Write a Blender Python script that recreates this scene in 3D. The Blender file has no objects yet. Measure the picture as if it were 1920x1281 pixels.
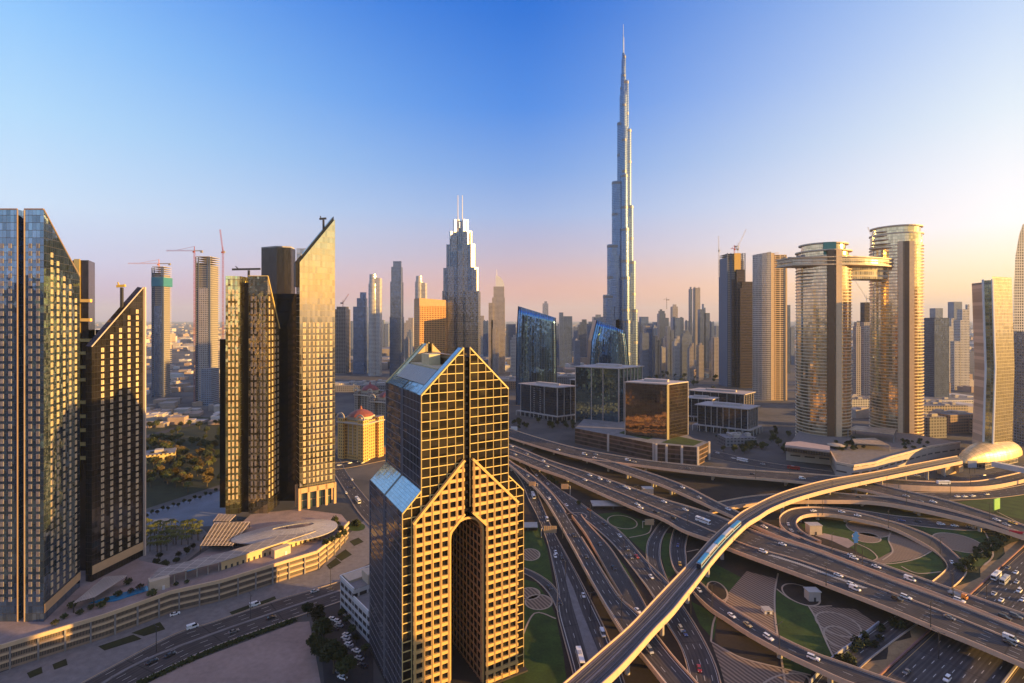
import bpy, bmesh, math, random
from math import radians, sin, cos, pi, sqrt, atan2
from mathutils import Vector, Matrix
random.seed(7)
SC = bpy.context.scene
COL = SC.collection
# ------------------------------------------------------------------ camera
H, F, CX, HY = 160.0, 960.0, 960.0, 598.0      # eye height, focal length in photo pixels, principal column, horizon row
cam_d = bpy.data.cameras.new('camera'); cam = bpy.data.objects.new('camera', cam_d); COL.objects.link(cam)
cam.location = (0, 0, H); cam.rotation_euler = (radians(90), 0, 0)
cam_d.sensor_width = 36; cam_d.lens = 18; cam_d.shift_y = -(640.5 - HY) / 1920
cam_d.clip_start = 1; cam_d.clip_end = 60000
SC.camera = cam
SC.view_settings.view_transform = 'Standard'; SC.view_settings.look = 'None'
SC.view_settings.gamma = 1; SC.view_settings.use_curve_mapping = False
SC.view_settings.exposure = 1.35
SUN_AZ, SUN_EL = radians(104), radians(8.5)       # azimuth clockwise from the view direction (+Y)
SUN_DIR = Vector((sin(SUN_AZ) * cos(SUN_EL), cos(SUN_AZ) * cos(SUN_EL), sin(SUN_EL)))
sd = bpy.data.lights.new('sun', 'SUN'); so = bpy.data.objects.new('sun', sd); COL.objects.link(so)
sd.energy = 5.0; sd.angle = radians(0.5); sd.color = (1.0, 0.57, 0.15)
so.rotation_euler = (-SUN_DIR).to_track_quat('-Z', 'Y').to_euler(); so.location = SUN_DIR * 3000
# ------------------------------------------------------------------ world
W = bpy.data.worlds.new('World'); SC.world = W; W.use_nodes = True
nt = W.node_tree; nt.nodes.clear()
def srgb(r, g, b):
    f = lambda c: c / 12.92 if c <= .04045 else ((c + .055) / 1.055) ** 2.4
    return (f(r / 255), f(g / 255), f(b / 255), 1)
def NN(t, kind, **kw):
    n = t.nodes.new(kind)
    for k, v in kw.items(): setattr(n, k, v)
    return n
def MATH(t, op, a, b=None, c=None, clamp=False):
    n = t.nodes.new('ShaderNodeMath'); n.operation = op; n.use_clamp = clamp
    for i, v in enumerate((a, b, c)):
        if v is None: continue
        if isinstance(v, (int, float)): n.inputs[i].default_value = v
        else: t.links.new(v, n.inputs[i])
    return n.outputs[0]
def MIX(t, fac, a, b, blend='MIX'):
    n = t.nodes.new('ShaderNodeMix'); n.data_type = 'RGBA'; n.blend_type = blend
    for s, v in ((n.inputs[0], fac), (n.inputs[6], a), (n.inputs[7], b)):
        if isinstance(v, (int, float)): s.default_value = v
        elif isinstance(v, (tuple, list)): s.default_value = v if len(v) == 4 else tuple(v) + (1,)
        else: t.links.new(v, s)
    return n.outputs[2]
def RAMP(t, fac, stops, interp='LINEAR'):
    n = t.nodes.new('ShaderNodeValToRGB'); cr = n.color_ramp; cr.interpolation = interp
    while len(cr.elements) < len(stops): cr.elements.new(0.5)
    for e, (p, c) in zip(cr.elements, stops): e.position = p; e.color = c if len(c) == 4 else tuple(c) + (1,)
    t.links.new(fac, n.inputs[0]); return n.outputs[0]
tc = NN(nt, 'ShaderNodeTexCoord'); sep = NN(nt, 'ShaderNodeSeparateXYZ'); nt.links.new(tc.outputs['Generated'], sep.inputs[0])
EXPO = 2.0 ** SC.view_settings.exposure
el = MATH(nt, 'MULTIPLY', MATH(nt, 'ARCSINE', sep.outputs[2]), 1 / radians(90), clamp=True)     # 0..90 degrees of elevation
az = MATH(nt, 'MULTIPLY', MATH(nt, 'ARCTAN2', sep.outputs[0], sep.outputs[1]), 180 / pi)          # -180..180, clockwise from the view
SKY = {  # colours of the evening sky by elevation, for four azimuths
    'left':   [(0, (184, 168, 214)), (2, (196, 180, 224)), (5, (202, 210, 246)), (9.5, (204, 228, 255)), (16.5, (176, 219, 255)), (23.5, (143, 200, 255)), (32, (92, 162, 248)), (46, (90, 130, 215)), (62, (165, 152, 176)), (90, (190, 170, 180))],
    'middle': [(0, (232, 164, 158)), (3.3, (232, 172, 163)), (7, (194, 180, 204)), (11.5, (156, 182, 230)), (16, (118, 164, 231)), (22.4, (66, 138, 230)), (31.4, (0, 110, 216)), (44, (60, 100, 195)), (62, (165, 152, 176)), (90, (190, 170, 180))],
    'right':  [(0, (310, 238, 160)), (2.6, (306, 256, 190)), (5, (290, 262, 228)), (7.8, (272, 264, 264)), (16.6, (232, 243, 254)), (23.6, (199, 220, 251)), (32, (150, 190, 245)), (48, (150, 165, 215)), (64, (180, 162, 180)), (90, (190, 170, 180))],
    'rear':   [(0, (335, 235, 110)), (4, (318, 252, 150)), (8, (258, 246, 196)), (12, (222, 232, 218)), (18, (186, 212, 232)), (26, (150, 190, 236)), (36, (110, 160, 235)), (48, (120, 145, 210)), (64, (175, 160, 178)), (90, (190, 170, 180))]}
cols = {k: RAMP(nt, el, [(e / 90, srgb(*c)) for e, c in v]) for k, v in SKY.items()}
def MR(x, a, b, e=1.0): return MATH(nt, 'POWER', MATH(nt, 'DIVIDE', MATH(nt, 'SUBTRACT', x, a), b - a, clamp=True), e)
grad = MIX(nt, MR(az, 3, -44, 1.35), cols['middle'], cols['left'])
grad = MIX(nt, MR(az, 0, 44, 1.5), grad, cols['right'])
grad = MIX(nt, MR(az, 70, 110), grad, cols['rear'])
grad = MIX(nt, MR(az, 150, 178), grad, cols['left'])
sky = NN(nt, 'ShaderNodeTexSky', sky_type='NISHITA', sun_disc=False, sun_elevation=SUN_EL, sun_rotation=SUN_AZ, altitude=100, air_density=1.0, dust_density=2.0, ozone_density=2.0)
bgA = NN(nt, 'ShaderNodeBackground'); nt.links.new(sky.outputs[0], bgA.inputs[0]); bgA.inputs[1].default_value = 0.004
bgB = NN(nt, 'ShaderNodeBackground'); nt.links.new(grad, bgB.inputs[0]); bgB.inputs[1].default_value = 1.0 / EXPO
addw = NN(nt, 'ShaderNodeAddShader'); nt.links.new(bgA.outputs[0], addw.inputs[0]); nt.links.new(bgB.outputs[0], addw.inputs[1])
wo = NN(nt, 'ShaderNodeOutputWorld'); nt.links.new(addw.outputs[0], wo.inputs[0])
# ------------------------------------------------------------------ picture <-> place
def gp(px, py, z=0.0):                     # the point at height z seen at photo pixel (px, py)
    Y = F * (H - z) / (py - HY); return Vector(((px - CX) / F * Y, Y, z))
def xd(px, Y): return (px - CX) / F * Y
def zh(py, Y): return H - (py - HY) / F * Y
# ------------------------------------------------------------------ materials
MATS = {}
def newmat(name):
    m = bpy.data.materials.new(name); m.use_nodes = True; t = m.node_tree
    b = t.nodes['Principled BSDF']; MATS[name] = m; return m, t, b
def rgba(c): return tuple(c) if len(c) == 4 else tuple(c) + (1,)
def plain(name, col, rough=.7, metal=0.0, var=.12, scale=.35, spec=.4, bump=0.0):
    m, t, b = newmat(name)
    g = NN(t, 'ShaderNodeNewGeometry'); n = NN(t, 'ShaderNodeTexNoise'); n.inputs['Scale'].default_value = scale; n.inputs['Detail'].default_value = 5
    t.links.new(g.outputs['Position'], n.inputs['Vector'])
    lo = tuple(c * (1 - var) for c in col); hi = tuple(min(1, c * (1 + var)) for c in col)
    n_b = NN(t, 'ShaderNodeTexNoise'); n_b.inputs['Scale'].default_value = scale * 7; n_b.inputs['Detail'].default_value = 4; t.links.new(g.outputs['Position'], n_b.inputs['Vector'])
    f = MATH(t, 'MULTIPLY', MATH(t, 'SUBTRACT', MATH(t, 'ADD', MATH(t, 'MULTIPLY', n.outputs[0], .6), MATH(t, 'MULTIPLY', n_b.outputs[0], .4)), .3), 2.5, clamp=True)
    t.links.new(MIX(t, f, lo, hi), b.inputs['Base Color'])
    b.inputs['Roughness'].default_value = rough; b.inputs['Metallic'].default_value = metal; b.inputs['Specular IOR Level'].default_value = spec
    if bump:
        bn = NN(t, 'ShaderNodeBump'); bn.inputs['Strength'].default_value = bump; t.links.new(n.outputs[0], bn.inputs['Height']); t.links.new(bn.outputs[0], b.inputs['Normal'])
    return m
def facade(name, floor=3.8, bay=3.0, mull=.10, sp=.28, glass=(.20, .22, .25), metal=.85, grough=.06, frame=(.3, .28, .26), frough=.6, fmetal=0.0,
           tilt=.02, var=.35, lit=0.0, bands=None, ripple=0.0):
    """Curtain wall or punched windows on wall UVs in metres: panes with small random tilts, spandrels and mullions in between."""
    m, t, b = newmat(name); L = t.links.new
    uv = NN(t, 'ShaderNodeUVMap'); s = NN(t, 'ShaderNodeSeparateXYZ'); L(uv.outputs[0], s.inputs[0])
    u = MATH(t, 'DIVIDE', s.outputs[0], bay); v = MATH(t, 'DIVIDE', s.outputs[1], floor)
    fu = MATH(t, 'FRACT', u); fv = MATH(t, 'FRACT', v)
    mu = MATH(t, 'GREATER_THAN', fu, mull); mv = MATH(t, 'GREATER_THAN', fv, sp)
    mask = MATH(t, 'MULTIPLY', mu, mv)
    cb = NN(t, 'ShaderNodeCombineXYZ'); L(MATH(t, 'FLOOR', u), cb.inputs[0]); L(MATH(t, 'FLOOR', v), cb.inputs[1])
    wn = NN(t, 'ShaderNodeTexWhiteNoise', noise_dimensions='3D'); L(cb.outputs[0], wn.inputs['Vector'])
    gcol = MIX(t, wn.outputs['Value'], tuple(c * (1 - var) for c in glass), tuple(min(1, c * (1 + var)) for c in glass))
    geo = NN(t, 'ShaderNodeNewGeometry')
    nz = NN(t, 'ShaderNodeTexNoise'); nz.inputs['Scale'].default_value = .05; nz.inputs['Detail'].default_value = 4; L(geo.outputs['Position'], nz.inputs['Vector'])
    fcol = MIX(t, nz.outputs[0], tuple(c * .8 for c in frame), tuple(min(1, c * 1.18) for c in frame))
    L(MIX(t, mask, fcol, gcol), b.inputs['Base Color'])
    L(MATH(t, 'ADD', MATH(t, 'MULTIPLY', mask, metal - fmetal), fmetal), b.inputs['Metallic'])
    L(MATH(t, 'ADD', MATH(t, 'MULTIPLY', mask, grough - frough), frough), b.inputs['Roughness'])
    if tilt:
        off = NN(t, 'ShaderNodeVectorMath', operation='SUBTRACT'); L(wn.outputs['Color'], off.inputs[0]); off.inputs[1].default_value = (.5, .5, .5)
        sc = NN(t, 'ShaderNodeVectorMath', operation='SCALE'); L(off.outputs[0], sc.inputs[0]); L(MATH(t, 'MULTIPLY', mask, tilt), sc.inputs['Scale'])
        ad = NN(t, 'ShaderNodeVectorMath', operation='ADD'); L(geo.outputs['Normal'], ad.inputs[0]); L(sc.outputs[0], ad.inputs[1])
        last = ad
        if ripple:
            n2 = NN(t, 'ShaderNodeTexNoise'); n2.inputs['Scale'].default_value = .22; n2.inputs['Detail'].default_value = 2; L(geo.outputs['Position'], n2.inputs['Vector'])
            o2 = NN(t, 'ShaderNodeVectorMath', operation='SUBTRACT'); L(n2.outputs['Color'], o2.inputs[0]); o2.inputs[1].default_value = (.5, .5, .5)
            s2 = NN(t, 'ShaderNodeVectorMath', operation='SCALE'); L(o2.outputs[0], s2.inputs[0]); s2.inputs['Scale'].default_value = ripple
            last = NN(t, 'ShaderNodeVectorMath', operation='ADD'); L(ad.outputs[0], last.inputs[0]); L(s2.outputs[0], last.inputs[1])
        nn = NN(t, 'ShaderNodeVectorMath', operation='NORMALIZE'); L(last.outputs[0], nn.inputs[0]); L(nn.outputs[0], b.inputs['Normal'])
    if lit:
        on = MATH(t, 'MULTIPLY', MATH(t, 'GREATER_THAN', wn.outputs['Value'], 1 - lit), mask)
        b.inputs['Emission Color'].default_value = (1, .75, .4, 1); L(MATH(t, 'MULTIPLY', on, .5), b.inputs['Emission Strength'])
    return m
# ------------------------------------------------------------------ mesh building
class MB:
    def __init__(s): s.v = []; s.f = []; s.uv = []; s.mi = []; s.sm = []
    def face(s, pts, uvs=None, mi=0, smooth=False):
        i = len(s.v); s.v.extend([tuple(p) for p in pts]); s.f.append(tuple(range(i, i + len(pts))))
        if uvs is None: uvs = [(p[0], p[1]) for p in pts]
        s.uv.extend(uvs); s.mi.append(mi); s.sm.append(smooth); return s
    def wall(s, a, b, z0a, z0b, z1a, z1b, u0=0, mi=0, smooth=False):
        d = sqrt((b[0] - a[0]) ** 2 + (b[1] - a[1]) ** 2)
        return s.face([(a[0], a[1], z0a), (b[0], b[1], z0b), (b[0], b[1], z1b), (a[0], a[1], z1a)], [(u0, z0a), (u0 + d, z0b), (u0 + d, z1b), (u0, z1a)], mi, smooth)
    def prism(s, poly, z0, z1, mi=0, top=None, bottom=False, smooth=False, u0=0):
        """poly counter-clockwise from above; z0, z1 numbers or functions of (x, y)"""
        A = sum(poly[i][0] * poly[(i + 1) % len(poly)][1] - poly[(i + 1) % len(poly)][0] * poly[i][1] for i in range(len(poly)))
        if A < 0: poly = poly[::-1]
        f0 = z0 if callable(z0) else (lambda x, y: z0); f1 = z1 if callable(z1) else (lambda x, y: z1)
        u = u0
        for i in range(len(poly)):
            a, b = poly[i], poly[(i + 1) % len(poly)]
            s.wall(a, b, f0(*a[:2]), f0(*b[:2]), f1(*a[:2]), f1(*b[:2]), u, mi, smooth); u += sqrt((b[0] - a[0]) ** 2 + (b[1] - a[1]) ** 2)
        s.face([(p[0], p[1], f1(p[0], p[1])) for p in poly], None, mi if top is None else top)
        if bottom: s.face([(p[0], p[1], f0(p[0], p[1])) for p in poly[::-1]], None, mi if top is None else top)
        return s
    def box(s, x0, x1, y0, y1, z0, z1, mi=0, top=None, bottom=True): return s.prism([(x0, y0), (x1, y0), (x1, y1), (x0, y1)], z0, z1, mi, top, bottom)
    def obox(s, c, ux, hx, hy, z0, z1, mi=0, top=None, bottom=True):
        """box of half sizes hx along the plan direction ux and hy across it"""
        ux = Vector((ux[0], ux[1])).normalized(); uy = Vector((-ux[1], ux[0])); c = Vector((c[0], c[1]))
        q = [c - ux * hx - uy * hy, c + ux * hx - uy * hy, c + ux * hx + uy * hy, c - ux * hx + uy * hy]
        return s.prism([tuple(p) for p in q], z0, z1, mi, top, bottom)
    def bar(s, a, b, w, h=None, mi=0):
        """square bar from a to b"""
        a, b = Vector(a), Vector(b); d = (b - a); 
        if d.length < 1e-6: return s
        d.normalize(); up = Vector((0, 0, 1)) if abs(d.z) < .95 else Vector((1, 0, 0))
        x = d.cross(up).normalized() * (w / 2); y = x.cross(d).normalized() * ((h or w) / 2)
        A = [a - x - y, a + x - y, a + x + y, a - x + y]; B = [p + (b - a) for p in A]; L = (b - a).length
        for i in range(4):
            j = (i + 1) % 4; s.face([A[i], B[i], B[j], A[j]], [(0, 0), (0, L), (w, L), (w, 0)], mi)
        s.face(A, None, mi); s.face(B[::-1], None, mi); return s
    def tube(s, a, b, r0, r1=None, n=8, mi=0, cap=True):
        a, b = Vector(a), Vector(b); d = (b - a).normalized(); r1 = r0 if r1 is None else r1
        up = Vector((0, 0, 1)) if abs(d.z) < .95 else Vector((1, 0, 0)); x = d.cross(up).normalized(); y = d.cross(x)
        A = [a + (x * cos(2 * pi * i / n) + y * sin(2 * pi * i / n)) * r0 for i in range(n)]; B = [b + (x * cos(2 * pi * i / n) + y * sin(2 * pi * i / n)) * r1 for i in range(n)]
        L = (b - a).length
        for i in range(n):
            j = (i + 1) % n; s.face([A[j], A[i], B[i], B[j]], [((i + 1) * 2 * pi * r0 / n, 0), (i * 2 * pi * r0 / n, 0), (i * 2 * pi * r0 / n, L), ((i + 1) * 2 * pi * r0 / n, L)], mi, True)
        if cap:
            s.face(A, None, mi); 
            if r1 > .001: s.face(B[::-1], None, mi)
        return s
    def ring(s, prof, n=24, c=(0, 0), mi=0, sx=1, sy=1, rot=0, a0=0, a1=2 * pi):
        """lathe of [(r, z), ...] about a vertical axis"""
        full = abs(a1 - a0 - 2 * pi) < 1e-6
        def P(r, z, k):
            a = a0 + (a1 - a0) * k / n; x, y = r * cos(a) * sx, r * sin(a) * sy
            return (c[0] + x * cos(rot) - y * sin(rot), c[1] + x * sin(rot) + y * cos(rot), z)
        for (r0, z0), (r1, z1) in zip(prof[:-1], prof[1:]):
            rr = max(r0, r1) * (sx + sy) / 2
            for k in range(n):
                u0, u1 = rr * (a1 - a0) * k / n, rr * (a1 - a0) * (k + 1) / n
                if r1 < 1e-4: s.face([P(r0, z0, k), P(r0, z0, k + 1), P(r1, z1, k)], [(u0, z0), (u1, z0), (u0, z1)], mi, True)
                elif r0 < 1e-4: s.face([P(r0, z0, k), P(r1, z1, k + 1), P(r1, z1, k)], [(u0, z0), (u1, z1), (u0, z1)], mi, True)
                else: s.face([P(r0, z0, k), P(r0, z0, k + 1), P(r1, z1, k + 1), P(r1, z1, k)], [(u0, z0), (u1, z0), (u1, z1), (u0, z1)], mi, abs(z1 - z0) > 1e-3)
        return s
    def sheet(s, poly, z, mi=0):
        A = sum(poly[i][0] * poly[(i + 1) % len(poly)][1] - poly[(i + 1) % len(poly)][0] * poly[i][1] for i in range(len(poly)))
        if A < 0: poly = poly[::-1]
        return s.face([(p[0], p[1], z) for p in poly], None, mi)
    def data(s, name, mats, weld=False):
        me = bpy.data.meshes.new(name); me.from_pydata(s.v, [], s.f)
        uvl = me.uv_layers.new(name='UVMap'); flat = [c for q in s.uv for c in q]; uvl.data.foreach_set('uv', flat)
        for m in (mats if isinstance(mats, (list, tuple)) else [mats]): me.materials.append(m)
        me.polygons.foreach_set('material_index', s.mi); me.polygons.foreach_set('use_smooth', s.sm)
        if weld:
            bm = bmesh.new(); bm.from_mesh(me); bmesh.ops.remove_doubles(bm, verts=bm.verts, dist=.002); bm.to_mesh(me); bm.free()
        me.update(); return me
    def build(s, name, mats, parent=None, loc=None, weld=False):
        if parent is not None and loc is None: # geometry is given in world coordinates: shift into the parent's frame
            off = parent.location if parent.parent is None else parent.location + parent.parent.location
            s.v = [(x - off[0], y - off[1], z - off[2]) for x, y, z in s.v]
        o = bpy.data.objects.new(name, s.data(name, mats, weld)); COL.objects.link(o)
        if loc is not None: o.location = loc
        if parent is not None: o.parent = parent
        return o
def tag(o, label=None, cat=None, group=None, kind=None):
    for k, v in (('label', label), ('category', cat), ('group', group), ('kind', kind)):
        if v: o[k] = v
    return o
def thing(name, label, cat, loc=(0, 0, 0), rz=0.0, group=None):
    o = bpy.data.objects.new(name, None); COL.objects.link(o); o.location = loc; o.rotation_euler = (0, 0, rz)
    return tag(o, label, cat, group)
def copy_tree(o, loc=None, rz=None, parent=None, scale=None, label=None, group=None):
    c = o.copy(); COL.objects.link(c); c.parent = parent
    if loc is not None: c.location = loc
    if rz is not None: c.rotation_euler = (0, 0, rz)
    if scale is not None: c.scale = scale if isinstance(scale, (tuple, list)) else (scale,) * 3
    if label: c['label'] = label
    if group: c['group'] = group
    for ch in KIDS.get(o.name, ()): copy_tree(ch, parent=c)
    return c
KIDS = {}
def kid(parent, *obs):
    KIDS.setdefault(parent.name, []).extend(obs)
ORD = ['first', 'second', 'third', 'fourth', 'fifth', 'sixth', 'seventh', 'eighth', 'ninth', 'tenth', 'eleventh', 'twelfth', 'thirteenth', 'fourteenth', 'fifteenth', 'sixteenth', 'seventeenth', 'eighteenth', 'nineteenth', 'twentieth']
def ordinal(i): return ORD[i] if i < 20 else '%d%s' % (i + 1, {1: 'st', 2: 'nd', 3: 'rd'}.get((i + 1) % 10, 'th'))
# shared materials
CONC = plain('pale_concrete', (.42, .38, .34), .8, var=.15, scale=.25)
CONC_D = plain('grey_concrete', (.26, .24, .23), .85, var=.2, scale=.2)
STONE = plain('sand_stone', (.50, .42, .33), .75)
TAN = plain('tan_panel', (.55, .44, .32), .5)
WHITE = plain('white_paint', (.72, .70, .68), .5, var=.06)
DARK = plain('dark_metal', (.04, .04, .045), .45, spec=.5)
def asphalt_mat():
    m, t, b = newmat('worn_asphalt'); uv = NN(t, 'ShaderNodeUVMap'); s = NN(t, 'ShaderNodeSeparateXYZ'); t.links.new(uv.outputs[0], s.inputs[0])
    mp = NN(t, 'ShaderNodeMapping'); mp.inputs['Scale'].default_value = (1.6, .045, 1); t.links.new(uv.outputs[0], mp.inputs[0])
    n1 = NN(t, 'ShaderNodeTexNoise'); n1.inputs['Scale'].default_value = 1; n1.inputs['Detail'].default_value = 6; t.links.new(mp.outputs[0], n1.inputs['Vector'])
    g = NN(t, 'ShaderNodeNewGeometry'); n2 = NN(t, 'ShaderNodeTexNoise'); n2.inputs['Scale'].default_value = .12; n2.inputs['Detail'].default_value = 6; t.links.new(g.outputs['Position'], n2.inputs['Vector'])
    tr = MATH(t, 'MULTIPLY', MATH(t, 'ADD', MATH(t, 'COSINE', MATH(t, 'MULTIPLY', s.outputs[0], 2 * pi / 1.82)), 1.0), .5)      # wheel tracks
    f = MATH(t, 'ADD', MATH(t, 'MULTIPLY', n1.outputs[0], .55), MATH(t, 'ADD', MATH(t, 'MULTIPLY', n2.outputs[0], .4), MATH(t, 'MULTIPLY', tr, .16)))
    c = RAMP(t, f, [(.25, (.026, .023, .024)), (.5, (.052, .046, .047)), (.78, (.10, .088, .086))])
    jt = MATH(t, 'LESS_THAN', MATH(t, 'FRACT', MATH(t, 'DIVIDE', s.outputs[1], 31)), .016)
    t.links.new(MIX(t, MATH(t, 'MULTIPLY', jt, .7), c, (.02, .018, .018)), b.inputs['Base Color']); b.inputs['Roughness'].default_value = .8; b.inputs['Specular IOR Level'].default_value = .3; return m
ROADM = asphalt_mat()
ASPH = plain('asphalt', (.042, .038, .040), .85, var=.3, scale=.18)
ROOFG = plain('roof_gravel', (.22, .21, .21), .9, var=.3, scale=.12)
RED = plain('red_paint', (.5, .05, .03), .4)
ORANGE = plain('orange_paint', (.65, .22, .05), .45)
STEEL = plain('steel', (.55, .56, .58), .3, metal=.8)
# ================================================================== ground
def ground_mat():
    m, t, b = newmat('city_ground'); g = NN(t, 'ShaderNodeNewGeometry')
    n1 = NN(t, 'ShaderNodeTexNoise'); n1.inputs['Scale'].default_value = .012; n1.inputs['Detail'].default_value = 9; n1.inputs['Roughness'].default_value = .65
    n2 = NN(t, 'ShaderNodeTexVoronoi'); n2.inputs['Scale'].default_value = .022
    for n in (n1, n2): t.links.new(g.outputs['Position'], n.inputs['Vector'])
    c1 = RAMP(t, n1.outputs[0], [(.30, (.022, .026, .03)), (.45, (.065, .062, .062)), (.58, (.125, .112, .10)), (.72, (.05, .055, .06))])
    c2 = MIX(t, .35, c1, RAMP(t, n2.outputs['Color'], [(0, (.035, .035, .04)), (.5, (.09, .085, .085)), (1, (.15, .135, .12))]))
    t.links.new(c2, b.inputs['Base Color']); b.inputs['Roughness'].default_value = .95; return m
mb = MB(); R_ = 30000
mb.sheet([(-R_, -R_), (R_, -R_), (R_, R_), (-R_, R_)], 0); tag(mb.build('ground', ground_mat()), kind='structure')
# ================================================================== gabled tower in the foreground
GA, GB = radians(60), radians(-30)
UF = Vector((sin(GA), cos(GA), 0)); VF = Vector((sin(GB), cos(GB), 0)); AC = Vector((-37.2, 210, 0))
def D(t, s, z): 
    p = AC + UF * t + VF * s; return (p.x, p.y, z)
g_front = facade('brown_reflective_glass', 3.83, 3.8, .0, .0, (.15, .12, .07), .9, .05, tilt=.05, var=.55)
g_side = facade('dark_side_glass', 3.83, 3.8, .0, .0, (.065, .06, .075), .9, .07, tilt=.03, var=.35)  # the unlit side's shade is put into a darker tint
g_latt = facade('dark_lattice_glass', 3.92, 3.73, .0, .0, (.055, .05, .045), .7, .12, tilt=.03, var=.5)
g_blue = facade('blue_roof_glass', 1.35, 1.9, .05, .06, (.34, .47, .62), .9, .10, (.07, .12, .2), .5, tilt=.015, var=.12)
m_gold = plain('champagne_mullion', (.74, .56, .22), .45, var=.05)
m_latt = plain('warm_stone_lattice', (.64, .41, .15), .6, var=.10)
m_dmul = plain('dull_mullion', (.20, .19, .21), .5, var=.05)  # side mullions, with that side's shade put into their colour
m_slot = facade('slot_bronze', 3.83, 1.6, .08, .3, (.14, .11, .07), .8, .2, (.16, .12, .07), .5, tilt=.02)
m_rib = facade('ribbed_roof_metal', 1000, .95, .35, .0, (.42, .40, .40), .5, .4, (.16, .15, .17), .6, tilt=0, var=.05)
def extr(mb, poly, s0, s1, mi=0, side=None, roof=None, skip=()):
    """(t, z) outline run from s0 to s1 along the building's depth"""
    side = mi if side is None else side; roof = mi if roof is None else roof
    A = sum(poly[i][0] * poly[(i + 1) % len(poly)][1] - poly[(i + 1) % len(poly)][0] * poly[i][1] for i in range(len(poly)))
    if A < 0: poly = poly[::-1]
    mb.face([D(t, s0, z) for t, z in poly], [(t, z) for t, z in poly], mi)
    mb.face([D(t, s1, z) for t, z in poly[::-1]], [(t, z) for t, z in poly[::-1]], mi)
    for i in range(len(poly)):
        if i in skip: continue
        (t0, z0), (t1, z1) = poly[i], poly[(i + 1) % len(poly)]
        L = sqrt((t1 - t0) ** 2 + (z1 - z0) ** 2)
        vert = abs(t1 - t0) < .01
        uv = [(s1, z0), (s0, z0), (s0, z1), (s1, z1)] if vert else [(s1, 0), (s0, 0), (s0, L), (s1, L)]
        mb.face([D(t0, s1, z0), D(t0, s0, z0), D(t1, s0, z1), D(t1, s1, z1)], uv, side if vert else roof)
GT = thing('gabled_tower', 'dark glass tower with golden lattice front, tall arch and split gable roof', 'skyscraper', tuple(AC))
EZ, AZ = 128.5, 147.5            # eaves and gable top of the upper stage
mb = MB()
def half(m): # m mirrors a left-half outline to the right half
    return (lambda P: [(41 - t, z) for t, z in P]) if m else (lambda P: P)
for m in (0, 1):
    h = half(m)
    low = [(0, 0), (13, 0), (13, 70), (19, 76.5), (19, 110), (0, 110)]
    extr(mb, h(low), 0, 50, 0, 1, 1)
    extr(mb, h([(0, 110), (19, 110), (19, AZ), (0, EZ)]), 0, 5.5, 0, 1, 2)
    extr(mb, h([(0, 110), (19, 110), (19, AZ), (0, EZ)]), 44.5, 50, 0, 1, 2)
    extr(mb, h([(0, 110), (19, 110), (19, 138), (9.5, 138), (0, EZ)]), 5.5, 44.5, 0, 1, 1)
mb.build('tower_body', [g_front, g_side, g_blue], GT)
mb = MB()
extr(mb, [(19.02, 76), (21.98, 76), (21.98, 143.5), (19.02, 143.5)], 2.2, 48, 0)
mb.build('centre_slot', [m_slot], GT)
# roof: blue strip, ribbed metal, blue eaves panels in two bays, sunk plant deck
mb = MB()
def slope(mb, t0, t1, s0, s1, mi, off=.12, side=1):
    pts = []; z = lambda t: EZ + t + off
    if side == 1: P = [(t0, s1), (t0, s0), (t1, s0), (t1, s1)]; q = [D(t, s, z(t)) for t, s in P]
    else: P = [(41 - t0, s0), (41 - t0, s1), (41 - t1, s1), (41 - t1, s0)]; q = [D(t, s, z(41 - t)) for t, s in P]
    L = (t1 - t0) * 1.414
    mb.face(q, [(s1, 0), (s0, 0), (s0, L), (s1, L)], mi)
for sd_ in (1, -1):
    slope(mb, .15, 3.2, 5.7, 24.2, 0, side=sd_); slope(mb, .15, 3.2, 25.8, 44.3, 0, side=sd_)
    slope(mb, 3.5, 9.4, 5.7, 44.3, 1, side=sd_)
mb.build('ribbed_roof', [g_blue, m_rib], GT)
mb = MB()
for (a, b, c, d, z0, z1) in ((10, 31, 7, 43, 138, 138.6), (12.5, 18, 24, 34, 138.6, 143.5), (20, 24, 14, 30, 138.6, 141.5), (25, 29, 30, 38, 138.6, 140.8)):
    p = [D(a, c, 0), D(b, c, 0), D(b, d, 0), D(a, d, 0)]; mb.prism(p, z0, z1, 0)
mb.build('plant_room', [plain('plant_room_cladding', (.6, .5, .3), .6)], GT)
# golden mullions of the upper stage
def ztop(t): return EZ + min(t, 41 - t)
for m in (0, 1):
    f = (lambda t: 41 - t) if m else (lambda t: t); mb = MB()
    for k in range(6):
        t = 3.8 * k
        mb.bar(D(f(t), -.12, 79 if t > 12 else 60), D(f(t), -.12, ztop(t)), .42 if k in (0, 5) else .34, .3)
    z = 64.0
    while z < AZ:
        t0 = max(0, z - EZ)
        if t0 < 18.6: mb.bar(D(f(t0), -.10, z), D(f(19 if z > 78 else 12), -.10, z), .26, .3)
        z += 3.83
    mb.bar(D(f(0), -.14, EZ), D(f(19), -.14, AZ), .5, .5)
    mb.bar(D(f(-.1), .3, EZ + .2), D(f(19), .3, AZ + .2), .5, .5); mb.build('gilt_mullion_grid', m_gold, GT)
    mb = MB(); mb.bar(D(f(-.1), 49.8, EZ + .2), D(f(19), 49.8, AZ + .2), .5, .5); mb.bar(D(f(19), 49.8, 138), D(f(19), 49.8, AZ), .5); mb.build('rear_coping', m_gold, GT)
    mb = MB(); mb.bar(D(f(19), 44.3, 138), D(f(19), 44.3, AZ), .6); mb.build('gable_post', m_gold, GT)
mb = MB()                                                                   # inner faces of the rear gable catch the light
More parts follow.
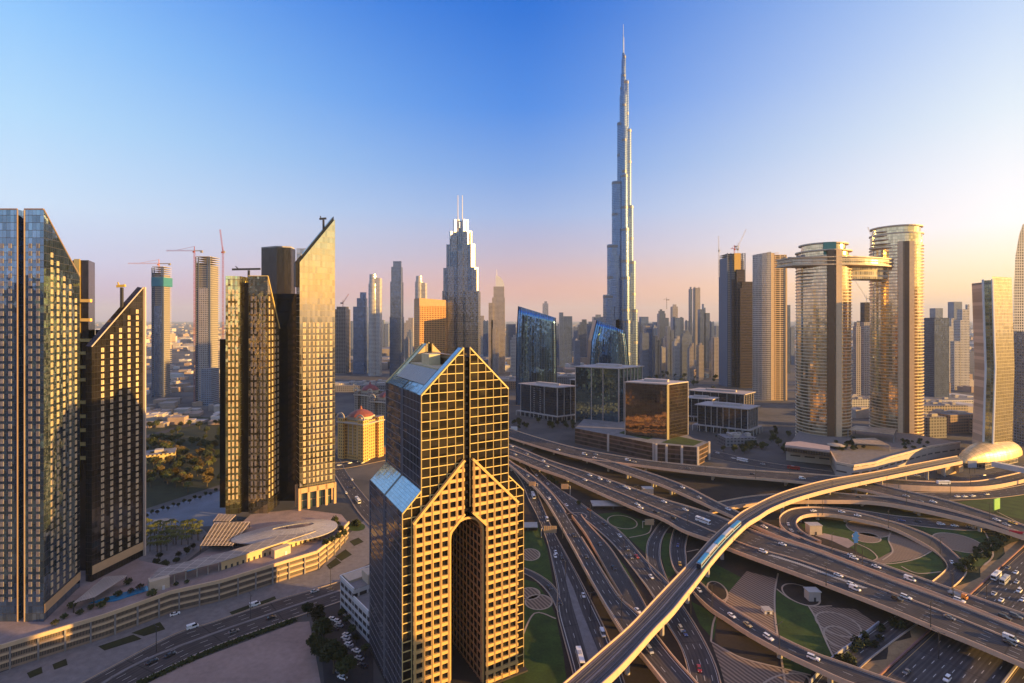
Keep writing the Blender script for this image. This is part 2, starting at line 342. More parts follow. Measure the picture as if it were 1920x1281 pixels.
for m in (0, 1):
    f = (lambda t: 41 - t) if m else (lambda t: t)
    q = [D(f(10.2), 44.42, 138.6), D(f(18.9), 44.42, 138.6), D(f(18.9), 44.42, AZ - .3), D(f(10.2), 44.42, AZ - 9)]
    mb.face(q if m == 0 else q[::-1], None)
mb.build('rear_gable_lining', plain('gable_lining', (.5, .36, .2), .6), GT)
mb = MB()
for s in [0.0, 24.1, 25.9, 50.0]: mb.bar(D(-.1, s, 60), D(-.1, s, EZ), .4, .4)
for k in range(1, 13):
    for a in (0, 25.9): mb.bar(D(-.05, a + k * 1.85, 80), D(-.05, a + k * 1.85, EZ), .12, .16)
z = 64.0
while z < EZ:
    mb.bar(D(-.06, 0, z), D(-.06, 24.1, z), .18, .22); mb.bar(D(-.06, 25.9, z), D(-.06, 50, z), .18, .22); z += 3.83
mb.build('side_mullion_grid', m_dmul, GT)
# lower wings with sloping blue glass tops
for m in (0, 1):
    f = (lambda t: 41 - t) if m else (lambda t: t)
    w = MB(); P = [(-8, 0), (0, 0), (0, 89.5), (-8, 81.5)]
    extr(w, [(f(t), z) for t, z in P], .02, 49.98, 0, 1, 1)
    wo_ = w.build('side_wing', [g_front, g_side], GT)
    b = MB()
    for s0, s1 in ((.3, 24.0), (26.0, 49.7)):
        q = [(-7.9, s1), (-7.9, s0), (-.1, s0), (-.1, s1)]
        pts = [D(f(t), s, 89.5 + t + .14) for t, s in q]
        b.face(pts if m == 0 else pts[::-1], [(s1, 0), (s0, 0), (s0, 11), (s1, 11)] if m == 0 else [(s1, 11), (s0, 11), (s0, 0), (s1, 0)])
    b.build('sloped_glazing', g_blue, wo_)
    g = MB()
    for t in (-8, -4.2, -.3): g.bar(D(f(t), -.12, 0), D(f(t), -.12, 89.5 + t), .4 if t == -8 else .3, .3)
    z = 2.7
    while z < 89: 
        t0 = max(-8, z - 89.5); g.bar(D(f(t0), -.1, z), D(f(0), -.1, z), .28, .3); z += 3.83
    g.bar(D(f(-8), -.14, 81.5), D(f(0), -.14, 89.5), .45)
    g.build('gilt_mullion_grid', m_gold, wo_)
    g = MB()
    for s in (.0, 24.1, 25.9, 50): g.bar(D(f(-8.08), s, 0), D(f(-8.08), s, 81.5), .45, .4)
    for k in range(1, 13):
        for a in (0, 25.9): g.bar(D(f(-8.05), a + k * 1.85, 0), D(f(-8.05), a + k * 1.85, 81.5), .12, .16)
    z = 2.7
    while z < 81: 
        g.bar(D(f(-8.06), 0, z), D(f(-8.06), 24.1, z), .2, .22); g.bar(D(f(-8.06), 25.9, z), D(f(-8.06), 50, z), .2, .22); z += 3.83
    g.build('side_mullion_grid', m_dmul, wo_)
# front lattice slab in two halves, gabled outside, chamfered round the arch
PJ = -2.0
for m in (0, 1):
    f = (lambda t: 41 - t) if m else (lambda t: t)
    P = [(-4, 0), (12.2, 0), (12.2, 70.6), (18.6, 77.2), (18.6, 100.3), (-4, 77.6)]
    w = MB(); extr(w, [(f(t), z) for t, z in P], PJ + .7, -.25, 0, 1, 1)
    bay = w.build('front_bay', [g_latt, g_side], GT)
    g = MB(); ps = PJ + .28; W1, dp = 1.35, .9
    def zr(t):
        lo = 0 if t <= 12.2 else 70.6 + (t - 12.2) * 1.03
        return lo, 77.6 + (t + 4) * 1.004
    for k in range(6):
        t = -4 + .7 + 3.73 * k if k < 5 else 17.9
        if k == 4: t = 11.5
        lo, hi = zr(t); g.bar(D(f(t), ps, lo), D(f(t), ps, hi - .3), W1, dp)
    g.bar(D(f(15.1), ps, zr(15.1)[0]), D(f(15.1), ps, zr(15.1)[1]), W1 * .9, dp)
    z = 1.6
    while z < 99:
        t0 = max(-4, z - 77.6 - 4 + .6); t1 = 12.2 if z < 70.6 else min(18.6, 12.2 + (z - 70.6) / 1.03)
        if t1 > t0 + .5: g.bar(D(f(t0), ps + .02, z), D(f(t1), ps + .02, z), dp, W1)
        z += 3.92
    g.bar(D(f(-4.1), ps - .03, 77.2), D(f(18.6), ps - .03, 99.9), 1.5, dp + .1)
    g.bar(D(f(12.0), ps - .03, 70.4), D(f(18.6), ps - .03, 77.1), 1.3, dp + .1)
    g.build('stone_lattice', m_latt, bay)
# arch: gilt reveal, vault and the dark passage walls with their own lattice
mb = MB(); n = 16; cx, r0, zc = 20.5, 7.4, 66.5
arc = [(cx + r0 * cos(pi - pi * i / n), zc + r0 * sin(pi - pi * i / n)) for i in range(n + 1)]
arc = [(arc[0][0], 0)] + arc + [(arc[-1][0], 0)]
out = [(max(12.3, min(28.7, cx + (t - cx) * 1.11)), z + (1.0 if 0 < i < len(arc) - 1 else 0)) for i, (t, z) in enumerate(arc)]
for i in range(len(arc) - 1):
    (a, za), (b, zb), (c, zc_), (d, zd) = arc[i], arc[i + 1], out[i + 1], out[i]
    mb.face([D(a, -.3, za), D(b, -.3, zb), D(c, -.3, zc_), D(d, -.3, zd)][::-1], None, 0)
    mb.face([D(a, -.3, za), D(a, 2.0, za), D(b, 2.0, zb), D(b, -.3, zb)][::-1], None, 0, True)
mb.build('arch_reveal', m_latt, GT)
mb = MB()
for i in range(1, len(arc) - 2):
    (a, za), (b, zb) = arc[i], arc[i + 1]
    mb.face([D(a, 2.0, za), D(a, 48, za), D(b, 48, zb), D(b, 2, zb)][::-1], [(2, za), (48, za), (48, zb), (2, zb)], 0, True)
for t in (13.08, 27.92): mb.face([D(t, .1, 0), D(t, 49, 0), D(t, 49, 68), D(t, .1, 68)], [(0, 0), (49, 0), (49, 68), (0, 68)], 1)
mb.face([D(13.1, 40, 0), D(27.9, 40, 0), D(27.9, 40, 75), D(13.1, 40, 75)], [(0, 0), (15, 0), (15, 75), (0, 75)], 1)
mb.build('passage_wall', [plain('vault_lining', (.07, .05, .035), .6), g_latt], GT)  # vault darkened: the shade inside the arch is put into its colour
mb = MB(); m_br = plain('bronze_lattice', (.36, .21, .11), .55)
for t in (27.8,):
    for k in range(11): mb.bar(D(t, 1 + 3.73 * k, 0), D(t, 1 + 3.73 * k, 67), .8, .35)
    for k in range(18): mb.bar(D(t, .2, 1.6 + 3.92 * k), D(t, 46, 1.6 + 3.92 * k), .7 if 0 else .35, .8)
mb.build('passage_lattice', m_br, GT)
mb = MB()
q = [D(-8.6, -3, 0), D(49.6, -3, 0), D(49.6, 52, 0), D(-8.6, 52, 0)]
mb.prism(q, 0.0, .8, 0); mb.build('plinth', plain('dark_plinth', (.045, .04, .035), .8), GT)
# ================================================================== black glass hotel towers on the left and their terrace
g_black = facade('black_curtain_glass', 3.7, 1.9, .05, .06, (.22, .33, .44), .92, .04, (.05, .05, .06), .4, tilt=.035, var=.3, ripple=.05)
g_gold = facade('bronze_curtain_glass', 4.9, 1.9, .04, .05, (.80, .70, .48), .97, .04, (.30, .26, .18), .4, tilt=.012, var=.12)
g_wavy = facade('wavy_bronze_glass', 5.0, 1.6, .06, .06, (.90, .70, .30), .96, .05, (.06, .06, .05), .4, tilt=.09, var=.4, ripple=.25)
g_brown = facade('dark_brown_glass', 3.7, 1.6, .0, .0, (.055, .048, .045), .75, .12, tilt=.01, var=.2)
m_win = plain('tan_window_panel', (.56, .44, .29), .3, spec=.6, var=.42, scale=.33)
m_wing = plain('shaded_window_panel', (.21, .19, .22), .25, spec=.7, var=.45, scale=.33)  # darker copy of the panel, shade of the front faces in its colour
m_wdark = plain('window_slot', (.05, .05, .05), .3)
m_lobby = plain('lobby_stone', (.55, .36, .20), .5)
DECK = 11.0
def mitre(*pts): return [tuple(p) for p in pts]
WMESH = {}
def window_mesh(w, h, mat):
    k = (round(w, 2), round(h, 2), mat.name)
    if k not in WMESH:
        b = MB(); b.box(-w / 2, w / 2, -.14, .14, -h / 2, h / 2); b.face([(-.06 * w, -.15, -h / 2 * .8), (.06 * w, -.15, -h / 2 * .8), (.06 * w, -.15, h / 2 * .8), (-.06 * w, -.15, h / 2 * .8)], None, 1)
        WMESH[k] = b.data('window', [mat, m_wdark])
    return WMESH[k]
def windows(root, specs, keep=100):
    """specs: (x, y, z, wall azimuth of the outward normal, w, h, material); the largest in view become parts, the rest one part"""
    specs = sorted(specs, key=lambda q: q[0] ** 2 + q[1] ** 2 + (q[2] - H) ** 2)
    lo = root.location
    for x, y, z, az, w, h, m in specs[:keep]:
        o = bpy.data.objects.new('window', window_mesh(w, h, m)); COL.objects.link(o); o.parent = root
        o.location = (x - lo[0], y - lo[1], z - lo[2]); o.rotation_euler = (0, 0, pi - az)
    if len(specs) > keep:
        b = MB(); mats = []
        for x, y, z, az, w, h, m in specs[keep:]:
            if m not in mats: mats.append(m)
            n = Vector((sin(az), cos(az), 0)); a = Vector((-n.y, n.x, 0)); c = Vector((x, y, z)); k = mats.index(m)
            b.obox((x, y), a, w / 2, .14, z - h / 2, z + h / 2, k)
            q = [c + n * .15 + a * sx * .06 * w + Vector((0, 0, sz * h * .4)) for sx, sz in ((-1, -1), (1, -1), (1, 1), (-1, 1))]
            b.face([tuple(p) for p in q], None, len(mats) if False else k)
        tag(b.build('window', mats, root), kind='stuff')
def wall_windows(p0, p1, fr, z0, ztop, pitch, w, h, mat, off=.1, zstart=None):
    """window centres on the wall p0->p1 (seen from outside left to right) at fractions fr"""
    d = Vector((p1[0] - p0[0], p1[1] - p0[1], 0)); n = Vector((d.y, -d.x, 0)).normalized(); az = atan2(n.x, n.y); out = []
    for f in fr:
        x, y = p0[0] + d.x * f + n.x * off, p0[1] + d.y * f + n.y * off; zt = ztop(x, y) if callable(ztop) else ztop
        z = z0
        while z + h / 2 < zt - 1.0: out.append((x, y, z, az, w, h, mat)); z += pitch
    return out
# ---- twin slab tower A with raking roof
YA = 252.0
a_l, a_s0, a_s1, a_c = xd(-75, YA), xd(33, YA), xd(46, YA), xd(82, YA)
PA3 = (-240.5, 285.0)
ra = lambda x, y: 213.8 - (y - YA) * .93
TA = thing('slotted_glass_tower', 'tall dark glass tower at left edge with raking roof and full height slot', 'skyscraper', (a_c, YA, DECK))
mb = MB()
mb.prism([(a_l, YA), (a_s0, YA), (a_s0, YA + 9), (a_l, YA + 9)], DECK, 213.8, 0)
mb.prism([(a_s1, YA), (a_c, YA), PA3, (-262, 285)], DECK, ra, 0)
mb.build('curtain_wall', g_black, TA)
mb = MB(); mb.prism([(a_s0 + .05, YA + 4), (a_s1 - .05, YA + 4), (a_s1 - .05, YA + 8), (a_s0 + .05, YA + 8)], DECK, 203, 0); mb.build('recessed_slot', g_brown, TA)
mb = MB()
for x in (a_s0, a_s1): mb.box(x - .2, x + .2, YA - .35, YA + .1, DECK, 213.5)
mb.bar((a_c, YA - .1, 213.9), (PA3[0], PA3[1], ra(*PA3) + .1), .6); mb.bar((a_s1, YA - .1, 214), (a_c, YA - .1, 214), .6); mb.bar((a_l, YA - .1, 214), (a_s0, YA - .1, 214), .6)
mb.build('coping', plain('slot_fin', (.3, .22, .18), .4), TA)
W_ = []
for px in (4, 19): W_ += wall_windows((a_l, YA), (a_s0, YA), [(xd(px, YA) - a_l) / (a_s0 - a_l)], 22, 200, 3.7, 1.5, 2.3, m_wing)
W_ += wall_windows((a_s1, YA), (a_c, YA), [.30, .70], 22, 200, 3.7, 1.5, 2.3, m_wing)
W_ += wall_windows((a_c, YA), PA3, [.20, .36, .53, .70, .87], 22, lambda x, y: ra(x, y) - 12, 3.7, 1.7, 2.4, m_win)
windows(TA, W_)
mb = MB()
for p, q in (((a_c, YA), PA3),):
    d = Vector((q[0] - p[0], q[1] - p[1])); n = Vector((d.y, -d.x)).normalized() * .3
    mb.wall((p[0] + n.x, p[1] + n.y), (q[0] + n.x, q[1] + n.y), DECK + 4, DECK + 4, DECK + 8.5, DECK + 8.5)
mb.build('lobby_band', m_lobby, TA)
# ---- black service core behind A with balcony ledges coloured as gold sunlight, and the link block
YC = 303.0
CB = thing('black_service_core', 'black slab core with gold lit balcony ledges behind the slotted tower', 'skyscraper', (xd(156, YC), YC, DECK))
mb = MB(); mb.prism([(xd(136, YC), YC), (xd(166, YC), YC), (xd(178, YC + 14), YC + 14), (xd(177, YC + 26), YC + 26), (xd(136, YC + 26), YC + 26)], DECK, zh(488, YC)); mb.prism([(xd(179, YC + 6), YC + 6), (xd(207, YC + 6), YC + 6), (xd(206, YC + 22), YC + 22), (xd(179, YC + 22), YC + 22)], DECK, zh(619, YC)); mb.build('black_cladding', g_brown, CB)
mb = MB(); mb.box(xd(140.5, YC), xd(151, YC), YC - .8, YC - .02, zh(900, YC), zh(486, YC)); mb.build('sunlit_wall_strip', plain('sunlit_strip', (.62, .46, .16), .35, metal=.5), CB)  # strip of wall coloured gold for the sunlight on it
mb_m = plain('sunlit_ledge', (.75, .52, .18), .5)  # gold sunlight put into the ledge colour
lb = MB(); lb.box(0, xd(173, YC) - xd(151, YC), -1.6, 0, -.9, .9); lm = lb.data('balcony_ledge', mb_m)
for y in (564, 600, 638, 662, 688, 712, 754, 780, 806, 832, 858):
    o = bpy.data.objects.new('balcony_ledge', lm); COL.objects.link(o); o.parent = CB; o.location = (xd(151, YC) - CB.location.x, -.05, zh(y, YC) - DECK)
# ---- blade tower B, raked the other way
PB0, PB1 = (-238.0, 290.0), (-232.0, 322.0)
rb = lambda x, y: 144 + (y - 290) / 32 * 35.5
TB = thing('pointed_blade_tower', 'slim black tower with rising raked roof and five columns of gold windows', 'skyscraper', (PB0[0], PB0[1], DECK))
mb = MB(); mb.prism([PB0, PB1, (-236.0, 322.6), (-242.0, 290.6)], DECK, rb); mb.build('curtain_wall', facade('dark_blade_glass', 3.7, 1.6, .04, .04, (.075, .065, .06), .8, .08, (.03, .03, .03), .4, tilt=.03, var=.3, ripple=.03), TB)
mb = MB(); mb.bar((PB0[0], PB0[1] - .2, 144.2), (PB1[0], PB1[1], 179.7), .5); mb.obox((PB1[0] + .3, PB1[1] + .5), (0, 1), .5, .9, DECK, 180); mb.build('edge_fin', plain('pale_fin', (.55, .46, .40), .4), TB)
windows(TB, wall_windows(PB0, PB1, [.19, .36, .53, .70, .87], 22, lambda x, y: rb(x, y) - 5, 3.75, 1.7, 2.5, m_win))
mb = MB(); d = Vector((PB1[0] - PB0[0], PB1[1] - PB0[1])); n = Vector((d.y, -d.x)).normalized() * .3
mb.wall((PB0[0] + n.x, PB0[1] + n.y), (PB1[0] + n.x, PB1[1] + n.y), DECK + 4, DECK + 4, DECK + 9, DECK + 9); mb.build('lobby_band', m_lobby, TB)
def gantry(name, label, base, hgt, arm, col, group='roof cranes of the black towers'):
    t = thing(name, label, 'crane', base, 0, group)
    b = MB(); b.bar((base[0], base[1], base[2]), (base[0], base[1], base[2] + hgt), 1.3); b.build('mast', DARK, t)
    b = MB(); b.bar((base[0] - arm, base[1], base[2] + hgt + .8), (base[0] + arm * .7, base[1], base[2] + hgt + 1.2), 1.1, 1.5); b.bar((base[0] - arm * .6, base[1], base[2] + hgt + 1), (base[0] - arm * .8, base[1], base[2] + hgt + 3.2), .6); b.build('jib', col, t)
    return t
gantry('facade_crane', 'small yellow facade crane standing on the pointed blade tower', (-237.0, 311, 163), 16, 3.0, plain('crane_yellow', (.6, .42, .08), .5))
# ---- tower C with wavy gold reflections
TC = thing('rippled_gold_tower', 'dark tower with rippled gold reflections beside the tall pointed slab', 'skyscraper', (-187, 392, DECK))
YCC = 392.0; c0, c1, c2, c3 = xd(427, YCC), xd(450, YCC), xd(466, YCC), -187.0
rc = lambda x, y: 192.7 - (y - YCC) * 2.03
mb = MB(); mb.prism([(c0, YCC - 3), (c1, YCC), (c1, YCC + 19), (c0, YCC + 19)], DECK, 192.7, 0); mb.build('left_curtain_wall', g_wavy, TC).name = 'wavy_curtain_wall'
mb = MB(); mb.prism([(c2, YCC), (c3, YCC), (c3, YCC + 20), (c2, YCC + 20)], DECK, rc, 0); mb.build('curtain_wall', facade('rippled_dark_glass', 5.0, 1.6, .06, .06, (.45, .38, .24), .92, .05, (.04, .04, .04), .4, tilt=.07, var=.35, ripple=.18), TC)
mb = MB(); mb.box(c1 + .02, c2 - .02, YCC + 3, YCC + 17, DECK, 188); mb.build('recessed_slot', g_brown, TC)
mb = MB(); mb.bar((c3 + .1, YCC, 192.8), (c3 + .1, YCC + 20, rc(0, YCC + 20) + .1), .6); mb.bar((c2, YCC - .1, 192.9), (c3, YCC - .1, 192.9), .5); mb.build('coping', m_gold, TC)
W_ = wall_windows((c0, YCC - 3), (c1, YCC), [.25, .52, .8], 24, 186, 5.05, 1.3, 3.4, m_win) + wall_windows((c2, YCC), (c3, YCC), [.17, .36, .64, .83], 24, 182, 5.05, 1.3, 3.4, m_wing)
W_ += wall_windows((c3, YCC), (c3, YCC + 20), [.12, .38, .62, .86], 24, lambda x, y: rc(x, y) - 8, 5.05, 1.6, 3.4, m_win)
windows(TC, W_)
mb = MB(); mb.box(xd(412, 404), xd(428.5, 404), 404, 424, DECK, zh(636, 404)); mb.build('low_black_slab', g_brown, TC)
gantry('facade_crane', 'long low grey gantry crane on top of the rippled gold tower', (xd(464, 400), 402, 190), 8, 13, DARK)
# ---- black slabs between C and D
BS = thing('black_slab_tower', 'blank black slab tower between the rippled tower and the tall pointed slab', 'skyscraper', (xd(525, 434), 434, DECK))
mb = MB(); mb.prism([(xd(490, 440), 440), (xd(519, 432), 432), (xd(545, 436), 436), (xd(554, 448), 448), (xd(553, 460), 460), (xd(490, 460), 460)], DECK, zh(464, 434), 0); mb.build('upper_slab', g_brown, BS)
mb = MB(); mb.prism([(xd(508, 421), 421), (xd(519, 419), 419), (xd(561, 419), 419), (xd(561, 430), 430), (xd(508, 430), 430)], DECK, zh(551, 420), 0); mb.build('lower_slab', g_brown, BS)
mb = MB(); mb.box(xd(556, 440), xd(582, 440), 440, 452, DECK, zh(466, 440)); mb.build('roof_block', facade('pale_core_glass', 4, 3, .05, .1, (.4, .42, .45), .7, .2), BS)
mb = MB(); mb.prism([(xd(490, 441), 441), (xd(519, 433), 433), (xd(545, 437), 437), (xd(552, 448), 448), (xd(551, 458), 458), (xd(492, 458), 458)], zh(464, 434) + .05, zh(464, 434) + 1.2); mb.build('coping', CONC, BS)
# ---- tower D: tall pointed slab, gold glass
PD0 = Vector((-165.0, 398.0)); dD = Vector((sin(radians(55)), cos(radians(55)))); PD1 = PD0 + dD * 27; nD = Vector((-dD.y, dD.x))
TDl = 204.0; TDr = 240.5
rd = lambda x, y: TDl + ((x - PD0.x) * dD.x + (y - PD0.y) * dD.y) / 27 * (TDr - TDl)
TD = thing('pointed_gold_slab', 'tall slab tower with a sharp raked top and pale gold reflecting face', 'skyscraper', (PD0.x, PD0.y, DECK))
mb = MB(); q = [PD0, PD1, PD1 + nD * 12, PD0 + nD * 12]; mb.prism([tuple(p) for p in q], DECK + 17, rd); mb.build('curtain_wall', g_gold, TD)
mb = MB(); q2 = [PD0 - dD * 2.4 + nD * 3, PD1 + nD * 3 - dD * .2, PD1 + nD * 9, PD0 - dD * 2.4 + nD * 9]
mb.prism([tuple(p) for p in q2], 185, lambda x, y: rd(x, y) + 3.0); mb.build('roof_spine', g_brown, TD)
mb = MB()
for k in range(5): c = PD0 + dD * (27 * k / 4) + nD * .6; mb.obox(c, dD, .9, .9, DECK, DECK + 17)
for k in range(3): c = PD0 + dD * (27 * k / 2) + nD * 11; mb.obox(c, dD, .9, .9, DECK, DECK + 17)
mb.build('lobby_column', m_lobby, TD)
mb = MB(); q = [PD0 + nD * 3 + dD * 2, PD1 + nD * 3 - dD * 2, PD1 + nD * 11 - dD * 2, PD0 + nD * 11 + dD * 2]; mb.prism([tuple(p) for p in q], DECK, DECK + 17)
mb.build('lobby_glass', facade('lobby_teal_glass', 8.5, 4, .05, .06, (.12, .2, .2), .6, .1, (.4, .3, .2)), TD)
mb = MB(); a, b = PD0 - nD * .3, PD1 - nD * .3; mb.wall(a, b, DECK + 13, DECK + 13, DECK + 17, DECK + 17); mb.build('lobby_band', m_lobby, TD)
e = [(PD0.x, PD0.y), (PD1.x, PD1.y)]
W_ = wall_windows(e[0], e[1], [.13, .27, .39, .50, .62, .74, .88], 33, 162, 4.9, 1.15, 3.3, m_win)
W_ = [(x, y, z, az, (1.9 if i in (0, 3, 6) else 1.1), h, m) for i, (x, y, z, az, w, h, m) in ((min(range(7), key=lambda k: abs((Vector((q[0], q[1])) - PD0).dot(dD) / 27 - [.13, .27, .39, .50, .62, .74, .88][k])), q) for q in W_)]
windows(TD, W_)
c = PD0 + dD * 19.5 + nD * 6
gantry('facade_crane', 'dark camera like facade crane near the tip of the pointed slab', (c.x, c.y, 231), 9, 3.2, DARK)
# ---- terrace podium under the towers
front = [gp(*p, DECK + 1) for p in ((-160, 1262), (0, 1210), (195, 1152), (320, 1108), (415, 1087), (593, 1033), (622, 1011), (653, 978))]
back = [gp(*p, DECK + 1) for p in ((640, 962), (560, 952), (470, 962), (425, 1005), (335, 1062), (262, 1048), (225, 1010), (90, 1040), (-90, 1040))]
poly = [(p.x, p.y) for p in front + back]
TP = thing('terrace_podium', 'long curving podium with gold lit terrace edge and louvred parking floors', 'podium', (front[3].x, front[3].y, 0))
m_deck = plain('terrace_paving', (.30, .23, .22), .8, var=.25, scale=.15)
m_louv = facade('louvred_parking', 3.6, .55, .35, .34, (.03, .03, .03), .0, .6, (.30, .215, .15), .7, tilt=0, var=.3)
mb = MB(); mb.prism(poly, 0, DECK, 0, 1); mb.build('louvred_wall', [m_louv, m_deck], TP)
def along(pts, step):
    out = []; carry = 0
    for a, b in zip(pts[:-1], pts[1:]):
        d = (b - a); L = d.length; s = carry
        while s < L: out.append((a + d * (s / L), d.normalized())); s += step
        carry = s - L
    return out
edge = [Vector((p.x, p.y, 0)) for p in front]
mb = MB(); m_lip = plain('terrace_parapet', (.62, .45, .28), .6)
for a, b in zip(edge[:-1], edge[1:]):
    d = (b - a).normalized(); n = Vector((d.y, -d.x, 0))
    for z0, z1, o in ((DECK - .6, DECK + 1.2, .5), (7.0, 7.9, .35), (3.4, 4.2, .35)):
        A, B = a + n * o / 2, b + n * o / 2
        mb.obox(((A.x + B.x) / 2, (A.y + B.y) / 2), d, (B - A).length / 2 + .15, o, z0, z1)
mb.build('parapet', m_lip, TP)
for p, d in along(edge, 9.5): mb = MB(); mb.obox((p.x + d.y * .5, p.y - d.x * .5), d, .35, .5, 0, DECK - .7); mb.build('pier', CONC_D, TP)
# upper pavilion with a gold wall under a tiled pergola roof
pv = [gp(*p, 13.5) for p in ((282, 1096), (415, 1062), (520, 1028), (592, 1004))]
pvb = [Vector((p.x - 3, p.y + 11, p.z)) for p in pv]
PVt = thing('terrace_pavilion', 'long gold walled pavilion under a tiled pergola roof on the terrace', 'pavilion', (pv[1].x, pv[1].y, DECK))
m_pv = facade('pavilion_wall', 6.5, 3.2, .62, .45, (.05, .05, .05), .3, .3, (.62, .46, .24), .6, tilt=0)
mb = MB()
for i in (1, 2): mb.prism([(pv[i].x, pv[i].y), (pv[i + 1].x, pv[i + 1].y), (pvb[i + 1].x, pvb[i + 1].y), (pvb[i].x, pvb[i].y)], DECK + .05, DECK + 5.4)
mb.build('wall', m_pv, PVt)
mb = MB()
for p, d in along([Vector((p.x, p.y, 0)) for p in pv[:2]], 5.5): mb.bar((p.x, p.y, DECK), (p.x, p.y, DECK + 5.6), .4)
mb.build('post', CONC, PVt)
mb = MB(); rm = facade('pergola_tiles', 4.2, 5.5, .06, .06, (.28, .25, .24), .0, .7, (.55, .48, .42), .6, tilt=0, var=.12)
for i in range(3):
    a, b, c_, d_ = pv[i], pv[i + 1], pvb[i + 1], pvb[i]; o = Vector((.6, -1.6, 0))
    mb.prism([(a.x + o.x, a.y + o.y), (b.x + o.x, b.y + o.y), (c_.x, c_.y), (d_.x, d_.y)], DECK + 5.6, DECK + 6.1, 0, None, True)
mb.build('pergola_roof', rm, PVt)
# oval canopy with a hole
oc = gp(545, 996, 16); OV = thing('oval_canopy', 'big grey teardrop canopy with an oval hole over the terrace', 'canopy', (oc.x, oc.y, DECK))
mb = MB(); N = 40; m_can = facade('canopy_panels', 1.5, 2.4, .1, .08, (.36, .35, .37), .3, .45, (.55, .52, .52), .5, tilt=0, var=.1)
def oval(k, ox, oy, rx, ry, z):
    a = 2 * pi * k / N; w = 1 + .25 * cos(a); x, y = rx * cos(a), ry * sin(a) * w; r = radians(22)
    return (oc.x + ox + x * cos(r) - y * sin(r), oc.y + oy + x * sin(r) + y * cos(r), z)
for k in range(N):
    A, B, C_, D_ = oval(k, -3, 0, 33, 17, 15.5), oval(k + 1, -3, 0, 33, 17, 15.5), oval(k + 1, 1, 2, 13, 3.6, 18.5), oval(k, 1, 2, 13, 3.6, 18.5)
    mb.face([A, B, C_, D_], [(k * 3.6, 0), (k * 3.6 + 3.6, 0), (k * 3.6 + 3.6, 15), (k * 3.6, 15)], 0, True)
    mb.face([(p[0], p[1], p[2] - .6) for p in (D_, C_, B, A)], None, 0); mb.face([A, (A[0], A[1], 14.9), (B[0], B[1], 14.9), B]); mb.face([D_, C_, (C_[0], C_[1], 17.9), (D_[0], D_[1], 17.9)])
mb.build('roof', m_can, OV)
mb = MB()
for k in range(0, N, 5):
    p = oval(k, -3, 0, 30, 15, 15); mb.bar((p[0], p[1], DECK), p, .5)
mb.build('post', DARK, OV)
# slatted sun canopies
def sun_canopy(label, quad, z, n):
    P = [gp(x, y, z) for x, y in quad]; c = sum(P, Vector()) / 4
    t = thing('slatted_canopy', label, 'canopy', (c.x, c.y, DECK), 0, 'slatted canopies on the terrace'); b = MB()
    for k in range(n + 1):
        f = k / n; b.bar(P[0].lerp(P[1], f), P[3].lerp(P[2], f), .38, .3)
    for k in range(n * 2 + 1):
        f = k / (2 * n); b.bar(P[0].lerp(P[3], f) + Vector((0, 0, .25)), P[1].lerp(P[2], f) + Vector((0, 0, .25)), .22, .2)
    b.build('slat_frame', plain('canopy_slat', (.60, .50, .46), .5), t); b = MB()
    q = [p - Vector((0, 0, .35)) for p in P]; b.face(q); b.face(q[::-1]); b.build('roof_glass', plain('canopy_glass', (.14, .11, .11), .3), t); b = MB()
    for p in P: b.bar((p.x, p.y, DECK), (p.x * .999, p.y * .999, z - .3), .4)
    b.build('post', DARK, t)
sun_canopy('large slatted sun canopy tilted beside the oval canopy', ((376, 1023), (435, 1023), (468, 979), (402, 981)), 15, 9)
sun_canopy('small slatted sun canopy at the foot of the rippled tower', ((400, 977), (430, 978), (442, 966), (410, 964)), 15, 5)
sun_canopy('slatted sun canopy over the blue pool below the blade tower', ((138, 1131), (176, 1120), (237, 1080), (196, 1083)), 16, 8)
m_pool = plain('pool_water', (.03, .22, .42), .08, spec=.6)
def pool(label, quad):
    b = MB(); b.sheet([(p.x, p.y) for p in (gp(*q, DECK + .2) for q in quad)], DECK + .2); o = b.build('swimming_pool', m_pool); tag(o, label, 'pool', 'terrace pools')
    return o
pool('long blue pool under the slatted canopy near the blade tower', ((165, 1132), (180, 1126), (275, 1098), (282, 1106), (215, 1128)))
pool('small bright blue pool behind the pergola roof', ((352, 1072), (395, 1058), (415, 1040), (378, 1046), (340, 1066)))
# small blocks on the terrace
for lab, px0, px1, py, zz, dp in (('square gold stair block near the pergola end', 280, 318, 1113, 6, 6), ('gold stair block with a door halfway along the terrace', 515, 545, 1048, 5, 5)):
    a, b_ = gp(px0, py, DECK), gp(px1, py - 11, DECK); d = Vector((b_.x - a.x, b_.y - a.y)); n = Vector((-d.y, d.x)).normalized() * dp
    t = thing('stair_block', lab, 'block', tuple(a), 0, 'stair blocks on the terrace'); m = MB(); m.prism([(a.x, a.y), (b_.x, b_.y), (b_.x + n.x, b_.y + n.y), (a.x + n.x, a.y + n.y)], DECK, DECK + zz); m.build('wall', TAN, t)
    m = MB(); c = a + (b_ - a) * .7; m.obox((c.x + n.x * -.02, c.y - .1), d, .6, .15, DECK, DECK + 2.2); m.build('door', WHITE, t)
